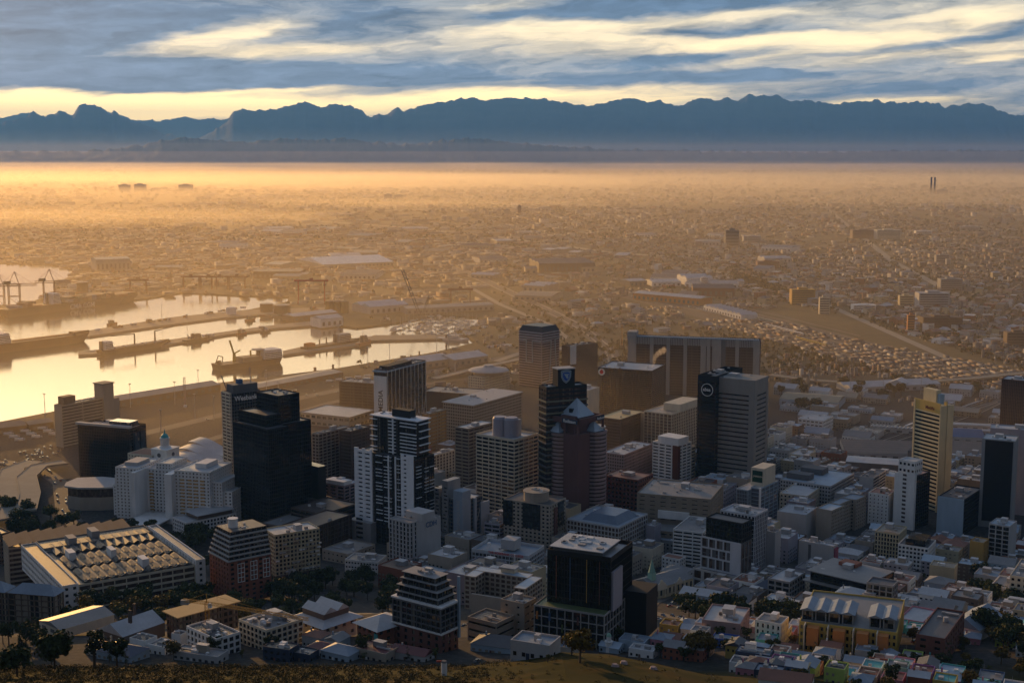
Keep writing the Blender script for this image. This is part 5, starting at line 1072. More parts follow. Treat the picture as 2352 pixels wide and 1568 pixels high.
def add_windows(root, x0, x1, y0, y1, nf, fh, r, w=1.1, h=1.3, step=2.6, cap=44, gl='std'):
    me = pane_mesh(w, h, gm(gl)); c = 0
    for i in range(nf):
        z = 1+i*fh
        n = max(1, int((x1-x0-1)/step))
        for k in range(n):
            if r.random() < .12 or c > cap: continue
            o = link('window', me, root, (x0+.9+k*(x1-x0-1.2)/n, y0, z)); c += 1
        n = max(1, int((y1-y0-1)/step))
        for k in range(n):
            if r.random() < .15 or c > cap: continue
            o = link('window', me, root, (x1, y0+.9+k*(y1-y0-1.2)/n, z)); o.rotation_euler = (0, 0, R_(90)); c += 1
def small_building(x, y, ang, w, d, h, wall, roof, rk, r, kind, label, grp, detail=2):
    z = terr(x, y); zb = min(terr(x+dx_, y+dy_) for dx_ in (-w/2, w/2) for dy_ in (-d/2, d/2))
    root = thing(kind, label, 'house' if kind == 'house' else kind.split('_')[-1] if kind != 'city_building' else 'building', (x, y, z), ang, grp)
    x0, x1, y0, y1 = -w/2, w/2, -d/2, d/2; lo = zb-z-1.5
    q = MB().box(x0, x1, y0, y1, lo, h)
    if rk == 'flat': q.box(x0, x1, y0, y0+.3, h, h+.8).box(x0, x1, y1-.3, y1, h, h+.8).box(x0, x0+.3, y0+.3, y1-.3, h, h+.79).box(x1-.3, x1, y0+.3, y1-.3, h, h+.79)
    q.build('wall', pm(wall), root)
    if rk == 'flat': MB().box(x0+.25, x1-.25, y0+.25, y1-.25, h-.2, h+.12).build('roof', roofm(roof), root)
    elif rk == 'gable': MB().gable(x0, x1, y0, y1, h+.01, min(w, d)*.22, 'x' if w > d else 'y', oh=.4).build('roof', roofm(roof), root)
    elif rk == 'hip': MB().hip(x0, x1, y0, y1, h+.01, min(w, d)*.22, .5).build('roof', roofm(roof), root)
    if detail >= 1:
        nf = max(1, int(h/3.2)); add_windows(root, x0, x1, y0, y1, nf, 3.2, r, cap=46 if detail > 1 else 24, gl=r.choice(['std', 'shut', 'dark']), step=2.6 if w < 14 else 3.4, w=1.1 if w < 14 else 1.7)
        MB().box(x0+w*.4, x0+w*.4+1.1, y0-.1, y0+.1, lo+1.4, 2.2).build('door', pm(r.choice(['brown', 'white', 'navy', 'dbrick'])), root)
    if rk == 'flat': clutter(root, x0+.5, x1-.5, y0+.5, y1-.5, h+.1, r, 2 if w < 14 else 5, w > 16, r.choice(['lgrey', 'white', 'grey', 'beige']))
    elif r.random() < .5: MB().box(x0+w*.2, x0+w*.2+.7, -.4, .4, h, h+min(w, d)*.22+1).build('chimney', pm(wall), root)
    FOOT.append((x, y, w/2, d/2, ang, 0, 0, ''))
    return root
def infill(poly, th, sx, sy, wr, dr, hr, walls, roofs, rks, seed, kind, grp, prob=.9, street=(4, 3, 9), nmax=400, detail=2, maxh=None):
    r = random.Random(seed); pts = [G(u, v) for u, v in poly]
    cx, cy_ = sum(p.x for p in pts)/len(pts), sum(p.y for p in pts)/len(pts)
    t_ = R_(th); ex = (math.cos(t_), -math.sin(t_)); ey = (math.sin(t_), math.cos(t_)); ext = max(math.hypot(p.x-cx, p.y-cy_) for p in pts); c = 0
    i0 = int(ext/sx)+1; j0 = int(ext/sy)+1
    for j in range(-j0, j0+1):
        for i in range(-i0, i0+1):
            a = i*sx+(i//street[0])*street[2]; b_ = j*sy+(j//street[1])*street[2]
            x = cx+ex[0]*a+ey[0]*b_; y = cy_+ex[1]*a+ey[1]*b_
            if abs(a) > ext*1.2 or y < 560: continue
            z = terr(x, y); u, v = proj(x, y, z)
            if not inpoly((u, v), poly) or r.random() > prob: continue
            w, d, h = sx*r.uniform(*wr), sy*r.uniform(*dr), r.uniform(*hr)
            if maxh: h = min(h, maxh(u, v))
            if hits(x, y, w/2, d/2, -t_, .8): continue
            wall, roof, rk = r.choice(walls), r.choice(roofs), r.choice(rks)
            nf = max(1, round(h/3.3)); st = NW[min(nf, 12)-1]+' storey'
            rn = {'flat': 'flat', 'gable': 'gabled', 'hip': 'hipped'}[rk]
            lab, uniq = rel_label(f'{st} {CN_[wall]} {"house" if kind == "house" else "building"} with a {RN_[roof]} {rn} roof'.replace('one storey', 'low').replace('two storey', 'two-storey'), u, v)
            small_building(x, y, -t_+r.uniform(-.03, .03), w, d, h, wall, roof, rk, r, kind, lab, grp, detail); c += 1
            if c >= nmax: return c
    return c
NEUT = ['white', 'white', 'cream', 'beige', 'grey', 'lgrey', 'lgrey', 'tan', 'ybeige', 'lav', 'mauve', 'dgrey', 'brick', 'brown', 'lblue']
# reserved open ground (streets, squares, yards): kept free of buildings
def keep(u0, v0, u1, v1, wd):
    a, b_ = G(u0, v0), G(u1, v1); d = b_-a; FOOT.append(((a.x+b_.x)/2, (a.y+b_.y)/2, d.length/2, wd/2, math.atan2(d.y, d.x), 0, 0, 'k'))
for k_ in ((1470, 1412, 1640, 1445, 26), (1490, 1372, 1560, 1400, 20), (1560, 1405, 1860, 1440, 42), (740, 1345, 930, 1395, 60), (480, 1420, 960, 1400, 26), (2230, 1490, 2340, 1560, 30), (2180, 1345, 2260, 1375, 20), (1210, 1510, 1010, 1500, 14)): keep(*k_)
# extra hand placed small buildings: x, y of the near corner in the photo, width, depth, height in metres
def hs(label, u, v, w, d, h, wall, roof, rk, th=30, kind='house', detail=2):
    g = G(u, v); t_ = R_(th); x = g.x-math.cos(t_)*w/2+math.sin(t_)*d/2; y = g.y+math.sin(t_)*w/2+math.cos(t_)*d/2
    return small_building(x, y, -t_, w, d, h, wall, roof, rk, random.Random(int(u*3+v)), kind, label, None, detail)
hs('navy corner house with white trimmed windows and a grey flat roof', 1768, 1541, 17, 10, 8, 'navy', 'roofb', 'flat', 22)
hs('navy single storey house beside the navy corner house', 1795, 1560, 12, 9, 4, 'navy', 'roofb', 'flat', 22)
hs('royal blue single storey house with a flat roof', 1690, 1490, 13, 9, 4.5, 'royal', 'royal' if 0 else 'roofb', 'flat', 22)
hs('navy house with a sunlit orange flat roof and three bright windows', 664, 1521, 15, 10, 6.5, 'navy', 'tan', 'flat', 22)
hs('low navy annex right of the house with an orange roof', 712, 1521, 11, 9, 4, 'navy', 'roofg', 'flat', 22)
hs('white house with a dark blue hipped roof at the slope edge', 800, 1520, 17, 12, 4.5, 'lblue', 'roofb', 'hip', 30)
hs('cream villa with maroon flat roof terraces', 885, 1520, 20, 13, 5, 'beige', 'maroon', 'flat', 30)
hs('white villa with a long maroon roof beside the villa with roof terraces', 975, 1521, 20, 10, 4, 'lgrey', 'maroon', 'gable', 26)
hs('villa with a bright navy hipped roof, lower left', 300, 1522, 22, 14, 4.5, 'lblue', 'navy', 'hip', 26)
hs('small villa with a rust red hipped roof, lower left', 238, 1508, 12, 10, 4.5, 'cream', 'rust', 'hip', 26)
hs('long low grey roofed house with a pale parapet, lower left', 500, 1524, 26, 10, 4, 'lgrey', 'roofg', 'flat', 20)
hs('tiny white kiosk tower with a dark cap, lower left', 415, 1482, 6, 6, 5.5, 'white', 'roofd', 'flat', 26)
hs('white domed shrine base with a pale blue pitched roof', 1420, 1502, 11, 9, 3.6, 'lblue', 'lblue', 'gable', 30)
hs('pale blue flat roofed house right of the domed shrine', 1480, 1500, 14, 10, 6, 'lblue', 'roofb', 'flat', 24)
hs('white house with a rounded porch below the pale blue house', 1500, 1512, 13, 8, 4, 'white', 'rooflt', 'flat', 24)
hs('low white hall with a broad dark roof, left of the black cube podium', 1190, 1504, 26, 16, 4.5, 'lblue', 'roofd', 'hip', 20)
hs('small pale house with a balcony right of the broad dark roof', 1262, 1505, 13, 9, 5, 'lgrey', 'roofb', 'flat', 24)
hs('house with a red tiled roof peeping over the grass slope', 1860, 1592, 20, 12, 4.5, 'white', 'rust', 'gable', 20)
HC = ['lblue', 'white', 'pink', 'teal', 'lime', 'yellow', 'purple', 'mint', 'orange', 'cream', 'white', 'lgrey', 'blue', 'lav', 'brick', 'beige', 'lgrey', 'white']
n1 = infill([(1120, 1490), (1500, 1486), (1560, 1440), (2400, 1440), (2400, 1640), (1880, 1640), (1700, 1545), (1480, 1510), (1150, 1510)], 24, 11, 13, (.8, .98), (.6, .85), (3.2, 7.5), HC, ['roofg', 'rooflt', 'roofb', 'roofd', 'rust', 'roofb', 'teal', 'lblue'], ['flat', 'flat', 'gable', 'hip'], 11, 'house', 'small coloured houses below the grass slope', .93, (5, 2, 6), 250)
n2 = infill([(120, 1475), (1120, 1475), (1120, 1505), (900, 1512), (200, 1505)], 28, 13, 14, (.7, .95), (.6, .85), (3.2, 6.5), ['white', 'cream', 'lblue', 'beige', 'lgrey', 'pink'], ['roofg', 'roofb', 'maroon', 'rust', 'roofd'], ['flat', 'gable', 'hip'], 12, 'house', 'houses along the foot of the hill', .7, (5, 2, 8), 60)
n3 = infill([(1500, 1335), (1800, 1320), (2000, 1240), (2400, 1240), (2400, 1440), (1500, 1440)], 32, 21, 20, (.75, .98), (.7, .95), (6, 15), NEUT, ['roofg', 'rooflt', 'roofb', 'roofd', 'rust', 'lblue'], ['flat', 'flat', 'flat', 'gable', 'hip'], 13, 'city_building', 'low city buildings of the old centre', .93, (3, 2, 8), 170)
n4 = infill([(1480, 1240), (1500, 1090), (1800, 1000), (2000, 1070), (2400, 1070), (2400, 1240), (1500, 1320)], 33, 26, 25, (.75, .98), (.7, .95), (9, 24), NEUT, ['roofg', 'rooflt', 'roofb', 'roofd', 'lblue'], ['flat'], 14, 'city_building', 'mid-rise city buildings', .9, (3, 2, 9), 90)
n5 = infill([(740, 1250), (740, 1120), (980, 960), (1500, 960), (1520, 1330), (1000, 1420), (860, 1330)], 34, 27, 26, (.75, .98), (.7, .95), (10, 26), NEUT+['tan', 'brown', 'dbrown'], ['roofg', 'rooflt', 'roofd', 'brown'], ['flat'], 15, 'city_building', 'mid-rise buildings between the towers', .85, (3, 2, 9), 80)
n6 = infill([(1760, 990), (1780, 890), (2200, 880), (2400, 900), (2400, 985), (2000, 1000), (1990, 1060), (1780, 1060)], 30, 40, 34, (.6, .95), (.5, .9), (5, 11), ['white', 'lgrey', 'beige', 'tan', 'lblue'], ['rooflt', 'roofg', 'roofb', 'tan'], ['flat', 'gable'], 16, 'shed', 'sheds behind the station', .42, (3, 2, 10), 40, 1)
print('INFILL', n1, n2, n3, n4, n5, n6)
# ------------------------------------------------------------------ trees and growth
def leaf_mat(name, c1, c2, c3):
    m, t, b = new_mat(name); tc = t.n('ShaderNodeTexCoord').outputs['Object']
    oi = t.n('ShaderNodeObjectInfo').outputs['Random']
    n = t.noise(tc, .5, 3, .7); n2 = t.math('MULTIPLY_ADD', oi, .25, t.math('SUBTRACT', n, .12))
    t.put(b.inputs['Base Color'], t.ramp(n2, [(.3, c1), (.5, c2), (.7, c3)])); b.inputs['Roughness'].default_value = .8; b.inputs['Specular IOR Level'].default_value = .15
    return m
LEAF = [leaf_mat('leaves_dark', (.018, .026, .01), (.035, .048, .016), (.06, .07, .024)), leaf_mat('leaves_mid', (.03, .04, .012), (.06, .072, .02), (.1, .1, .03)), leaf_mat('leaves_autumn', (.05, .04, .01), (.12, .08, .015), (.2, .13, .025))]
BARK = mat((.09, .065, .045), .95, name='bark')
def crown_mesh(seed, R, H, zc, n, blobs, lm, flat=1.0):
    r = np.random.RandomState(seed); c = []
    for i in range(blobs):
        a = r.uniform(0, 6.283); d = R*.62*math.sqrt(r.uniform(0, 1)); c.append((d*math.cos(a), d*math.sin(a), zc+r.uniform(-.32, .36)*H*flat, r.uniform(.26, .46)*R))
    c = np.array(c); k = r.randint(0, blobs, n); dr = r.normal(size=(n, 3)); dr /= np.linalg.norm(dr, axis=1)[:, None]
    rad = c[k, 3]*(r.uniform(.35, 1.08, n)**.5)
    p = c[k, :3]+dr*rad[:, None]*np.array([1, 1, .8]); s = R*r.uniform(.05, .13, n)
    a = r.normal(size=(n, 3)); a -= (a*dr).sum(1)[:, None]*dr*.6; a /= np.linalg.norm(a, axis=1)[:, None]; b_ = np.cross(a, dr+r.normal(size=(n, 3))*.5); b_ /= np.linalg.norm(b_, axis=1)[:, None]
    v = np.concatenate([p-a*s[:, None], p+b_*s[:, None]*.8, p+a*s[:, None], p-b_*s[:, None]*.8], 1).reshape(-1, 3)
    me = bpy.data.meshes.new('crown'); me.vertices.add(4*n); me.vertices.foreach_set('co', v.ravel()); me.loops.add(4*n); me.loops.foreach_set('vertex_index', np.arange(4*n, dtype=np.int32))
    me.polygons.add(n); me.polygons.foreach_set('loop_start', np.arange(0, 4*n, 4, dtype=np.int32)); me.update(calc_edges=True); me.materials.append(lm); return me
def trunk_mesh(seed, h, r0, R):
    r = random.Random(seed); q = MB(); q.cyl(0, 0, -1.5, h*.55, r0, r0*.65, 7)
    for i in range(5):
        a = r.uniform(0, 6.28); q.bar((0, 0, h*r.uniform(.3, .52)), (math.cos(a)*R*.6, math.sin(a)*R*.6, h*r.uniform(.65, .9)), r0*.32, 5)
    return q.mesh('trunk', BARK)
TREES = []
for i, (R, H, zc, n, bl, lm, tk) in enumerate(((4.6, 6.5, 6.2, 900, 13, 0, 'round dark tree'), (5.5, 6, 6.5, 1000, 16, 1, 'broad green tree'), (3.2, 8, 7, 700, 11, 0, 'tall dark tree'), (5, 4.5, 5.5, 900, 14, 2, 'autumn brown tree'), (2.6, 4, 3.6, 450, 7, 1, 'small green tree'), (6.5, 5.5, 7.2, 1300, 20, 0, 'wide spreading dark tree'))):
    TREES.append((crown_mesh(50+i, R, H, zc, n, bl, LEAF[lm]), trunk_mesh(i, zc+H*.3, .38, R), tk, R))
q = MB()
for i in range(9): q.cyl(0, 0, 1.5+i*1.25, 2.6+i*1.35, 2.6-i*.27, .25, 9)
CON = crown_mesh(77, 2.3, 11, 6.5, 500, 16, LEAF[0], 1.3)
TREES.append((CON, trunk_mesh(9, 11, .25, .5), 'narrow dark conifer', 2.4))
def tree(x, y, k, s, label, grp):
    z = terr(x, y); cm, tm, tk, R = TREES[k]
    root = thing('tree', label, 'tree', (x, y, z), rnd.uniform(0, 6.28), grp); root.scale = (s, s, s*rnd.uniform(.9, 1.15))
    link('crown', cm, root); link('trunk', tm, root); return root
ZONES = [ # polygon in the photo, count, kinds, size range, where
    ([(0, 1165), (120, 1185), (250, 1215), (400, 1232), (500, 1240), (480, 1290), (330, 1235), (0, 1240)], 28, (0, 1, 5), (.9, 1.4), 'in the park left of the stepped white hotel'),
    ([(430, 1230), (540, 1235), (480, 1320), (330, 1290), (300, 1240)], 12, (0, 1), (.8, 1.2), 'behind the red brick apartments'),
    ([(196, 1405), (470, 1375), (478, 1400), (200, 1432)], 24, (1, 3, 0), (1.1, 1.4), 'in the row in front of the old white factory'),
    ([(735, 1325), (930, 1345), (905, 1430), (700, 1400), (600, 1385)], 30, (0, 1, 5), (.9, 1.3), 'in the park behind the terraced glass apartments'),
    ([(140, 1425), (480, 1405), (700, 1425), (640, 1445), (300, 1450), (150, 1450)], 22, (0, 1, 3), (.8, 1.15), 'between the old factory and the lower apartments'),
    ([(560, 1268), (740, 1300), (740, 1330), (640, 1370), (560, 1400), (500, 1400)], 10, (0, 1), (.7, 1), 'around the brick and beige apartments'),
    ([(1450, 1250), (2350, 1240), (2350, 1440), (1500, 1400)], 20, (0, 4, 6, 2), (.5, .95), 'in the streets of the old centre'),
    ([(480, 1395), (700, 1385), (690, 1425), (480, 1420)], 8, (0, 1), (.7, 1.1), 'along the street below the red brick apartments'),
    ([(1560, 1402), (1870, 1420), (1850, 1452), (1570, 1440)], 18, (0, 1, 5), (.9, 1.25), 'in the square below the bronze framed tower'),
    ([(1560, 1385), (1620, 1380), (1620, 1400), (1560, 1405)], 3, (1, 3), (.9, 1.1), 'beside the cream church'),
    ([(2180, 1340), (2352, 1330), (2352, 1420), (2230, 1400)], 10, (0, 5), (.9, 1.3), 'among the low buildings at the right'),
    ([(2200, 1440), (2352, 1420), (2352, 1530), (2300, 1500)], 10, (0, 5, 3), (.8, 1.2), 'beside the yard at the right edge'),
    ([(0, 1445), (90, 1455), (150, 1500), (230, 1535), (0, 1560)], 16, (0, 5, 2), (.7, 1.15), 'on the dark hillside at the left'),
    ([(180, 1500), (1100, 1508), (1100, 1522), (200, 1535)], 12, (0, 4, 6, 3), (.5, .95), 'among the houses at the foot of the hill'),
    ([(1280, 1480), (2352, 1450), (2352, 1600), (1900, 1600), (1650, 1530), (1300, 1508)], 45, (0, 3, 4, 6, 0), (.5, .85), 'between the small coloured houses'),
    ([(1560, 1500), (1640, 1502), (1640, 1522), (1570, 1520)], 4, (3,), (1, 1.3), 'of the big autumn clump above the grass slope'),
    ([(1780, 890), (2300, 870), (2340, 930), (1800, 965)], 18, (0, 5), (1, 1.6), 'along the freeway behind the sports hall'),
    ([(600, 1000), (1100, 880), (1200, 860), (1180, 900), (700, 1010)], 8, (0, 1), (.8, 1.2), 'on the foreshore lots')]
def inside(f, x, y, p):
    dx, dy = x-f[0], y-f[1]; c, s_ = math.cos(f[4]), math.sin(f[4]); return f[7] != 'k' and abs(dx*c+dy*s_) < f[2]+p and abs(-dx*s_+dy*c) < f[3]+p
tc_ = Counter()
TP = []
for poly, n, kinds, (s0, s1), where in ZONES:
    us, vs = [p[0] for p in poly], [p[1] for p in poly]; c = 0; tries = 0
    while c < n and tries < n*40:
        tries += 1; u, v = rnd.uniform(min(us), max(us)), rnd.uniform(min(vs), max(vs))
        if not inpoly((u, v), poly): continue
        g = G(u, v); k = rnd.choice(kinds); s = rnd.uniform(s0, s1)*1.22
        if any((g.x-a)**2+(g.y-b_)**2 < (3.2*s)**2*1.6 for a, b_ in TP): continue
        if where.startswith(('in the streets', 'between the', 'around the')) and any(inside(f, g.x, g.y, .8) for f in FOOT): continue
        TP.append((g.x, g.y)); tk = TREES[k][2]
        tree(g.x, g.y, k, s, f'{tk} {where}', 'trees '+where); c += 1
tree(*G(1332, 1518)[:2], 3, 1.0, 'lone autumn brown tree standing on the grass slope right of the white beacon', None)
tree(*G(1258, 1520)[:2], 4, .5, 'small bush-like tree on the grass slope left of the lone autumn tree', None)
# low growth on the hillside: nobody could count it
def undergrowth():
    r = np.random.RandomState(3); P, S, Cc = [], [], []
    N = 8000
    for i in range(N):
        y = r.uniform(285, 470); x = r.uniform(-.42, .22)*y
        u, v = proj(x, y, terr(x, y)); right = sstep(1050, 1250, u)
        if r.uniform() < right*.93: continue
        P.append((x, y, terr(x, y))); S.append(r.uniform(.5, 1.5)*(1.0-.3*right))
    P = np.array(P); S = np.array(S); k = 46; n = len(P)*k
    base = np.repeat(P, k, 0); sc_ = np.repeat(S, k); d = r.normal(size=(n, 3)); d /= np.linalg.norm(d, axis=1)[:, None]; d[:, 2] = abs(d[:, 2])
    p = base+d*(sc_*r.uniform(.5, 1.1, n))[:, None]; s = sc_*r.uniform(.1, .25, n)
    a = r.normal(size=(n, 3)); a /= np.linalg.norm(a, axis=1)[:, None]; b_ = np.cross(a, d); b_ /= np.linalg.norm(b_, axis=1)[:, None]+1e-6
    v = np.concatenate([p-a*s[:, None], p+b_*s[:, None], p+a*s[:, None]], 1).reshape(-1, 3)
    me = bpy.data.meshes.new('undergrowth'); me.vertices.add(3*n); me.vertices.foreach_set('co', v.ravel()); me.loops.add(3*n); me.loops.foreach_set('vertex_index', np.arange(3*n, dtype=np.int32))
    me.polygons.add(n); me.polygons.foreach_set('loop_start', np.arange(0, 3*n, 3, dtype=np.int32)); me.update(calc_edges=True)
    me.materials.append(leaf_mat('heath_leaves', (.012, .016, .006), (.035, .034, .01), (.1, .062, .018))); o = link('undergrowth', me); tag(o, kind='stuff')
undergrowth()
# white beacon post, boulders, crane, shrine
g = G(1020, 1551); p = thing('survey_beacon', 'white cylindrical beacon post with a small dark cap on the hillside', 'beacon', g)
MB().cyl(0, 0, -1, 4.1, .85, .85, 16).build('post', pm('white'), p); MB().cyl(0, 0, 4.1, 4.5, 1.0, .7, 16).build('cap', pm('dgrey'), p); MB().box(-2.2, -.5, -.2, .2, 4.1, 4.5).build('arm', pm('red'), p)
for i, (u, v) in enumerate(((1680, 1525), (1432, 1524), (1500, 1536), (1412, 1530))):
    g = G(u, v); q = MB(); q.cyl(0, 0, -.5, .8, 1.3, .8, 7).cyl(.6, .3, -.5, .5, .9, .5, 6); o = q.build('boulder', pm('mauve'), None, g)
    tag(o, ('pale boulder beside the big autumn tree clump', 'pale boulder right of the lone autumn tree', 'rock low on the green slope', 'flat rock beside the path on the slope')[i], 'boulder')
g = G(478, 1480); cr = thing('tower_crane', 'yellow lattice tower crane with a long jib over the new apartments', 'crane', g, R_(-4)); YC = mat((.5, .28, .05), name='crane_yellow')
def lattice(q, a, b_, w, n, r0=.12):
    a, b_ = Vector(a), Vector(b_); d = (b_-a); L = d.length; d = d.normalized(); s = d.cross(Vector((0, 0, 1))); s = s.normalized() if s.length > .1 else Vector((1, 0, 0)); t2 = d.cross(s)
    cs = [s*w/2+t2*w/2, s*w/2-t2*w/2, -s*w/2-t2*w/2, -s*w/2+t2*w/2]
    for c in cs: q.bar(a+c, b_+c, r0)
    for i in range(n):
        p0, p1 = a+d*L*i/n, a+d*L*(i+1)/n
        for j in range(4): q.bar(p0+cs[j], p1+cs[(j+1) % 4], r0*.6, 3)
    return q
hcr = zat(1384, g.x, g.y)-g.z
lattice(MB(), (0, 0, 0), (0, 0, hcr), 1.8, 14).build('mast', YC, cr); lattice(MB(), (0, 0, hcr), (58, -18, hcr-1), 1.3, 30).build('jib', YC, cr); lattice(MB(), (0, 0, hcr), (-14, 4, hcr), 1.3, 8).build('counter_jib', YC, cr)
MB().box(-15, -11, 3, 5.5, hcr-2.5, hcr).build('counterweight', pm('grey'), cr); MB().box(.9, 2.6, -1, 1, hcr-2.4, hcr).build('cab', pm('white'), cr); MB().bar((0, 0, hcr), (0, 0, hcr+5), .3).bar((0, 0, hcr+5), (38, -12, hcr), .08).bar((0, 0, hcr+5), (-12, 3.5, hcr), .08).build('tie_rods', YC, cr)
g = G(1398, 1497); o = thing('shrine', 'small white domed shrine tower on its pitched base', 'shrine', g); MB().cyl(0, 0, -1, 5.6, 2, 1.8, 8).cyl(0, 0, 5.6, 6, 2.3, k=8).cyl(0, 0, 6, 8.5, 1.3, 1.2, 8).build('drum', pm('white'), o); MB().cyl(0, 0, 8.5, 9.6, 1.4, 1, 12).cyl(0, 0, 9.6, 10.4, 1, .15, 12).build('dome', pm('mint'), o)
# ------------------------------------------------------------------ harbour
HULLB = mat((.035, .03, .03), .6, name='hull_black'); HULLR = mat((.2, .05, .03), .6, name='hull_red')
def ship(label, us, vs, ub, vb, beam, hh, hull, cat='ship', name='cargo_ship'):
    """stern (us, vs) to bow (ub, vb) at the waterline; returns root, length; local x runs to the bow, waterline z = 0"""
    a, b_ = G(us, vs, WZ), G(ub, vb, WZ); L = (b_-a).length; ang = math.atan2(b_.y-a.y, b_.x-a.x)
    r = thing(name, label, cat, (a.x, a.y, WZ), ang); w = beam/2
    lo = [(0, -w*.8), (L*.86, -w), (L*.97, 0), (L*.86, w), (0, w*.8)]; hi = [(-L*.015, -w), (L*.84, -w), (L*.93, -w*.6), (L*1.0, 0), (L*.93, w*.6), (L*.84, w), (-L*.015, w)]
    lo2 = [(0, -w*.9), (L*.8, -w*.9), (L*.88, -w*.5), (L*.95, 0), (L*.88, w*.5), (L*.8, w*.9), (0, w*.9)]
    MB().prism(lo2, -1, hh, hi).build('hull', hull, r)
    MB().prism([(L*.86, -w*.55), (L*.995, 0), (L*.86, w*.55)], hh, hh+hh*.28).build('forecastle', hull, r)
    return r, L, w
def bridge(r, x0, x1, w, z, n, col='white', par=None):
    b_ = MB()
    for i in range(n): b_.box(x0+i*.5, x1-i*.4, -w+i*.4, w-i*.4, z+i*2.9, z+i*2.9+2.89)
    b_.box(x0+1, x1-1, -w-2, w+2, z+n*2.9-3.4, z+n*2.9-2.8); o = b_.build('bridge', pm(col), r)
    for i in range(n): MB().box(x0+i*.5+1, x1-i*.4+.12, -w+i*.4-.12, w-i*.4+.12, z+i*2.9+1.2, z+i*2.9+2).build('window', gm('dark'), o)
    MB().bar((x0+2, 0, z+n*2.9), (x0+2, 0, z+n*2.9+7), .35).bar((x0+2, -3, z+n*2.9+4), (x0+2, 3, z+n*2.9+4), .2).build('mast', pm('lgrey'), o)
    MB().box(x0-4.5, x0-.5, -2.5, 2.5, z, z+n*2.9+1).build('funnel', pm('dgrey'), r)
r, L, w = ship('huge black container ship lettered CMA CGM, stacked with containers', 8, 728, 318, 690, 42, 17, HULLB, name='container_ship')
q = text('CMA CGM', 15, pm('white'), 'hull_lettering', r, .02); q.location = (L*.42, -w-.6, 2.2); q.rotation_euler = (R_(90), 0, 0)
bridge(r, L*.31, L*.37, w*.8, 17, 8)
rr = random.Random(2); CCs = ['dbrick', 'brown', 'blue', 'dgrey', 'rust', 'tan', 'olive']
for i in range(13):
    x = L*.42+i*13.2
    if x > L*.93-10: break
    for j in range(3):
        ht = rr.choice((2, 3, 4, 4)) if i < 11 else 2; MB().box(x, x+12.4, -w*.92+j*w*.62, -w*.92+(j+1)*w*.62-.5, 17, 17+ht*2.6).build('container_stack', pm(rr.choice(CCs) if rr.random() > .12 else 'lgrey'), r)
for i in range(5):
    x = L*.06+i*13.2; MB().box(x, x+12.4, -w*.9, w*.9, 17, 17+rr.choice((1, 2, 3))*2.6).build('container_stack', pm(rr.choice(CCs)), r)
r, L, w = ship('long rust brown tanker with a white bridge at the left edge', -110, 822, 207, 782, 36, 16, mat((.1, .035, .025), .7, name='tanker_rust'), name='tanker')
bridge(r, L*.28, L*.38, w*.8, 16, 6)
for i in range(9): MB().bar((L*(.42+.055*i), 0, 16), (L*(.42+.055*i), 0, 16+(9 if i % 3 == 1 else 4)), .4).build('deck_mast', pm('tan'), r)
MB().box(L*.42, L*.9, -1.5, 1.5, 16, 17.5).build('pipe_deck', pm('rust'), r)
r, L, w = ship('dark bulk carrier with two jib cranes and a white bridge, moored at the middle pier', 232, 816, 390, 792, 20, 9, HULLB)
bridge(r, L*.02, L*.14, w*.85, 9, 5)
for fx, dx in ((.48, -.34), (.78, .28)):
    MB().cyl(L*fx, 0, 9, 30, 1.6, 1.2, 8).bar((L*fx, 0, 29), (L*(fx+dx), 0, 31 if dx < 0 else 33), .8).bar((L*fx, 0, 30), (L*(fx+dx*.5), 0, 31), .3).build('deck_crane', pm('dbrown'), r)
for i in range(5): MB().box(L*(.18+.14*i), L*(.29+.14*i), -w*.7, w*.7, 9, 11).build('hatch', pm('grey'), r)
r, L, w = ship('small dark coaster moored right of the bulk carrier', 424, 788, 482, 779, 12, 6, HULLB); bridge(r, L*.35, L*.6, w*.8, 6, 3, 'tan'); MB().bar((L*.1, 0, 6), (L*.14, 0, 15), .4).bar((L*.2, 0, 6), (L*.14, 0, 15), .4).build('a_frame', pm('dgrey'), r)
r, L, w = ship('large offshore vessel with a yellow crane and a bulky white deckhouse', 498, 850, 650, 832, 30, 10, mat((.05, .04, .04), .6, name='hull_dark'), name='offshore_vessel')
YL = mat((.5, .33, .04), name='crane_yellow_paint')
MB().cyl(L*.27, 2, 10, 24, 3, 2.4, 10).bar((L*.27, 2, 22), (L*.2, 0, 46), 1.5).bar((L*.27, 2, 24), (L*.36, 2, 28), 1.2).build('yellow_crane', YL, r); MB().cyl(L*.52, 3, 10, 26, 1.7, 1.4, 10).build('yellow_post', YL, r)
MB().box(L*.34, L*.62, -w*.8, w*.8, 10, 17).build('deck_module', pm('tan'), r); bridge(r, L*.64, L*.93, w*.95, 11, 5); MB().cyl(L*.62, 0, 26, 27.2, 11, k=16).build('helideck', pm('grey'), r)
MB().bar((L*.03, -w*.7, 10), (L*.06, -w*.5, 22), .8).bar((L*.03, w*.7, 10), (L*.06, w*.5, 22), .8).bar((L*.06, -w*.5, 22), (L*.06, w*.5, 22), .8).cyl(L*.03, 0, 9, 15, 4, k=10).build('a_frame', pm('dbrown'), r)
r, L, w = ship('grey work vessel with an orange hold and a lattice mast, moored inside the basin', 700, 806, 828, 786, 20, 7, HULLB, name='work_vessel'); bridge(r, L*.55, L*.78, w*.85, 7, 5, 'lgrey')
MB().box(L*.03, L*.14, -w*.7, w*.7, 7, 13).build('orange_shelter', mat((.5, .13, .03), name='orange_paint'), r); MB().cyl(L*.38, 0, 7, 19, 1.4, 1, 8).build('deck_post', pm('olive'), r); MB().cyl(L*.28, 3, 7, 17, 1.2, 1, 8).build('deck_post', pm('olive'), r)
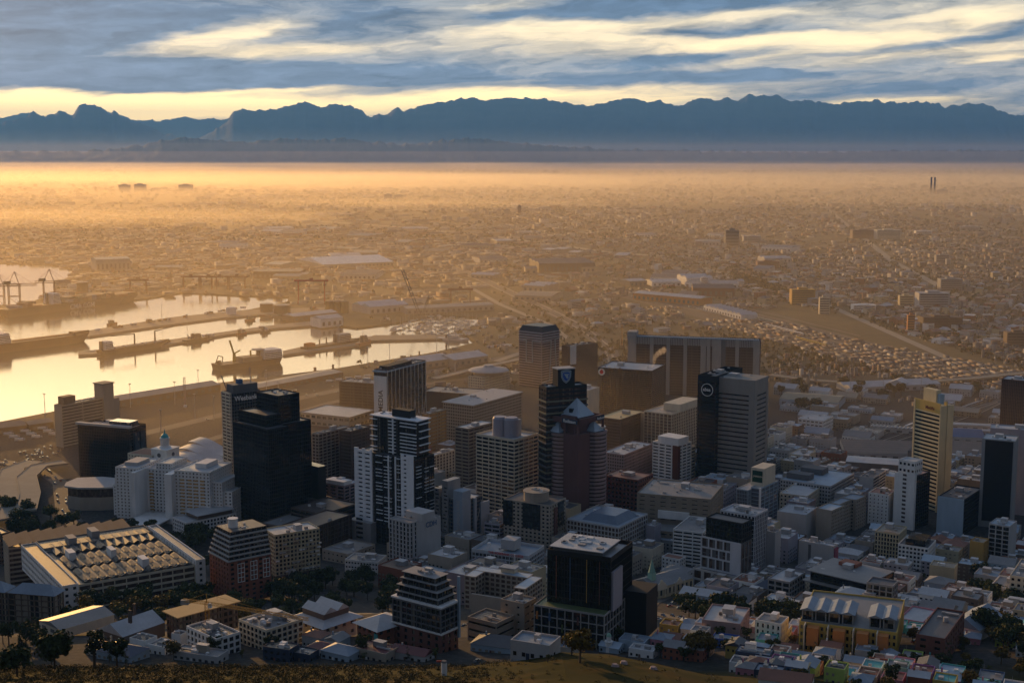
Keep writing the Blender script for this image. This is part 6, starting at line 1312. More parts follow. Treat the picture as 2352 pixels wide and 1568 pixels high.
lattice(MB(), (L*.6, 0, 21), (L*.6, 0, 40), 2, 8, .25).build('lattice_mast', pm('lgrey'), r)
r, L, w = ship('red hulled tug with a pale wheelhouse beside the work vessel', 822, 796, 852, 788, 11, 6, HULLR, 'tug', 'tug'); bridge(r, L*.35, L*.65, w*.7, 6, 4, 'mauve')
r, L, w = ship('sleek white yacht moored at the marina mole', 1008, 780, 1078, 784, 11, 4.5, mat((.6, .6, .58), .4, name='hull_white'), 'yacht', 'motor_yacht'); bridge(r, L*.3, L*.66, w*.7, 4.5, 2)
for i, (u, v, wd) in enumerate(((565, 738, 'olive'), (640, 716, 'white'), (710, 716, 'red'), (880, 742, 'white'), (545, 770, 'lgrey'), (600, 765, 'white'), (248, 748, 'tan'), (335, 745, 'tan'))):
    r, L, w = ship(f'small {CN_[wd]} workboat '+('at the tank pier', 'beside the upper sheds', 'right of the upper sheds', 'below the blue roofed warehouse', 'tied along the middle pier', 'tied at the end of the middle pier', 'at the outer pier beside the crane gantry', 'at the outer pier')[i], u, v, u+22, v-3, 8, 4, HULLB if i % 2 else HULLR, 'boat', 'workboat'); bridge(r, L*.3, L*.6, w*.7, 4, 2, wd)
# marina: many masts
hullw = pm('white'); yr = random.Random(9)
YH_ = MB().prism([(-4, -1.2), (3, -1.5), (6, 0), (3, 1.5), (-4, 1.2)], -.3, 1.1, [(-4.4, -1.4), (3, -1.8), (6.6, 0), (3, 1.8), (-4.4, 1.4)]).mesh('hull', hullw); YC_ = MB().box(-2, 2, -.8, .8, 1.1, 1.9).mesh('cabin', pm('lgrey')); YM_ = MB().cyl(1, 0, 1, 15, .16, .1, 5).bar((1, 0, 2.6), (-4, 0, 2.4), .12).mesh('mast', pm('lgrey'))
MAR = [(905, 752), (1000, 728), (1100, 735), (1120, 760), (1070, 776), (900, 766)]; c = 0
while c < 130:
    u, v = yr.uniform(900, 1120), yr.uniform(728, 776)
    if not inpoly((u, v), MAR): continue
    g = G(u, v, WZ); t = thing('sailing_yacht', 'white sailing yacht with a bare mast, packed in the marina', 'sailing boat', (g.x, g.y, .6), yr.choice((.5, 2.0))+yr.uniform(-.1, .1), 'yachts in the marina'); t.scale = (1.3,)*3
    link('hull', YH_, t); link('cabin', YC_, t); link('mast', YM_, t); c += 1
# gantry cranes at the container berth
def sts(label, u, v, vt, ang, s=1.0):
    g = G(u, v); H = (zat(vt, g.x, g.y)); t = thing('gantry_crane', label, 'crane', (g.x, g.y, 0), ang); m = mat((.14, .07, .06), name='crane_steel'); h1 = H*.62; W_ = 24*s; D_ = 15*s
    for sx in (-1, 1):
        for sy in (-1, 1): MB().bar((sx*W_/2, sy*D_/2, 0), (sx*W_/2, sy*D_/2, h1), 1.3).build('leg', m, t)
    MB().bar((-W_/2, -D_/2, h1*.45), (W_/2, -D_/2, h1*.45), .9).bar((-W_/2, D_/2, h1*.45), (W_/2, D_/2, h1*.45), .9).bar((-W_/2, -D_/2, h1*.45), (W_/2, -D_/2, 1), .6).build('portal', m, t)
    q = MB(); lattice(q, (-W_*1.3, -2, h1), (W_*2.1, -2, h1), 5, 14, .55).bar((-W_/2, -D_/2, h1), (-W_/2, D_/2, h1), 1).bar((W_/2, -D_/2, h1), (W_/2, D_/2, h1), 1); q.build('boom', m, t)
    MB().bar((W_/2, -2, h1), (W_*.1, 0, H), .9).bar((-W_/2, -2, h1), (W_*.1, 0, H), .9).bar((W_*.1, 0, H), (W_*1.9, -2, h1), .35).bar((W_*.1, 0, H), (-W_*1.2, -2, h1), .35).bar((W_*.1, 0, H), (W_*1.1, -2, h1), .3).build('a_frame', m, t)
    MB().box(-W_*.9, -W_*.3, -5, 5, h1+1, h1+8).build('machine_house', pm('dbrown'), t)
sts('dark gantry crane cut by the left edge', -2, 700, 628, R_(10)); sts('dark gantry crane second from the left edge', 34, 702, 624, R_(10)); sts('dark gantry crane above the container ship bridge', 114, 694, 618, R_(10))
def low_gantry(label, u, v, h, w, col):
    g = G(u, v); t = thing('yard_crane', label, 'crane', g); m = pm(col)
    for sx in (-1, 1): MB().bar((sx*w/2, -6, 0), (sx*w/2, -4, h), 1.2).bar((sx*w/2, 6, 0), (sx*w/2, 4, h), 1.2).build('leg', m, t)
    MB().box(-w*.65, w*.65, -4, 4, h, h+4).build('beam', m, t); MB().box(-4, 4, -3, 3, h+4, h+8).build('trolley', m, t)
low_gantry('red gantry crane at the inner container quay', 716, 698, 52, 60, 'red'); low_gantry('small red gantry crane right of the dark jib crane', 1058, 700, 34, 44, 'rust')
for i, u in enumerate((318, 440, 480, 505, 545)): low_gantry(('brown yard crane behind the container ship bow', 'faint red yard crane, first of the far group', 'faint red yard crane, second of the far group', 'faint red yard crane, third of the far group', 'faint red yard crane, last of the far group')[i], u, 672-8*(i > 0), 30, 40, 'rust')
g = G(968, 735); t = thing('crawler_crane', 'tall dark lattice jib crane leaning left beside the dry dock', 'crane', g); m = pm('dgrey'); lattice(MB(), (0, 0, 2), (-38, 0, 104), 5, 16, .5).build('jib', m, t); lattice(MB(), (0, 0, 2), (16, 0, 52), 3, 8, .4).build('back_mast', m, t); MB().bar((16, 0, 52), (-38, 0, 104), .25).bar((16, 0, 52), (12, 0, 2), .25).build('tie_rods', m, t); MB().box(-6, 12, -5, 5, 0, 8).build('body', pm('tan'), t)
# tanks, sheds along the quays
for lab, u, v, R0, h, col in (('white round tank on the outer pier', 531, 722, 11, 15, 'white'), ('first dark silo block of tanks', 612, 716, 14, 18, 'brown'), ('dark cylindrical tank beside the upper sheds', 648, 720, 18, 19, 'dbrown'), ('dark round silo beyond the container ship', 190, 672, 14, 26, 'dbrown')):
    g = G(u, v, 0); t = thing('storage_tank', lab, 'tank', (g.x, g.y, .3)); MB().cyl(0, 0, -2, h, R0, k=24).build('shell', pm(col), t); MB().cyl(0, 0, h, h+1.2, R0, R0*.3, 24).build('roof', roofm('rooflt' if col == 'white' else 'roofg'), t)
for i, x in enumerate((757, 775, 792)):
    g = G(x, 718); t = thing('silo', ('sunlit cylindrical silo, left one of three', 'sunlit cylindrical silo, middle one of three', 'dark cylindrical silo, right one of three')[i], 'silo', g); MB().cyl(0, 0, 0, 25, 8.5, k=20).build('shell', mat((.2, .13, .06), .25, 0.6, name='silo_metal'), t); MB().cyl(0, 0, 25, 26.5, 8.8, 3, 20).build('roof', pm('dgrey'), t)
for l_, p0, p1, D_, h_, kw in (('long grey quay shed with a toothed roof ridge, behind the beige harbour slab', (276, 936), (506, 898), 38, 10, dict(wall='brown', roof='roofg', rh=4)),
    ('dark pitched quay shed at the left edge', (-60, 1006), (62, 992), 32, 9, dict(wall='dbrown', roof='brown', rh=4)), ('second dark quay shed beside the beige harbour slab', (68, 990), (124, 982), 28, 8, dict(wall='dbrown', roof='brown', rh=3)),
    ('long flat brown quay shed ending at the basin corner', (592, 902), (788, 864), 38, 7, dict(wall='brown', roof='roofg', rh=2)), ('beige gabled harbour shed, left of a pair behind the MEDIA24 tower', (952, 850), (1040, 838), 55, 11, dict(wall='beige', rh=6)),
    ('beige gabled harbour shed, right of a pair behind the MEDIA24 tower', (1044, 842), (1122, 831), 55, 11, dict(wall='beige', rh=6)), ('white gabled boat shed behind the work vessel', (738, 752), (788, 747), 40, 17, dict(wall='white', rh=5)),
    ('long white roofed transit shed above the work vessel', (676, 738), (776, 727), 45, 10, dict(wall='brown', rh=4)), ('pale blue roofed warehouse left of the dark jib crane', (850, 722), (938, 715), 80, 16, dict(roof='lblue', n=2, rh=6)),
    ('huge pale vaulted warehouse on the plain', (742, 617), (905, 610), 240, 12, dict(wall='beige', roof='white', rh=14)), ('grey block warehouse far behind the container ship', (222, 623), (300, 620), 90, 34, dict(wall='grey', roof='roofg', rh=3)),
    ('long dark warehouse at the inner harbour', (582, 640), (692, 640), 80, 20, dict(wall='dbrown', roof='brown', rh=3)), ('long low warehouse behind the marina', (935, 722), (1135, 712), 55, 12, dict(wall='grey', roof='roofg', rh=3)),
    ('big brown workshop hall in the rail yards', (1238, 626), (1366, 624), 150, 26, dict(wall='brown', roof='brown', n=3, rh=5)), ('white ribbed warehouse in the suburb', (1577, 656), (1637, 655), 90, 20, dict(wall='white', n=2, rh=5)),
    ('long orange and pale blue warehouse beyond the rail yards', (1454, 688), (1608, 702), 50, 16, dict(wall='orange', rh=4)), ('dark red brick factory beyond the rail yards', (1591, 680), (1687, 681), 80, 20, dict(wall='dbrick', roof='roofd', n=3, rh=4)),
    ('row of sunlit white gabled stores beside the rail yards', (1616, 712), (1702, 734), 38, 10, dict(wall='white', n=9, rh=4, ax='y')), ('low grey factory shed right of the yellow roofed sports hall', (1955, 903), (2160, 893), 45, 8, dict(n=2, rh=3))):
    seg_shed(l_, p0, p1, D_, h_, **kw)
# convention hall with wave roofs
b = Bld('convention_centre', 'low convention hall with big pale curved wave roofs behind the white stepped hotel', 386, 470, 540, 1066, 1100, 40, 'hall'); b.box('wall', (0, 1, 0, 1), -1, b.H*.75, pm('brown'))
x0, x1, y0, y1 = b.fr(-.05, 1.05, -.05, 1.1)
for k in range(3):
    q = MB(); ya, yb_ = y0+(y1-y0)*k/3, y0+(y1-y0)*(k+.96)/3; N = 14
    for s_ in range(N+1):
        x = x0+(x1-x0)*s_/N; z = b.H*.75+3+k*4+4.5*math.sin(s_/N*math.pi*1.3+k*.5); q.v += [(x, ya, z), (x, yb_, z+2.5), (x, ya, z-1), (x, yb_, z+1.5)]
    for s_ in range(N): a = s_*4; q.f += [(a, a+4, a+5, a+1), (a+2, a+3, a+7, a+6), (a, a+2, a+6, a+4), (a+1, a+5, a+7, a+3)]
    q.build('wave_roof', roofm('rooflt'), b.root, smooth=False)
# far towers standing out of the mist
def far_block(label, u0, u1, yt, yb, col='grey', name='tower_block', extra=None):
    g0, g1 = G(u0, yb), G(u1, yb); W_ = (g1-g0).length; H = zat(yt, g0.x, g0.y); t = thing(name, label, 'building', ((g0.x+g1.x)/2, g0.y, 0)); D_ = W_*.5
    MB().box(-W_/2, W_/2, 0, D_, -1, H*.97).build('wall', pm(col), t); n = max(3, int(H/(12 if H > 60 else 5)))
    for i in range(min(n, 14)): MB().box(-W_*.46, W_*.46, -.5, .1, H*(i+.3)/n*.95, H*(i+.65)/n*.95).build('window_band', gm('brown'), t)
    MB().box(-W_*.2, W_*.2, D_*.2, D_*.8, H*.97, H*1.08).build('roof', pm(col), t)
for a in (('far grey tower block in the mist, first of four at the left', 272, 297, 424, 441), ('far grey tower block in the mist, second of four at the left', 308, 333, 423, 441), ('far small block in the mist, third of four at the left', 348, 367, 432, 441), ('far wide block with corner horns in the mist, fourth of four', 410, 440, 424, 440),
    ('far pale block with a chimney in the mist', 882, 900, 446, 460), ('far dark block in the mist beside the one with a chimney', 904, 927, 448, 459), ('far slim dark tower in the hazy plain', 1189, 1197, 472, 495, 'dbrown'), ('far grey block left of the slim dark tower', 1142, 1152, 481, 494), ('far grey block, twin nearer the slim dark tower', 1158, 1172, 480, 494),
    ('lone grey tower block in the hazy suburb', 1666, 1697, 528, 566, 'dgrey'), ('pale low block right of the lone grey tower', 1708, 1748, 542, 556, 'lgrey'), ('brown hospital block in the hazy suburb', 1958, 2010, 528, 548, 'brown'), ('cream hospital block in the hazy suburb', 2014, 2070, 528, 550, 'cream'), ('white apartment block right of the hospital blocks', 2104, 2140, 530, 542, 'white'),
    ('long pale building on the far hill', 426, 470, 512, 520, 'grey'), ('pale apartment slab at the far right', 2205, 2250, 520, 530, 'lgrey'),
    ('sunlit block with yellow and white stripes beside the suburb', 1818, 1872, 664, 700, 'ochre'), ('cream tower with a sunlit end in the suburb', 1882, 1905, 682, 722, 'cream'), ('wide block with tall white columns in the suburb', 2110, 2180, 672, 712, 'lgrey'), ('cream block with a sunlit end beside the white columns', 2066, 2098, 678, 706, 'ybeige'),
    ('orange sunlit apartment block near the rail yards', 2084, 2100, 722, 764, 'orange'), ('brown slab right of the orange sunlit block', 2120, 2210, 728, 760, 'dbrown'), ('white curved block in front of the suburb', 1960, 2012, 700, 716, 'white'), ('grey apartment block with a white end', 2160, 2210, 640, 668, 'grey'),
    ('brown banded office block at the right edge', 2312, 2362, 762, 802, 'brown'), ('red brown block in the dense suburb', 1740, 1790, 600, 616, 'dbrick'), ('twin arched block in the far suburb', 2150, 2180, 585, 604, 'grey'), ('white block with a little tower in the suburb', 1610, 1626, 636, 660, 'white')): far_block(*a)
for i, u in enumerate((2138, 2146)):
    g = G(u, 446); t = thing('chimney', ('left one of two tall dark power station chimneys', 'right one of two tall dark power station chimneys')[i], 'chimney', g); H = zat(408, g.x, g.y); MB().cyl(0, 0, 0, H, 8.5, 6, 14).build('shaft', pm('dbrown'), t); MB().cyl(0, 0, H, H+4, 6.8, k=14).build('rim', pm('dgrey'), t)
far_block('power station hall beside the two chimneys', 2152, 2178, 436, 446, 'brown', 'power_station')
# ------------------------------------------------------------------ roads on the plain
m_road = mat((.10, .09, .08), .8, vs=.02, name='asphalt'); m_rail = mat((.10, .088, .075), .95, vs=.03, name='rail_ballast'); m_rail2 = mat((.2,.17,.14), .9, vs=.02, name='rail_gravel'); m_line = mat((.5, .5, .46), .7, name='road_paint'); m_conc = mat((.3, .27, .22), .9, vs=.05, name='concrete')
def ribbon(name, pts, w, m, z=.12, kind='structure'):
    P = [G(u, v) for u, v in pts]; Q = []
    for a, b_ in zip(P, P[1:]):
        for k in range(6): Q.append(a.lerp(b_, k/6))
    Q.append(P[-1]); mb = MB()
    for i, p in enumerate(Q):
        d = (Q[min(i+1, len(Q)-1)]-Q[max(i-1, 0)]); d.z = 0; d.normalize(); n = Vector((-d.y, d.x, 0))*w/2
        for s in (1, -1):
            x, y = p.x+n.x*s, p.y+n.y*s; mb.v.append((x, y, terr(x, y)+z))
    for i in range(len(Q)-1): a = i*2; mb.f.append((a, a+1, a+3, a+2))
    o = mb.build(name, m); o['kind'] = 'structure'; return Q
HW1 = [(1420, 880), (1395, 800), (1350, 762), (1290, 728), (1215, 692), (1130, 652), (1060, 622), (960, 596), (840, 575), (700, 556)]
rds = [ribbon('road', HW1, 34, m_road, .3), ribbon('road', [(1140, 830), (1300, 775), (1260, 745), (1150, 700), (1080, 660)], 14, m_conc, .5)]
rds.append(ribbon('road', [(270, 1010), (520, 950), (700, 912), (900, 870), (1100, 832), (1230, 806), (1400, 800)], 22, m_road, .25)); rds.append(ribbon('road', [(330, 1060), (560, 985), (760, 925), (960, 885), (1140, 860)], 16, m_road, .35))
rds.append(ribbon('road', [(0, 1060), (90, 1075), (140, 1110), (148, 1170), (190, 1225), (240, 1260)], 17, m_road, .3)); rds.append(ribbon('road', [(2352, 905), (2200, 945), (2050, 985), (1900, 1020)], 20, m_road, .3))
rds.append(ribbon('street', [(1470, 1400), (1560, 1420), (1700, 1432), (1860, 1438)], 11, m_road, .25)); rds.append(ribbon('street', [(1470, 1420), (1500, 1385), (1590, 1340)], 9, m_road, .3)); rds.append(ribbon('street', [(470, 1390), (520, 1405), (700, 1412), (900, 1408)], 9, m_road, .25))
for off in range(5): ribbon('rail_line', [(1480, 690-off*6), (1650, 722-off*7), (1800, 760-off*8), (1940+off*9, 800-off*7)], 5, m_rail2, .4+off*.01)
ribbon('rail_yard', [(1440, 668), (1640, 716), (1820, 765), (2000, 810), (2200, 850)], 150, m_rail, .2)
ribbon('grass_strip', [(1790, 700), (1950, 745), (2120, 800), (2352, 880)], 130, mat((.075, .06, .028), .95, var=.6, vs=.03, name='dry_grass'), .15)
for off in range(7): ribbon('rail_line', [(1900+off*16, 1045-off*2), (2050+off*14, 990), (2200+off*10, 945), (2360, 903-off)], 2.2, m_conc if off % 3 == 0 else m_road, .5+off*.01)
for pts, w_ in (([(600, 500), (900, 520), (1150, 545), (1400, 580), (1700, 600)], 40), ([(1000, 560), (1080, 556), (1260, 575)], 46), ([(300, 560), (700, 540), (1100, 520)], 30), ([(1600, 610), (1900, 700), (2352, 900)], 18), ([(1900, 480), (2050, 600), (2240, 700)], 22), ([(0, 480), (500, 500), (1000, 480), (1600, 500), (2352, 470)], 50)): rds.append(ribbon('road', pts, w_, m_conc, .25))
# curved stub ends of the unfinished freeway at the left
def deck(label, pts, w, z0, grp=None):
    P = [G(u, v, 0) for u, v in pts]; q = MB(); n = len(P)
    L_, R2 = [], []
    for i, p in enumerate(P):
        d = (P[min(i+1, n-1)]-P[max(i-1, 0)]); d.z = 0; d.normalize(); L_.append((p.x-d.y*w/2, p.y+d.x*w/2)); R2.append((p.x+d.y*w/2, p.y-d.x*w/2))
    t = thing('elevated_road', label, 'flyover', (0, 0, 0)); q = MB()
    for i in range(n-1): q.prism([R2[i], R2[i+1], L_[i+1], L_[i]], z0-1.4, z0)
    q.build('deck', m_conc, t); 
    for i in range(1, n-1, 1): MB().cyl(P[i].x, P[i].y, -.5, z0-1.4, 1.3, k=8).build('pier', m_conc, t)
    for S in (L_, R2):
        e = MB()
        for a, b_ in zip(S, S[1:]): e.bar((a[0], a[1], z0+.45), (b_[0], b_[1], z0+.45), .35)
        e.build('parapet', pm('beige'), t)
for o_, w_ in ((22, 4), (-22, 4)): ribbon('road', [(u+o_*.25, v-o_*.14) for u, v in HW1], w_, m_conc, .6)
wr = random.Random(6)
for i in range(44):
    u, v = (wr.uniform(280, 1150), wr.uniform(515, 645)) if i % 2 else (wr.uniform(1150, 1760), wr.uniform(540, 690))
    if inpoly((u, v), HARB) or inpoly((u, v), SEA): continue
    w_ = wr.uniform(26, 90)*(v-345)/300; l_ = ('large pale roofed', 'large grey roofed', 'large brown roofed')[i % 3]
    seg_shed(l_+' warehouse on the hazy industrial plain', (u, v), (u+w_, v+wr.uniform(-2, 3)), wr.uniform(50, 130), wr.uniform(9, 16), wr.choice(['beige', 'lgrey', 'tan', 'white']), ('rooflt', 'roofg', 'brown')[i % 3], wr.choice((1, 2, 3)), 4, 'warehouse', 'warehouse')['group'] = l_+' warehouses on the plain'
deck('curved unfinished flyover stub, outer one at the left edge', [(-40, 1210), (20, 1200), (38, 1165), (20, 1120), (30, 1090), (80, 1072)], 24, 7)
deck('curved unfinished flyover stub with a wide end, inner one left of the black hotel', [(60, 1190), (70, 1150), (62, 1110), (90, 1085), (150, 1076)], 20, 8)
deck('long elevated freeway crossing behind the sports hall', [(1770, 872), (1860, 884), (1980, 892), (2100, 890), (2230, 880), (2400, 862)], 16, 8); deck('long elevated freeway crossing the foreshore', [(1000, 880), (1090, 858), (1180, 838), (1260, 818), (1330, 800)], 15, 8)
# ------------------------------------------------------------------ vehicles
CARM = [('white', 'white'), ('silver', 'lgrey'), ('dark grey', 'dgrey'), ('red', 'red'), ('blue', 'blue')]
def car_proto(m):
    return (MB().prism([(-2.2, -.88), (2.2, -.88), (2.2, .88), (-2.2, .88)], .3, .95, [(-2.15, -.85), (2.1, -.8), (2.1, .8), (-2.15, .85)]).mesh('body', m), MB().prism([(-1.6, -.8), (1.1, -.8), (1.1, .8), (-1.6, .8)], .95, 1.5, [(-1.2, -.65), (.5, -.65), (.5, .65), (-1.2, .65)]).mesh('cabin', glass_mat(c=(.02, .02, .025), blind=0, rough=.05, cell=5)))
wq = MB()
for a in range(1): wq.cyl(0, 0, -.12, .12, .33, k=10)
WHEEL = wq.mesh('wheel', mat((.02, .02, .02), name='tyre'))
CPR = [car_proto(mat(PAL[k], rough=.25, var=.05, name='car_'+k, spec=.6)) for _, k in CARM]
def car(x, y, ang, lab, grp, z=None):
    i = rnd.choice((0, 0, 0, 1, 1, 2, 2, 3, 4)); t = thing('car', f'{CARM[i][0]} {lab}', 'car', (x, y, terr(x, y)+.3 if z is None else z), ang, grp); link('body', CPR[i][0], t); link('cabin', CPR[i][1], t)
    for sx in (-1.4, 1.4):
        for sy in (-.85, .85): o = link('wheel', WHEEL, t, (sx, sy, .33)); o.rotation_euler = (R_(90), 0, 0)
def cars_on(Q, n, lab, grp, w, z=.35):
    for _ in range(n):
        i = rnd.randint(0, len(Q)-2); p = Q[i].lerp(Q[i+1], rnd.random()); d = Q[i+1]-Q[i]; a = math.atan2(d.y, d.x); s = rnd.choice((-1, 1))*rnd.choice((.15, .32))*w
        x, y = p.x-math.sin(a)*s, p.y+math.cos(a)*s; car(x, y, a, lab, grp, terr(x, y)+z)
cars_on(rds[0], 44, 'car driving on the long motorway toward the haze', 'cars on the motorway', 34, .35); cars_on(rds[4], 34, 'car queueing on the curved road left of the black hotel', 'cars on the curved road', 17, .35)
cars_on(rds[2], 14, 'car on the harbour road behind the towers', 'cars on the harbour road', 22, .3); cars_on(rds[6], 9, 'car on the street below the square trees', 'cars on the square street', 11, .3); cars_on(rds[5], 10, 'car on the road beside the station yard', 'cars beside the station yard', 20, .35)
def lot(us, vs, n, lab, grp):
    a, b_, c_ = G(us[0], vs[0]), G(us[1], vs[1]), G(us[2], vs[2])
    for _ in range(n):
        s, t = rnd.randint(0, 9)/9, rnd.random(); p = a+(b_-a)*t+(c_-a)*s; d = c_-a
        if not hits(p.x, p.y, 2.2, 1, 0, .2): car(p.x, p.y, math.atan2(d.y, d.x), lab, grp)
lot((25, 130, 60), (1045, 1022, 1062), 28, 'car parked on the deck left of the beige harbour slab', 'cars on the harbour deck'); lot((640, 850, 660), (905, 862, 925), 18, 'car parked on the foreshore lot left of the MEDIA24 tower', 'cars on the foreshore lot'); lot((1880, 2060, 1850), (1025, 968, 1000), 28, 'car parked in the station lot below the white office', 'cars in the station lot'); lot((1900, 2200, 1930), (850, 862, 868), 14, 'car parked in the yard above the elevated freeway', 'cars in the freeway yard')
for i, (u, v) in enumerate(((1538, 1393), (1560, 1398), (1548, 1386), (1570, 1392), (1500, 1414), (1512, 1424), (1580, 1448))):
    g = G(u, v); car(g.x, g.y, .3, ('car parked in the little lot right of the church, first', 'car parked in the little lot right of the church, second', 'car at the rear of the little lot beside the church', 'car at the right end of the little church lot', 'car on the street left of the church lot', 'car on the street corner below the church lot', 'car alone on the wide street below the square')[i], 'cars near the church')
n_ = 0
while n_ < 92:
    u, v = rnd.uniform(1050, 2352), rnd.uniform(1300, 1560); g = G(u, v)
    if g.y < 640 or hits(g.x, g.y, 2.4, 1.1, -.5, .3): continue
    car(g.x, g.y, rnd.choice((-R_(34), R_(56))), 'car parked in a side street between the low buildings', 'cars in the side streets'); n_ += 1
# containers stacked along the terminal
CBX = [MB().box(-6, 6, -1.2, 1.2, 0, 2.6).box(-6.05, -5.9, -1.25, 1.25, 0, 2.65).mesh('container', pm(k)) for k in ('dbrick', 'blue', 'lgrey', 'rust', 'olive', 'white')]
for i in range(150):
    u = rnd.uniform(-20, 560); v = (700-u*.11)+rnd.choice((-10, -16, -22, -28))+(rnd.random()*2) if u > 300 else rnd.choice((683, 676, 668))+rnd.random()*2
    if inpoly((u, v), HARB) or inpoly((u, v), SEA): continue
    k = rnd.randint(0, 5); g = G(u, v); o = link('shipping_container', CBX[k], None, (g.x, g.y, rnd.choice((.05, 2.7)) if i % 2 else .05)); o.rotation_euler = (0, 0, .25); o.scale = (2, 3, 1.6)
    tag(o, ('dark red', 'blue', 'pale grey', 'rust', 'olive', 'white')[k]+' container stacked on the far container terminal', 'container', 'containers on the far terminal')
for i in range(60):
    P_ = rnd.choice(((210, 762, 560, 708), (240, 808, 640, 748), (600, 728, 740, 720), (1110, 800, 1250, 790))); t_ = rnd.random(); g = G(P_[0]+(P_[2]-P_[0])*t_, P_[1]+(P_[3]-P_[1])*t_, 0); k = rnd.randint(0, 5)
    o = link('quay_crate', CBX[k], None, (g.x, g.y, .45)); o.rotation_euler = (0, 0, rnd.uniform(0, 3)); o.scale = (1, 2, 1.5); tag(o, 'box stacked on a harbour pier among the moored boats', 'crate', 'boxes on the harbour piers')
# trucks, containers in yards
TB = MB().box(-6, 3.5, -1.25, 1.25, 1.1, 3.9).mesh('cargo_box', pm('white')); TC = MB().box(3.9, 6, -1.2, 1.2, .6, 3).mesh('cab', pm('lgrey'))
for i in range(16):
    u, v = (20+i*13, 1000-i*2.2+(i % 3)*9) if i < 9 else (560+i*22, 905-i*3); g = G(u, v); t = thing('truck', 'white box truck parked beside the quay sheds' if i < 9 else 'white box truck parked on the foreshore', 'truck', (g.x, g.y, .3), rnd.choice((.2, .3)), 'trucks by the quay sheds' if i < 9 else 'trucks on the foreshore')
    link('cargo_box', TB, t); link('cab', TC, t)
    for sx in (-4.5, -3.3, 4.6):
        for sy in (-1.1, 1.1): o = link('wheel', WHEEL, t, (sx, sy, .4)); o.rotation_euler = (R_(90), 0, 0)
# trains standing in the yards
for i, (u0, v0, u1, v1) in enumerate(((1640, 706, 1700, 722), (1722, 728, 1800, 748), (1760, 748, 1850, 772), (1830, 778, 1900, 797), (1600, 712, 1660, 726), (2010, 1000, 2075, 978), (2080, 985, 2160, 955), (2130, 978, 2200, 950), (2200, 945, 2270, 920))):
    a, b_ = G(u0, v0), G(u1, v1); d = b_-a; n = max(2, int(d.length/22)); t = thing('train', ('pale train standing in the far rail yard, farthest of five', 'pale train in the middle of the far rail yard', 'long pale train on the near side of the far rail yard', 'pale train nearest the sports hall in the far rail yard', 'pale train beside the sunlit gabled stores', 'train standing left of the station canopies', 'train approaching the station, middle one', 'train approaching the station, nearest the cream tower', 'train farthest out on the station approach')[i], 'train', (a.x, a.y, .5), math.atan2(d.y, d.x))
    for k in range(n):
        c_ = MB().box(k*22, k*22+20.8, -1.5, 1.5, 1, 3.9).box(k*22+.3, k*22+20.5, -1.3, 1.3, 3.9, 4.3).build('carriage', pm(('lgrey', 'cream', 'white', 'yellow')[i % 4]), t); MB().box(k*22+1, k*22+19.8, -1.56, 1.56, 2.2, 3.2).build('window', gm('dark'), c_)
# tall light masts
LMh = [(27.4, 'x')]
def lmast(u, v, h, lab, grp):
    g = G(u, v); t = thing('light_mast', lab, 'light mast', g, 0, grp); MB().cyl(0, 0, 0, h, .5, .28, 6).build('pole', pm('lgrey'), t); MB().cyl(0, 0, h, h+.8, 1.9, k=8).build('lamp_ring', pm('grey'), t)
for u, v in ((104, 960), (300, 935), (456, 900), (402, 930), (612, 900), (845, 842), (895, 836), (1003, 812), (1030, 800), (370, 1000), (448, 960), (492, 965), (515, 985), (640, 930), (1250, 840), (430, 760), (372, 735)): lmast(u, v, 32, 'tall slim light mast on the harbour front', 'light masts on the harbour front')
for u, v in ((1953, 905), (2028, 903), (2115, 905), (2190, 900), (2258, 902), (2320, 900), (1310, 835), (1345, 828), (1425, 800)): lmast(u, v, 30, 'tall slim light mast beside the freeway', 'light masts beside the freeway')
for u, v in ((2206, 540), (2240, 540), (2270, 540), (2300, 540)): lmast(u, v, 90, 'far stadium floodlight mast above the suburb', 'stadium floodlights')
g = G(402, 935); t = thing('lattice_mast', 'red and white lattice mast standing before the quay shed', 'mast', (g.x+14, g.y, 0)); lattice(MB(), (0, 0, 0), (0, 0, zat(866, g.x, g.y)), 2.2, 16, .22).build('mast', pm('mauve'), t); MB().box(-2, 2, -2, 2, 0, 3).build('base', pm('white'), t)
g = G(1428, 800); t = thing('tower_crane', 'orange tower crane behind the civic slab, above the motorway', 'crane', g); lattice(MB(), (0, 0, 0), (0, 0, 44), 3, 8, .3).build('mast', YC, t); MB().bar((-10, 0, 44), (16, 0, 44), .9).bar((0, 0, 44), (0, 0, 52), .6).build('jib', pm('dgrey'), t)
# smoke drifting off roofs
def smoke(u, v, vt, name_at, s=1.0):
    g = G(u, v); z = zat(vt, g.x, g.y); q = MB(); k = 9; rng = random.Random(int(u))
    for i in range(k):
        t = i/(k-1); c = (g.x+t*t*14*s+math.sin(t*7)*1.5, g.y+rng.uniform(-1, 1), z+t*22*s); R0 = (1.6+t*3.0)*s
        for lat in range(5):
            pass
        q.cyl(c[0], c[1], c[2]-R0*1.1, c[2], R0*.35, R0, 8).cyl(c[0], c[1], c[2], c[2]+R0*1.1, R0, R0*.3, 8)
    o = q.build('smoke', vol_mat('smoke', .05, (1, .95, .9), .5)); tag(o, kind='stuff')
smoke(1496, 958, 842, '')
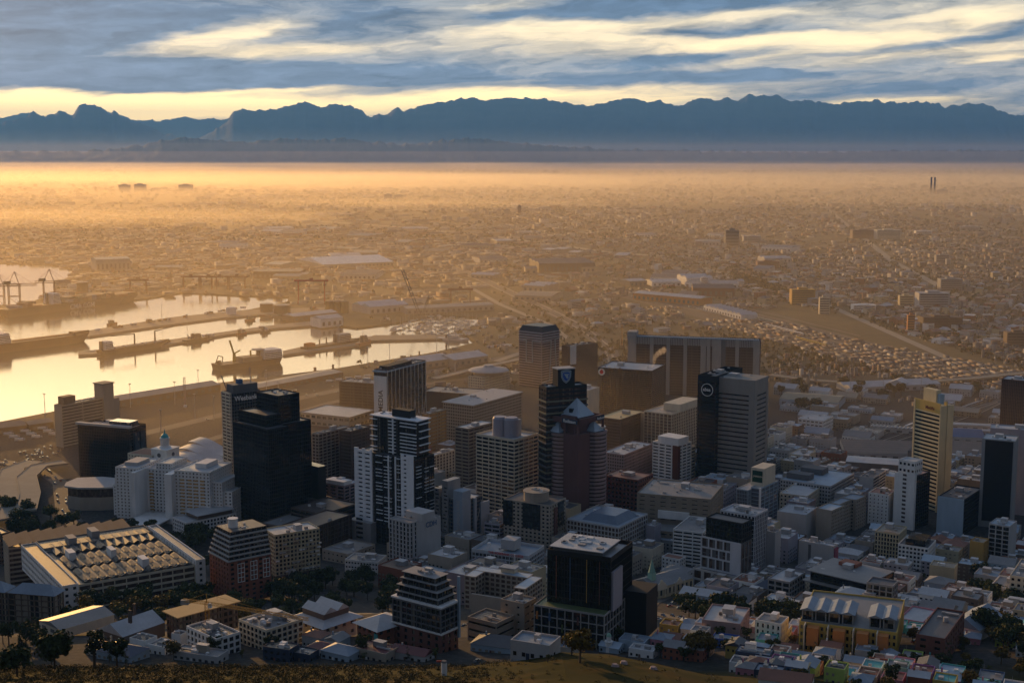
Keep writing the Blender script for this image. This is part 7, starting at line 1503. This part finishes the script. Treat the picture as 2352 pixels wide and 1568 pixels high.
# ------------------------------------------------------------------ the suburbs of the plain
def np_boxes(name, C, W_, D_, H, A, cols, m):
    n = len(C); sx = np.array([-1, 1, 1, -1]); sy = np.array([-1, -1, 1, 1]); ca, sa = np.cos(A)[:, None], np.sin(A)[:, None]
    lx, ly = sx[None]*W_[:, None]/2, sy[None]*D_[:, None]/2; X = C[:, 0:1]+lx*ca-ly*sa; Y = C[:, 1:2]+lx*sa+ly*ca
    v = np.zeros((n, 8, 3)); v[:, :4, 0] = X; v[:, 4:, 0] = X; v[:, :4, 1] = Y; v[:, 4:, 1] = Y; v[:, :4, 2] = C[:, 2:3]-.5; v[:, 4:, 2] = (C[:, 2]+H)[:, None]
    # ridge for a third of them: pull the roof edge together
    f = np.array([[4, 5, 6, 7], [0, 1, 5, 4], [1, 2, 6, 5], [2, 3, 7, 6], [3, 0, 4, 7]]); F_ = (np.arange(n)[:, None, None]*8+f[None]).reshape(-1, 4)
    me = bpy.data.meshes.new(name); me.vertices.add(8*n); me.vertices.foreach_set('co', v.ravel()); me.loops.add(F_.size); me.loops.foreach_set('vertex_index', F_.ravel().astype(np.int32))
    me.polygons.add(5*n); me.polygons.foreach_set('loop_start', np.arange(0, F_.size, 4, dtype=np.int32)); me.update(calc_edges=True)
    ca_ = me.color_attributes.new('tint', 'FLOAT_COLOR', 'CORNER'); fc = np.ones((n, 5, 4, 4)); fc[..., :3] = cols[:, None, None, :]; r = np.random.RandomState(1)
    rc = .8*np.array([[.3, .3, .31], [.12, .12, .12], [.25, .12, .08], [.42, .4, .38], [.2, .18, .16]])[r.randint(0, 5, n)]; fc[:, 0, :, :3] = rc[:, None, :]; ca_.data.foreach_set('color', fc.ravel())
    me.materials.append(m); o = link(name, me); return o
m_tint, t, b = new_mat('suburb_paint'); at = t.n('ShaderNodeAttribute', _attribute_name='tint'); tc = t.n('ShaderNodeTexCoord').outputs['Object']
gr = t.noise(t.vscale(tc, 1, 1, 1), .12, 3); t.put(b.inputs['Base Color'], t.mix(t.math('MULTIPLY', gr, .5), at.outputs['Color'], (.08, .06, .05))); b.inputs['Roughness'].default_value = .8; b.inputs['Specular IOR Level'].default_value = .2
WCOL = .8*np.array([[.5, .48, .44], [.42, .36, .28], [.3, .27, .24], [.35, .2, .14], [.25, .24, .24], [.55, .53, .5], [.4, .3, .2], [.2, .2, .2], [.85, .8, .7]])
WATERP = [HARB, SEA]
def keepout(u, v):
    for w in WATERP:
        if inpoly((u, v), w): return True
    if inpoly((u, v), [(1440, 650), (1640, 700), (1820, 745), (2000, 790), (2352, 850), (2352, 900), (2150, 880), (1960, 835), (1700, 765), (1430, 700)]): return True
    if inpoly((u, v), [(1780, 690), (1980, 735), (2150, 790), (2352, 850), (2352, 900), (2100, 850), (1780, 740)]): return True
    return False
def road_dist(x, y):
    for f in ROADP:
        if (f[0]-x)**2+(f[1]-y)**2 < f[2]: return True
    return False
ROADP = []
for Q in rds[:4]+rds[9:]:
    for a, b_ in zip(Q, Q[1:]):
        L_ = (b_-a).length; n = max(1, int(L_/40))
        for k in range(n): p = a.lerp(b_, k/n); ROADP.append((p.x, p.y, 34**2))
from mathutils import noise as mno
def patch(u, v):        # open land, fields and tree belts between the districts
    g = G(u, v); n = mno.fractal(Vector((g.x*.0009, g.y*.0005, 2)), .9, 2, 4); return sstep(-.05, .35, n)*.72
def suburb_points(n, v0, v1, seed, u0=-40, u1=2392, pw=1.5, dens=None, free_=False):
    r = random.Random(seed); out = []
    while len(out) < n:
        v = v0+(v1-v0)*r.random()**pw; u = r.uniform(u0, u1)
        if dens and r.random() > dens(u, v): continue
        if not free_ and (keepout(u, v) or r.random() < patch(u, v)): continue
        # snap to a local street grid
        g = G(u, v); cell = 900; ci, cj = int(g.x//cell), int(g.y//cell); a = ((ci*73+cj*37) % 17)/17*1.2+.1; st = 22+((ci*5+cj*3) % 4)*5
        ca, sa = math.cos(a), math.sin(a); p, q_ = g.x*ca+g.y*sa, -g.x*sa+g.y*ca
        q_ = round(q_/st)*st; x, y = p*ca-q_*sa, p*sa+q_*ca
        out.append((x, y, a, u, v))
    return out
FB = [(f[0], f[1], math.hypot(f[2], f[3])+6) for f in FOOT]
def freeof(x, y, s): return not any(abs(x-a) < R+s and abs(y-b_) < R+s for a, b_, R in FB)
def dn(u, v):   # the right hand suburb is dense, the harbour side is loose
    if v > 640 and u < 1150: return .12 if v < 690 else .0
    if v > 690 and 1150 < u < 1780: return .25
    return 1 if u > 1500 else .55
# the 290 largest of them as things
bigs = []; SR = random.Random(77)
for x, y, a, u, v in suburb_points(900, 590, 800, 5, 1180, 2392, .8, dn):
    if len(bigs) >= 290: break
    if v > 870 or not freeof(x, y, 12) or road_dist(x, y): continue
    if any((x-p)**2+(y-q_)**2 < 30**2 for p, q_ in bigs): continue
    if v > 760+max(0, (u-2000))*.2 and u < 2350: continue
    bigs.append((x, y)); w, d, h = SR.uniform(12, 34), SR.uniform(10, 24), SR.choice((5, 6, 7, 9, 12, 16)); wall = SR.choice(['white', 'cream', 'beige', 'lgrey', 'grey', 'tan', 'brick', 'ybeige', 'brown', 'white']); rk = SR.choice(('flat', 'gable', 'hip', 'flat')); roof = SR.choice(['roofg', 'rooflt', 'roofd', 'rust', 'roofg'])
    root = thing('suburban_building', f'{CN_[wall]} building with a {RN_[roof]} {dict(flat="flat", gable="gabled", hip="hipped")[rk]} roof in the hazy suburb', 'building', (x, y, 0), a, f'{CN_[wall]} {RN_[roof]} roofed {rk} suburban buildings'); x0, x1, y0, y1 = -w/2, w/2, -d/2, d/2
    MB().box(x0, x1, y0, y1, -.5, h).build('wall', pm(wall), root)
    (MB().box(x0-.3, x1+.3, y0-.3, y1+.3, h, h+.6) if rk == 'flat' else MB().gable(x0, x1, y0, y1, h, d*.25, 'x') if rk == 'gable' else MB().hip(x0, x1, y0, y1, h, d*.22)).build('roof', roofm(roof), root)
    for i in range(max(1, int(h/3.5))): MB().box(x0+1, x1-1, y0-.15, y0+.1, 1+i*3.5, 2.3+i*3.5).build('window', gm('dark'), root)
def stuff_sub(name, n, v0, v1, seed, smin, smax, pw, dens, free=False):
    pts = suburb_points(n, v0, v1, seed, pw=pw, dens=dens); pts = [p for p in pts if (not free or freeof(p[0], p[1], 8)) and not road_dist(p[0], p[1]) and not any((p[0]-q_[0])**2+(p[1]-q_[1])**2 < 26**2 for q_ in (bigs if p[4] > 585 else ()))]
    r = np.random.RandomState(seed); N = len(pts); C = np.array([(p[0], p[1], 0) for p in pts]); A = np.array([p[2] for p in pts])+(r.randint(0, 2, N)*math.pi/2)
    dist = C[:, 1]; sc2 = np.clip(dist/4500, .8, 3.5); ind = (np.array([p[3] for p in pts]) < 1300) & (r.uniform(size=N) < .45)
    W_ = r.uniform(smin, smax, N)*sc2*np.where(ind, 2.4, 1); D_ = r.uniform(smin*.7, smax*.7, N)*sc2*np.where(ind, 1.5, 1); H = r.choice([4, 5, 6, 7, 9, 14], N, p=[.25, .25, .2, .15, .1, .05])*np.clip(sc2, 1, 1.6)
    o = np_boxes(name, C, W_, D_, H, A, WCOL[r.randint(0, len(WCOL), N)], m_tint); tag(o, kind='stuff'); return o
stuff_sub('suburb', 12500, 372, 600, 21, 9, 26, 1.4, lambda u, v: 1)
stuff_sub('suburb_fringe', 6500, 560, 860, 22, 8, 20, 1.0, lambda u, v: dn(u, v)*(1 if v < 760+max(0, u-2000)*.2 else 0), True)
stuff_sub('industrial_yards', 2600, 570, 745, 23, 10, 34, 1.0, lambda u, v: (1 if u < 1450 else .5) if v < 700 else (1 if u > 1080 else 0), True)
stuff_sub('yard_clutter', 1500, 720, 1000, 24, 3, 9, 1.0, lambda u, v: (1 if 560 < u < 1250 and 880-.2*(u-560) < v < 960-.12*(u-560) else 0)+(1 if 1770 < u and 820 < v < 930 else 0)+(1 if 880 < u < 1300 and 690 < v < 740 else 0), True)
YP = [(1440, 655), (1640, 700), (1820, 745), (2000, 790), (2352, 850), (2352, 895), (2150, 880), (1960, 835), (1700, 765), (1430, 700)]
def yard():
    pts = suburb_points(1100, 655, 895, 41, 1430, 2352, 1, lambda u, v: inpoly((u, v), YP), True); r = np.random.RandomState(8); pts = [p for p in pts if freeof(p[0], p[1], 5)]; N = len(pts)
    o = np_boxes('rail_yard_clutter', np.array([(p[0], p[1], 0) for p in pts]), r.uniform(3, 30, N), r.uniform(2.5, 5, N), r.uniform(1, 4.5, N), np.full(N, math.atan2(G(1960, 812).y-G(1640, 716).y, G(1960, 812).x-G(1640, 716).x)), WCOL[r.randint(0, len(WCOL), N)], m_tint); tag(o, kind='stuff')
yard()
# far trees: dark clumps between the houses, countless
def far_woods():
    pts = suburb_points(9000, 380, 860, 31, pw=1.2, dens=lambda u, v: 1 if v < 560 or u > 1150 else .1)+suburb_points(500, 610, 700, 32, 1680, 1900, 1, lambda u, v: 1 if abs(v-(630+(u-1700)*.5)) < 20 else 0)
    pts += suburb_points(900, 640, 860, 33, 2000, 2392, 1, lambda u, v: 1 if (u > 2230 and v < 740) or abs(v-(790+(u-2100)*.3)) < 14 else .15)
    r = np.random.RandomState(4); P = np.array([(p[0], p[1]) for p in pts if freeof(p[0], p[1], 4)]); n = len(P); k = 9; sc2 = np.clip(P[:, 1]/4000, .8, 4)
    base = np.repeat(P, k, 0); s = np.repeat(sc2*r.uniform(3, 6.5, n), k); N = n*k; d = r.normal(size=(N, 3)); d /= np.linalg.norm(d, axis=1)[:, None]; d[:, 2] = abs(d[:, 2])
    p = np.zeros((N, 3)); p[:, 0] = base[:, 0]+d[:, 0]*s; p[:, 1] = base[:, 1]+d[:, 1]*s; p[:, 2] = 1+d[:, 2]*s*1.1+r.uniform(0, 1, N)*s*.4
    a = r.normal(size=(N, 3)); a /= np.linalg.norm(a, axis=1)[:, None]; b_ = np.cross(a, d); b_ /= np.linalg.norm(b_, axis=1)[:, None]+1e-6; q_ = (s*.6)[:, None]
    v = np.concatenate([p-a*q_, p+b_*q_, p+a*q_, p-b_*q_], 1).reshape(-1, 3)
    me = bpy.data.meshes.new('far_woods'); me.vertices.add(4*N); me.vertices.foreach_set('co', v.ravel()); me.loops.add(4*N); me.loops.foreach_set('vertex_index', np.arange(4*N, dtype=np.int32)); me.polygons.add(N); me.polygons.foreach_set('loop_start', np.arange(0, 4*N, 4, dtype=np.int32)); me.update(calc_edges=True)
    me.materials.append(LEAF[0]); tag(link('far_woods', me), kind='stuff')
far_woods()
for c_ in ('CARM', 'CPR'): pass
print('OBJ', len(bpy.data.objects))
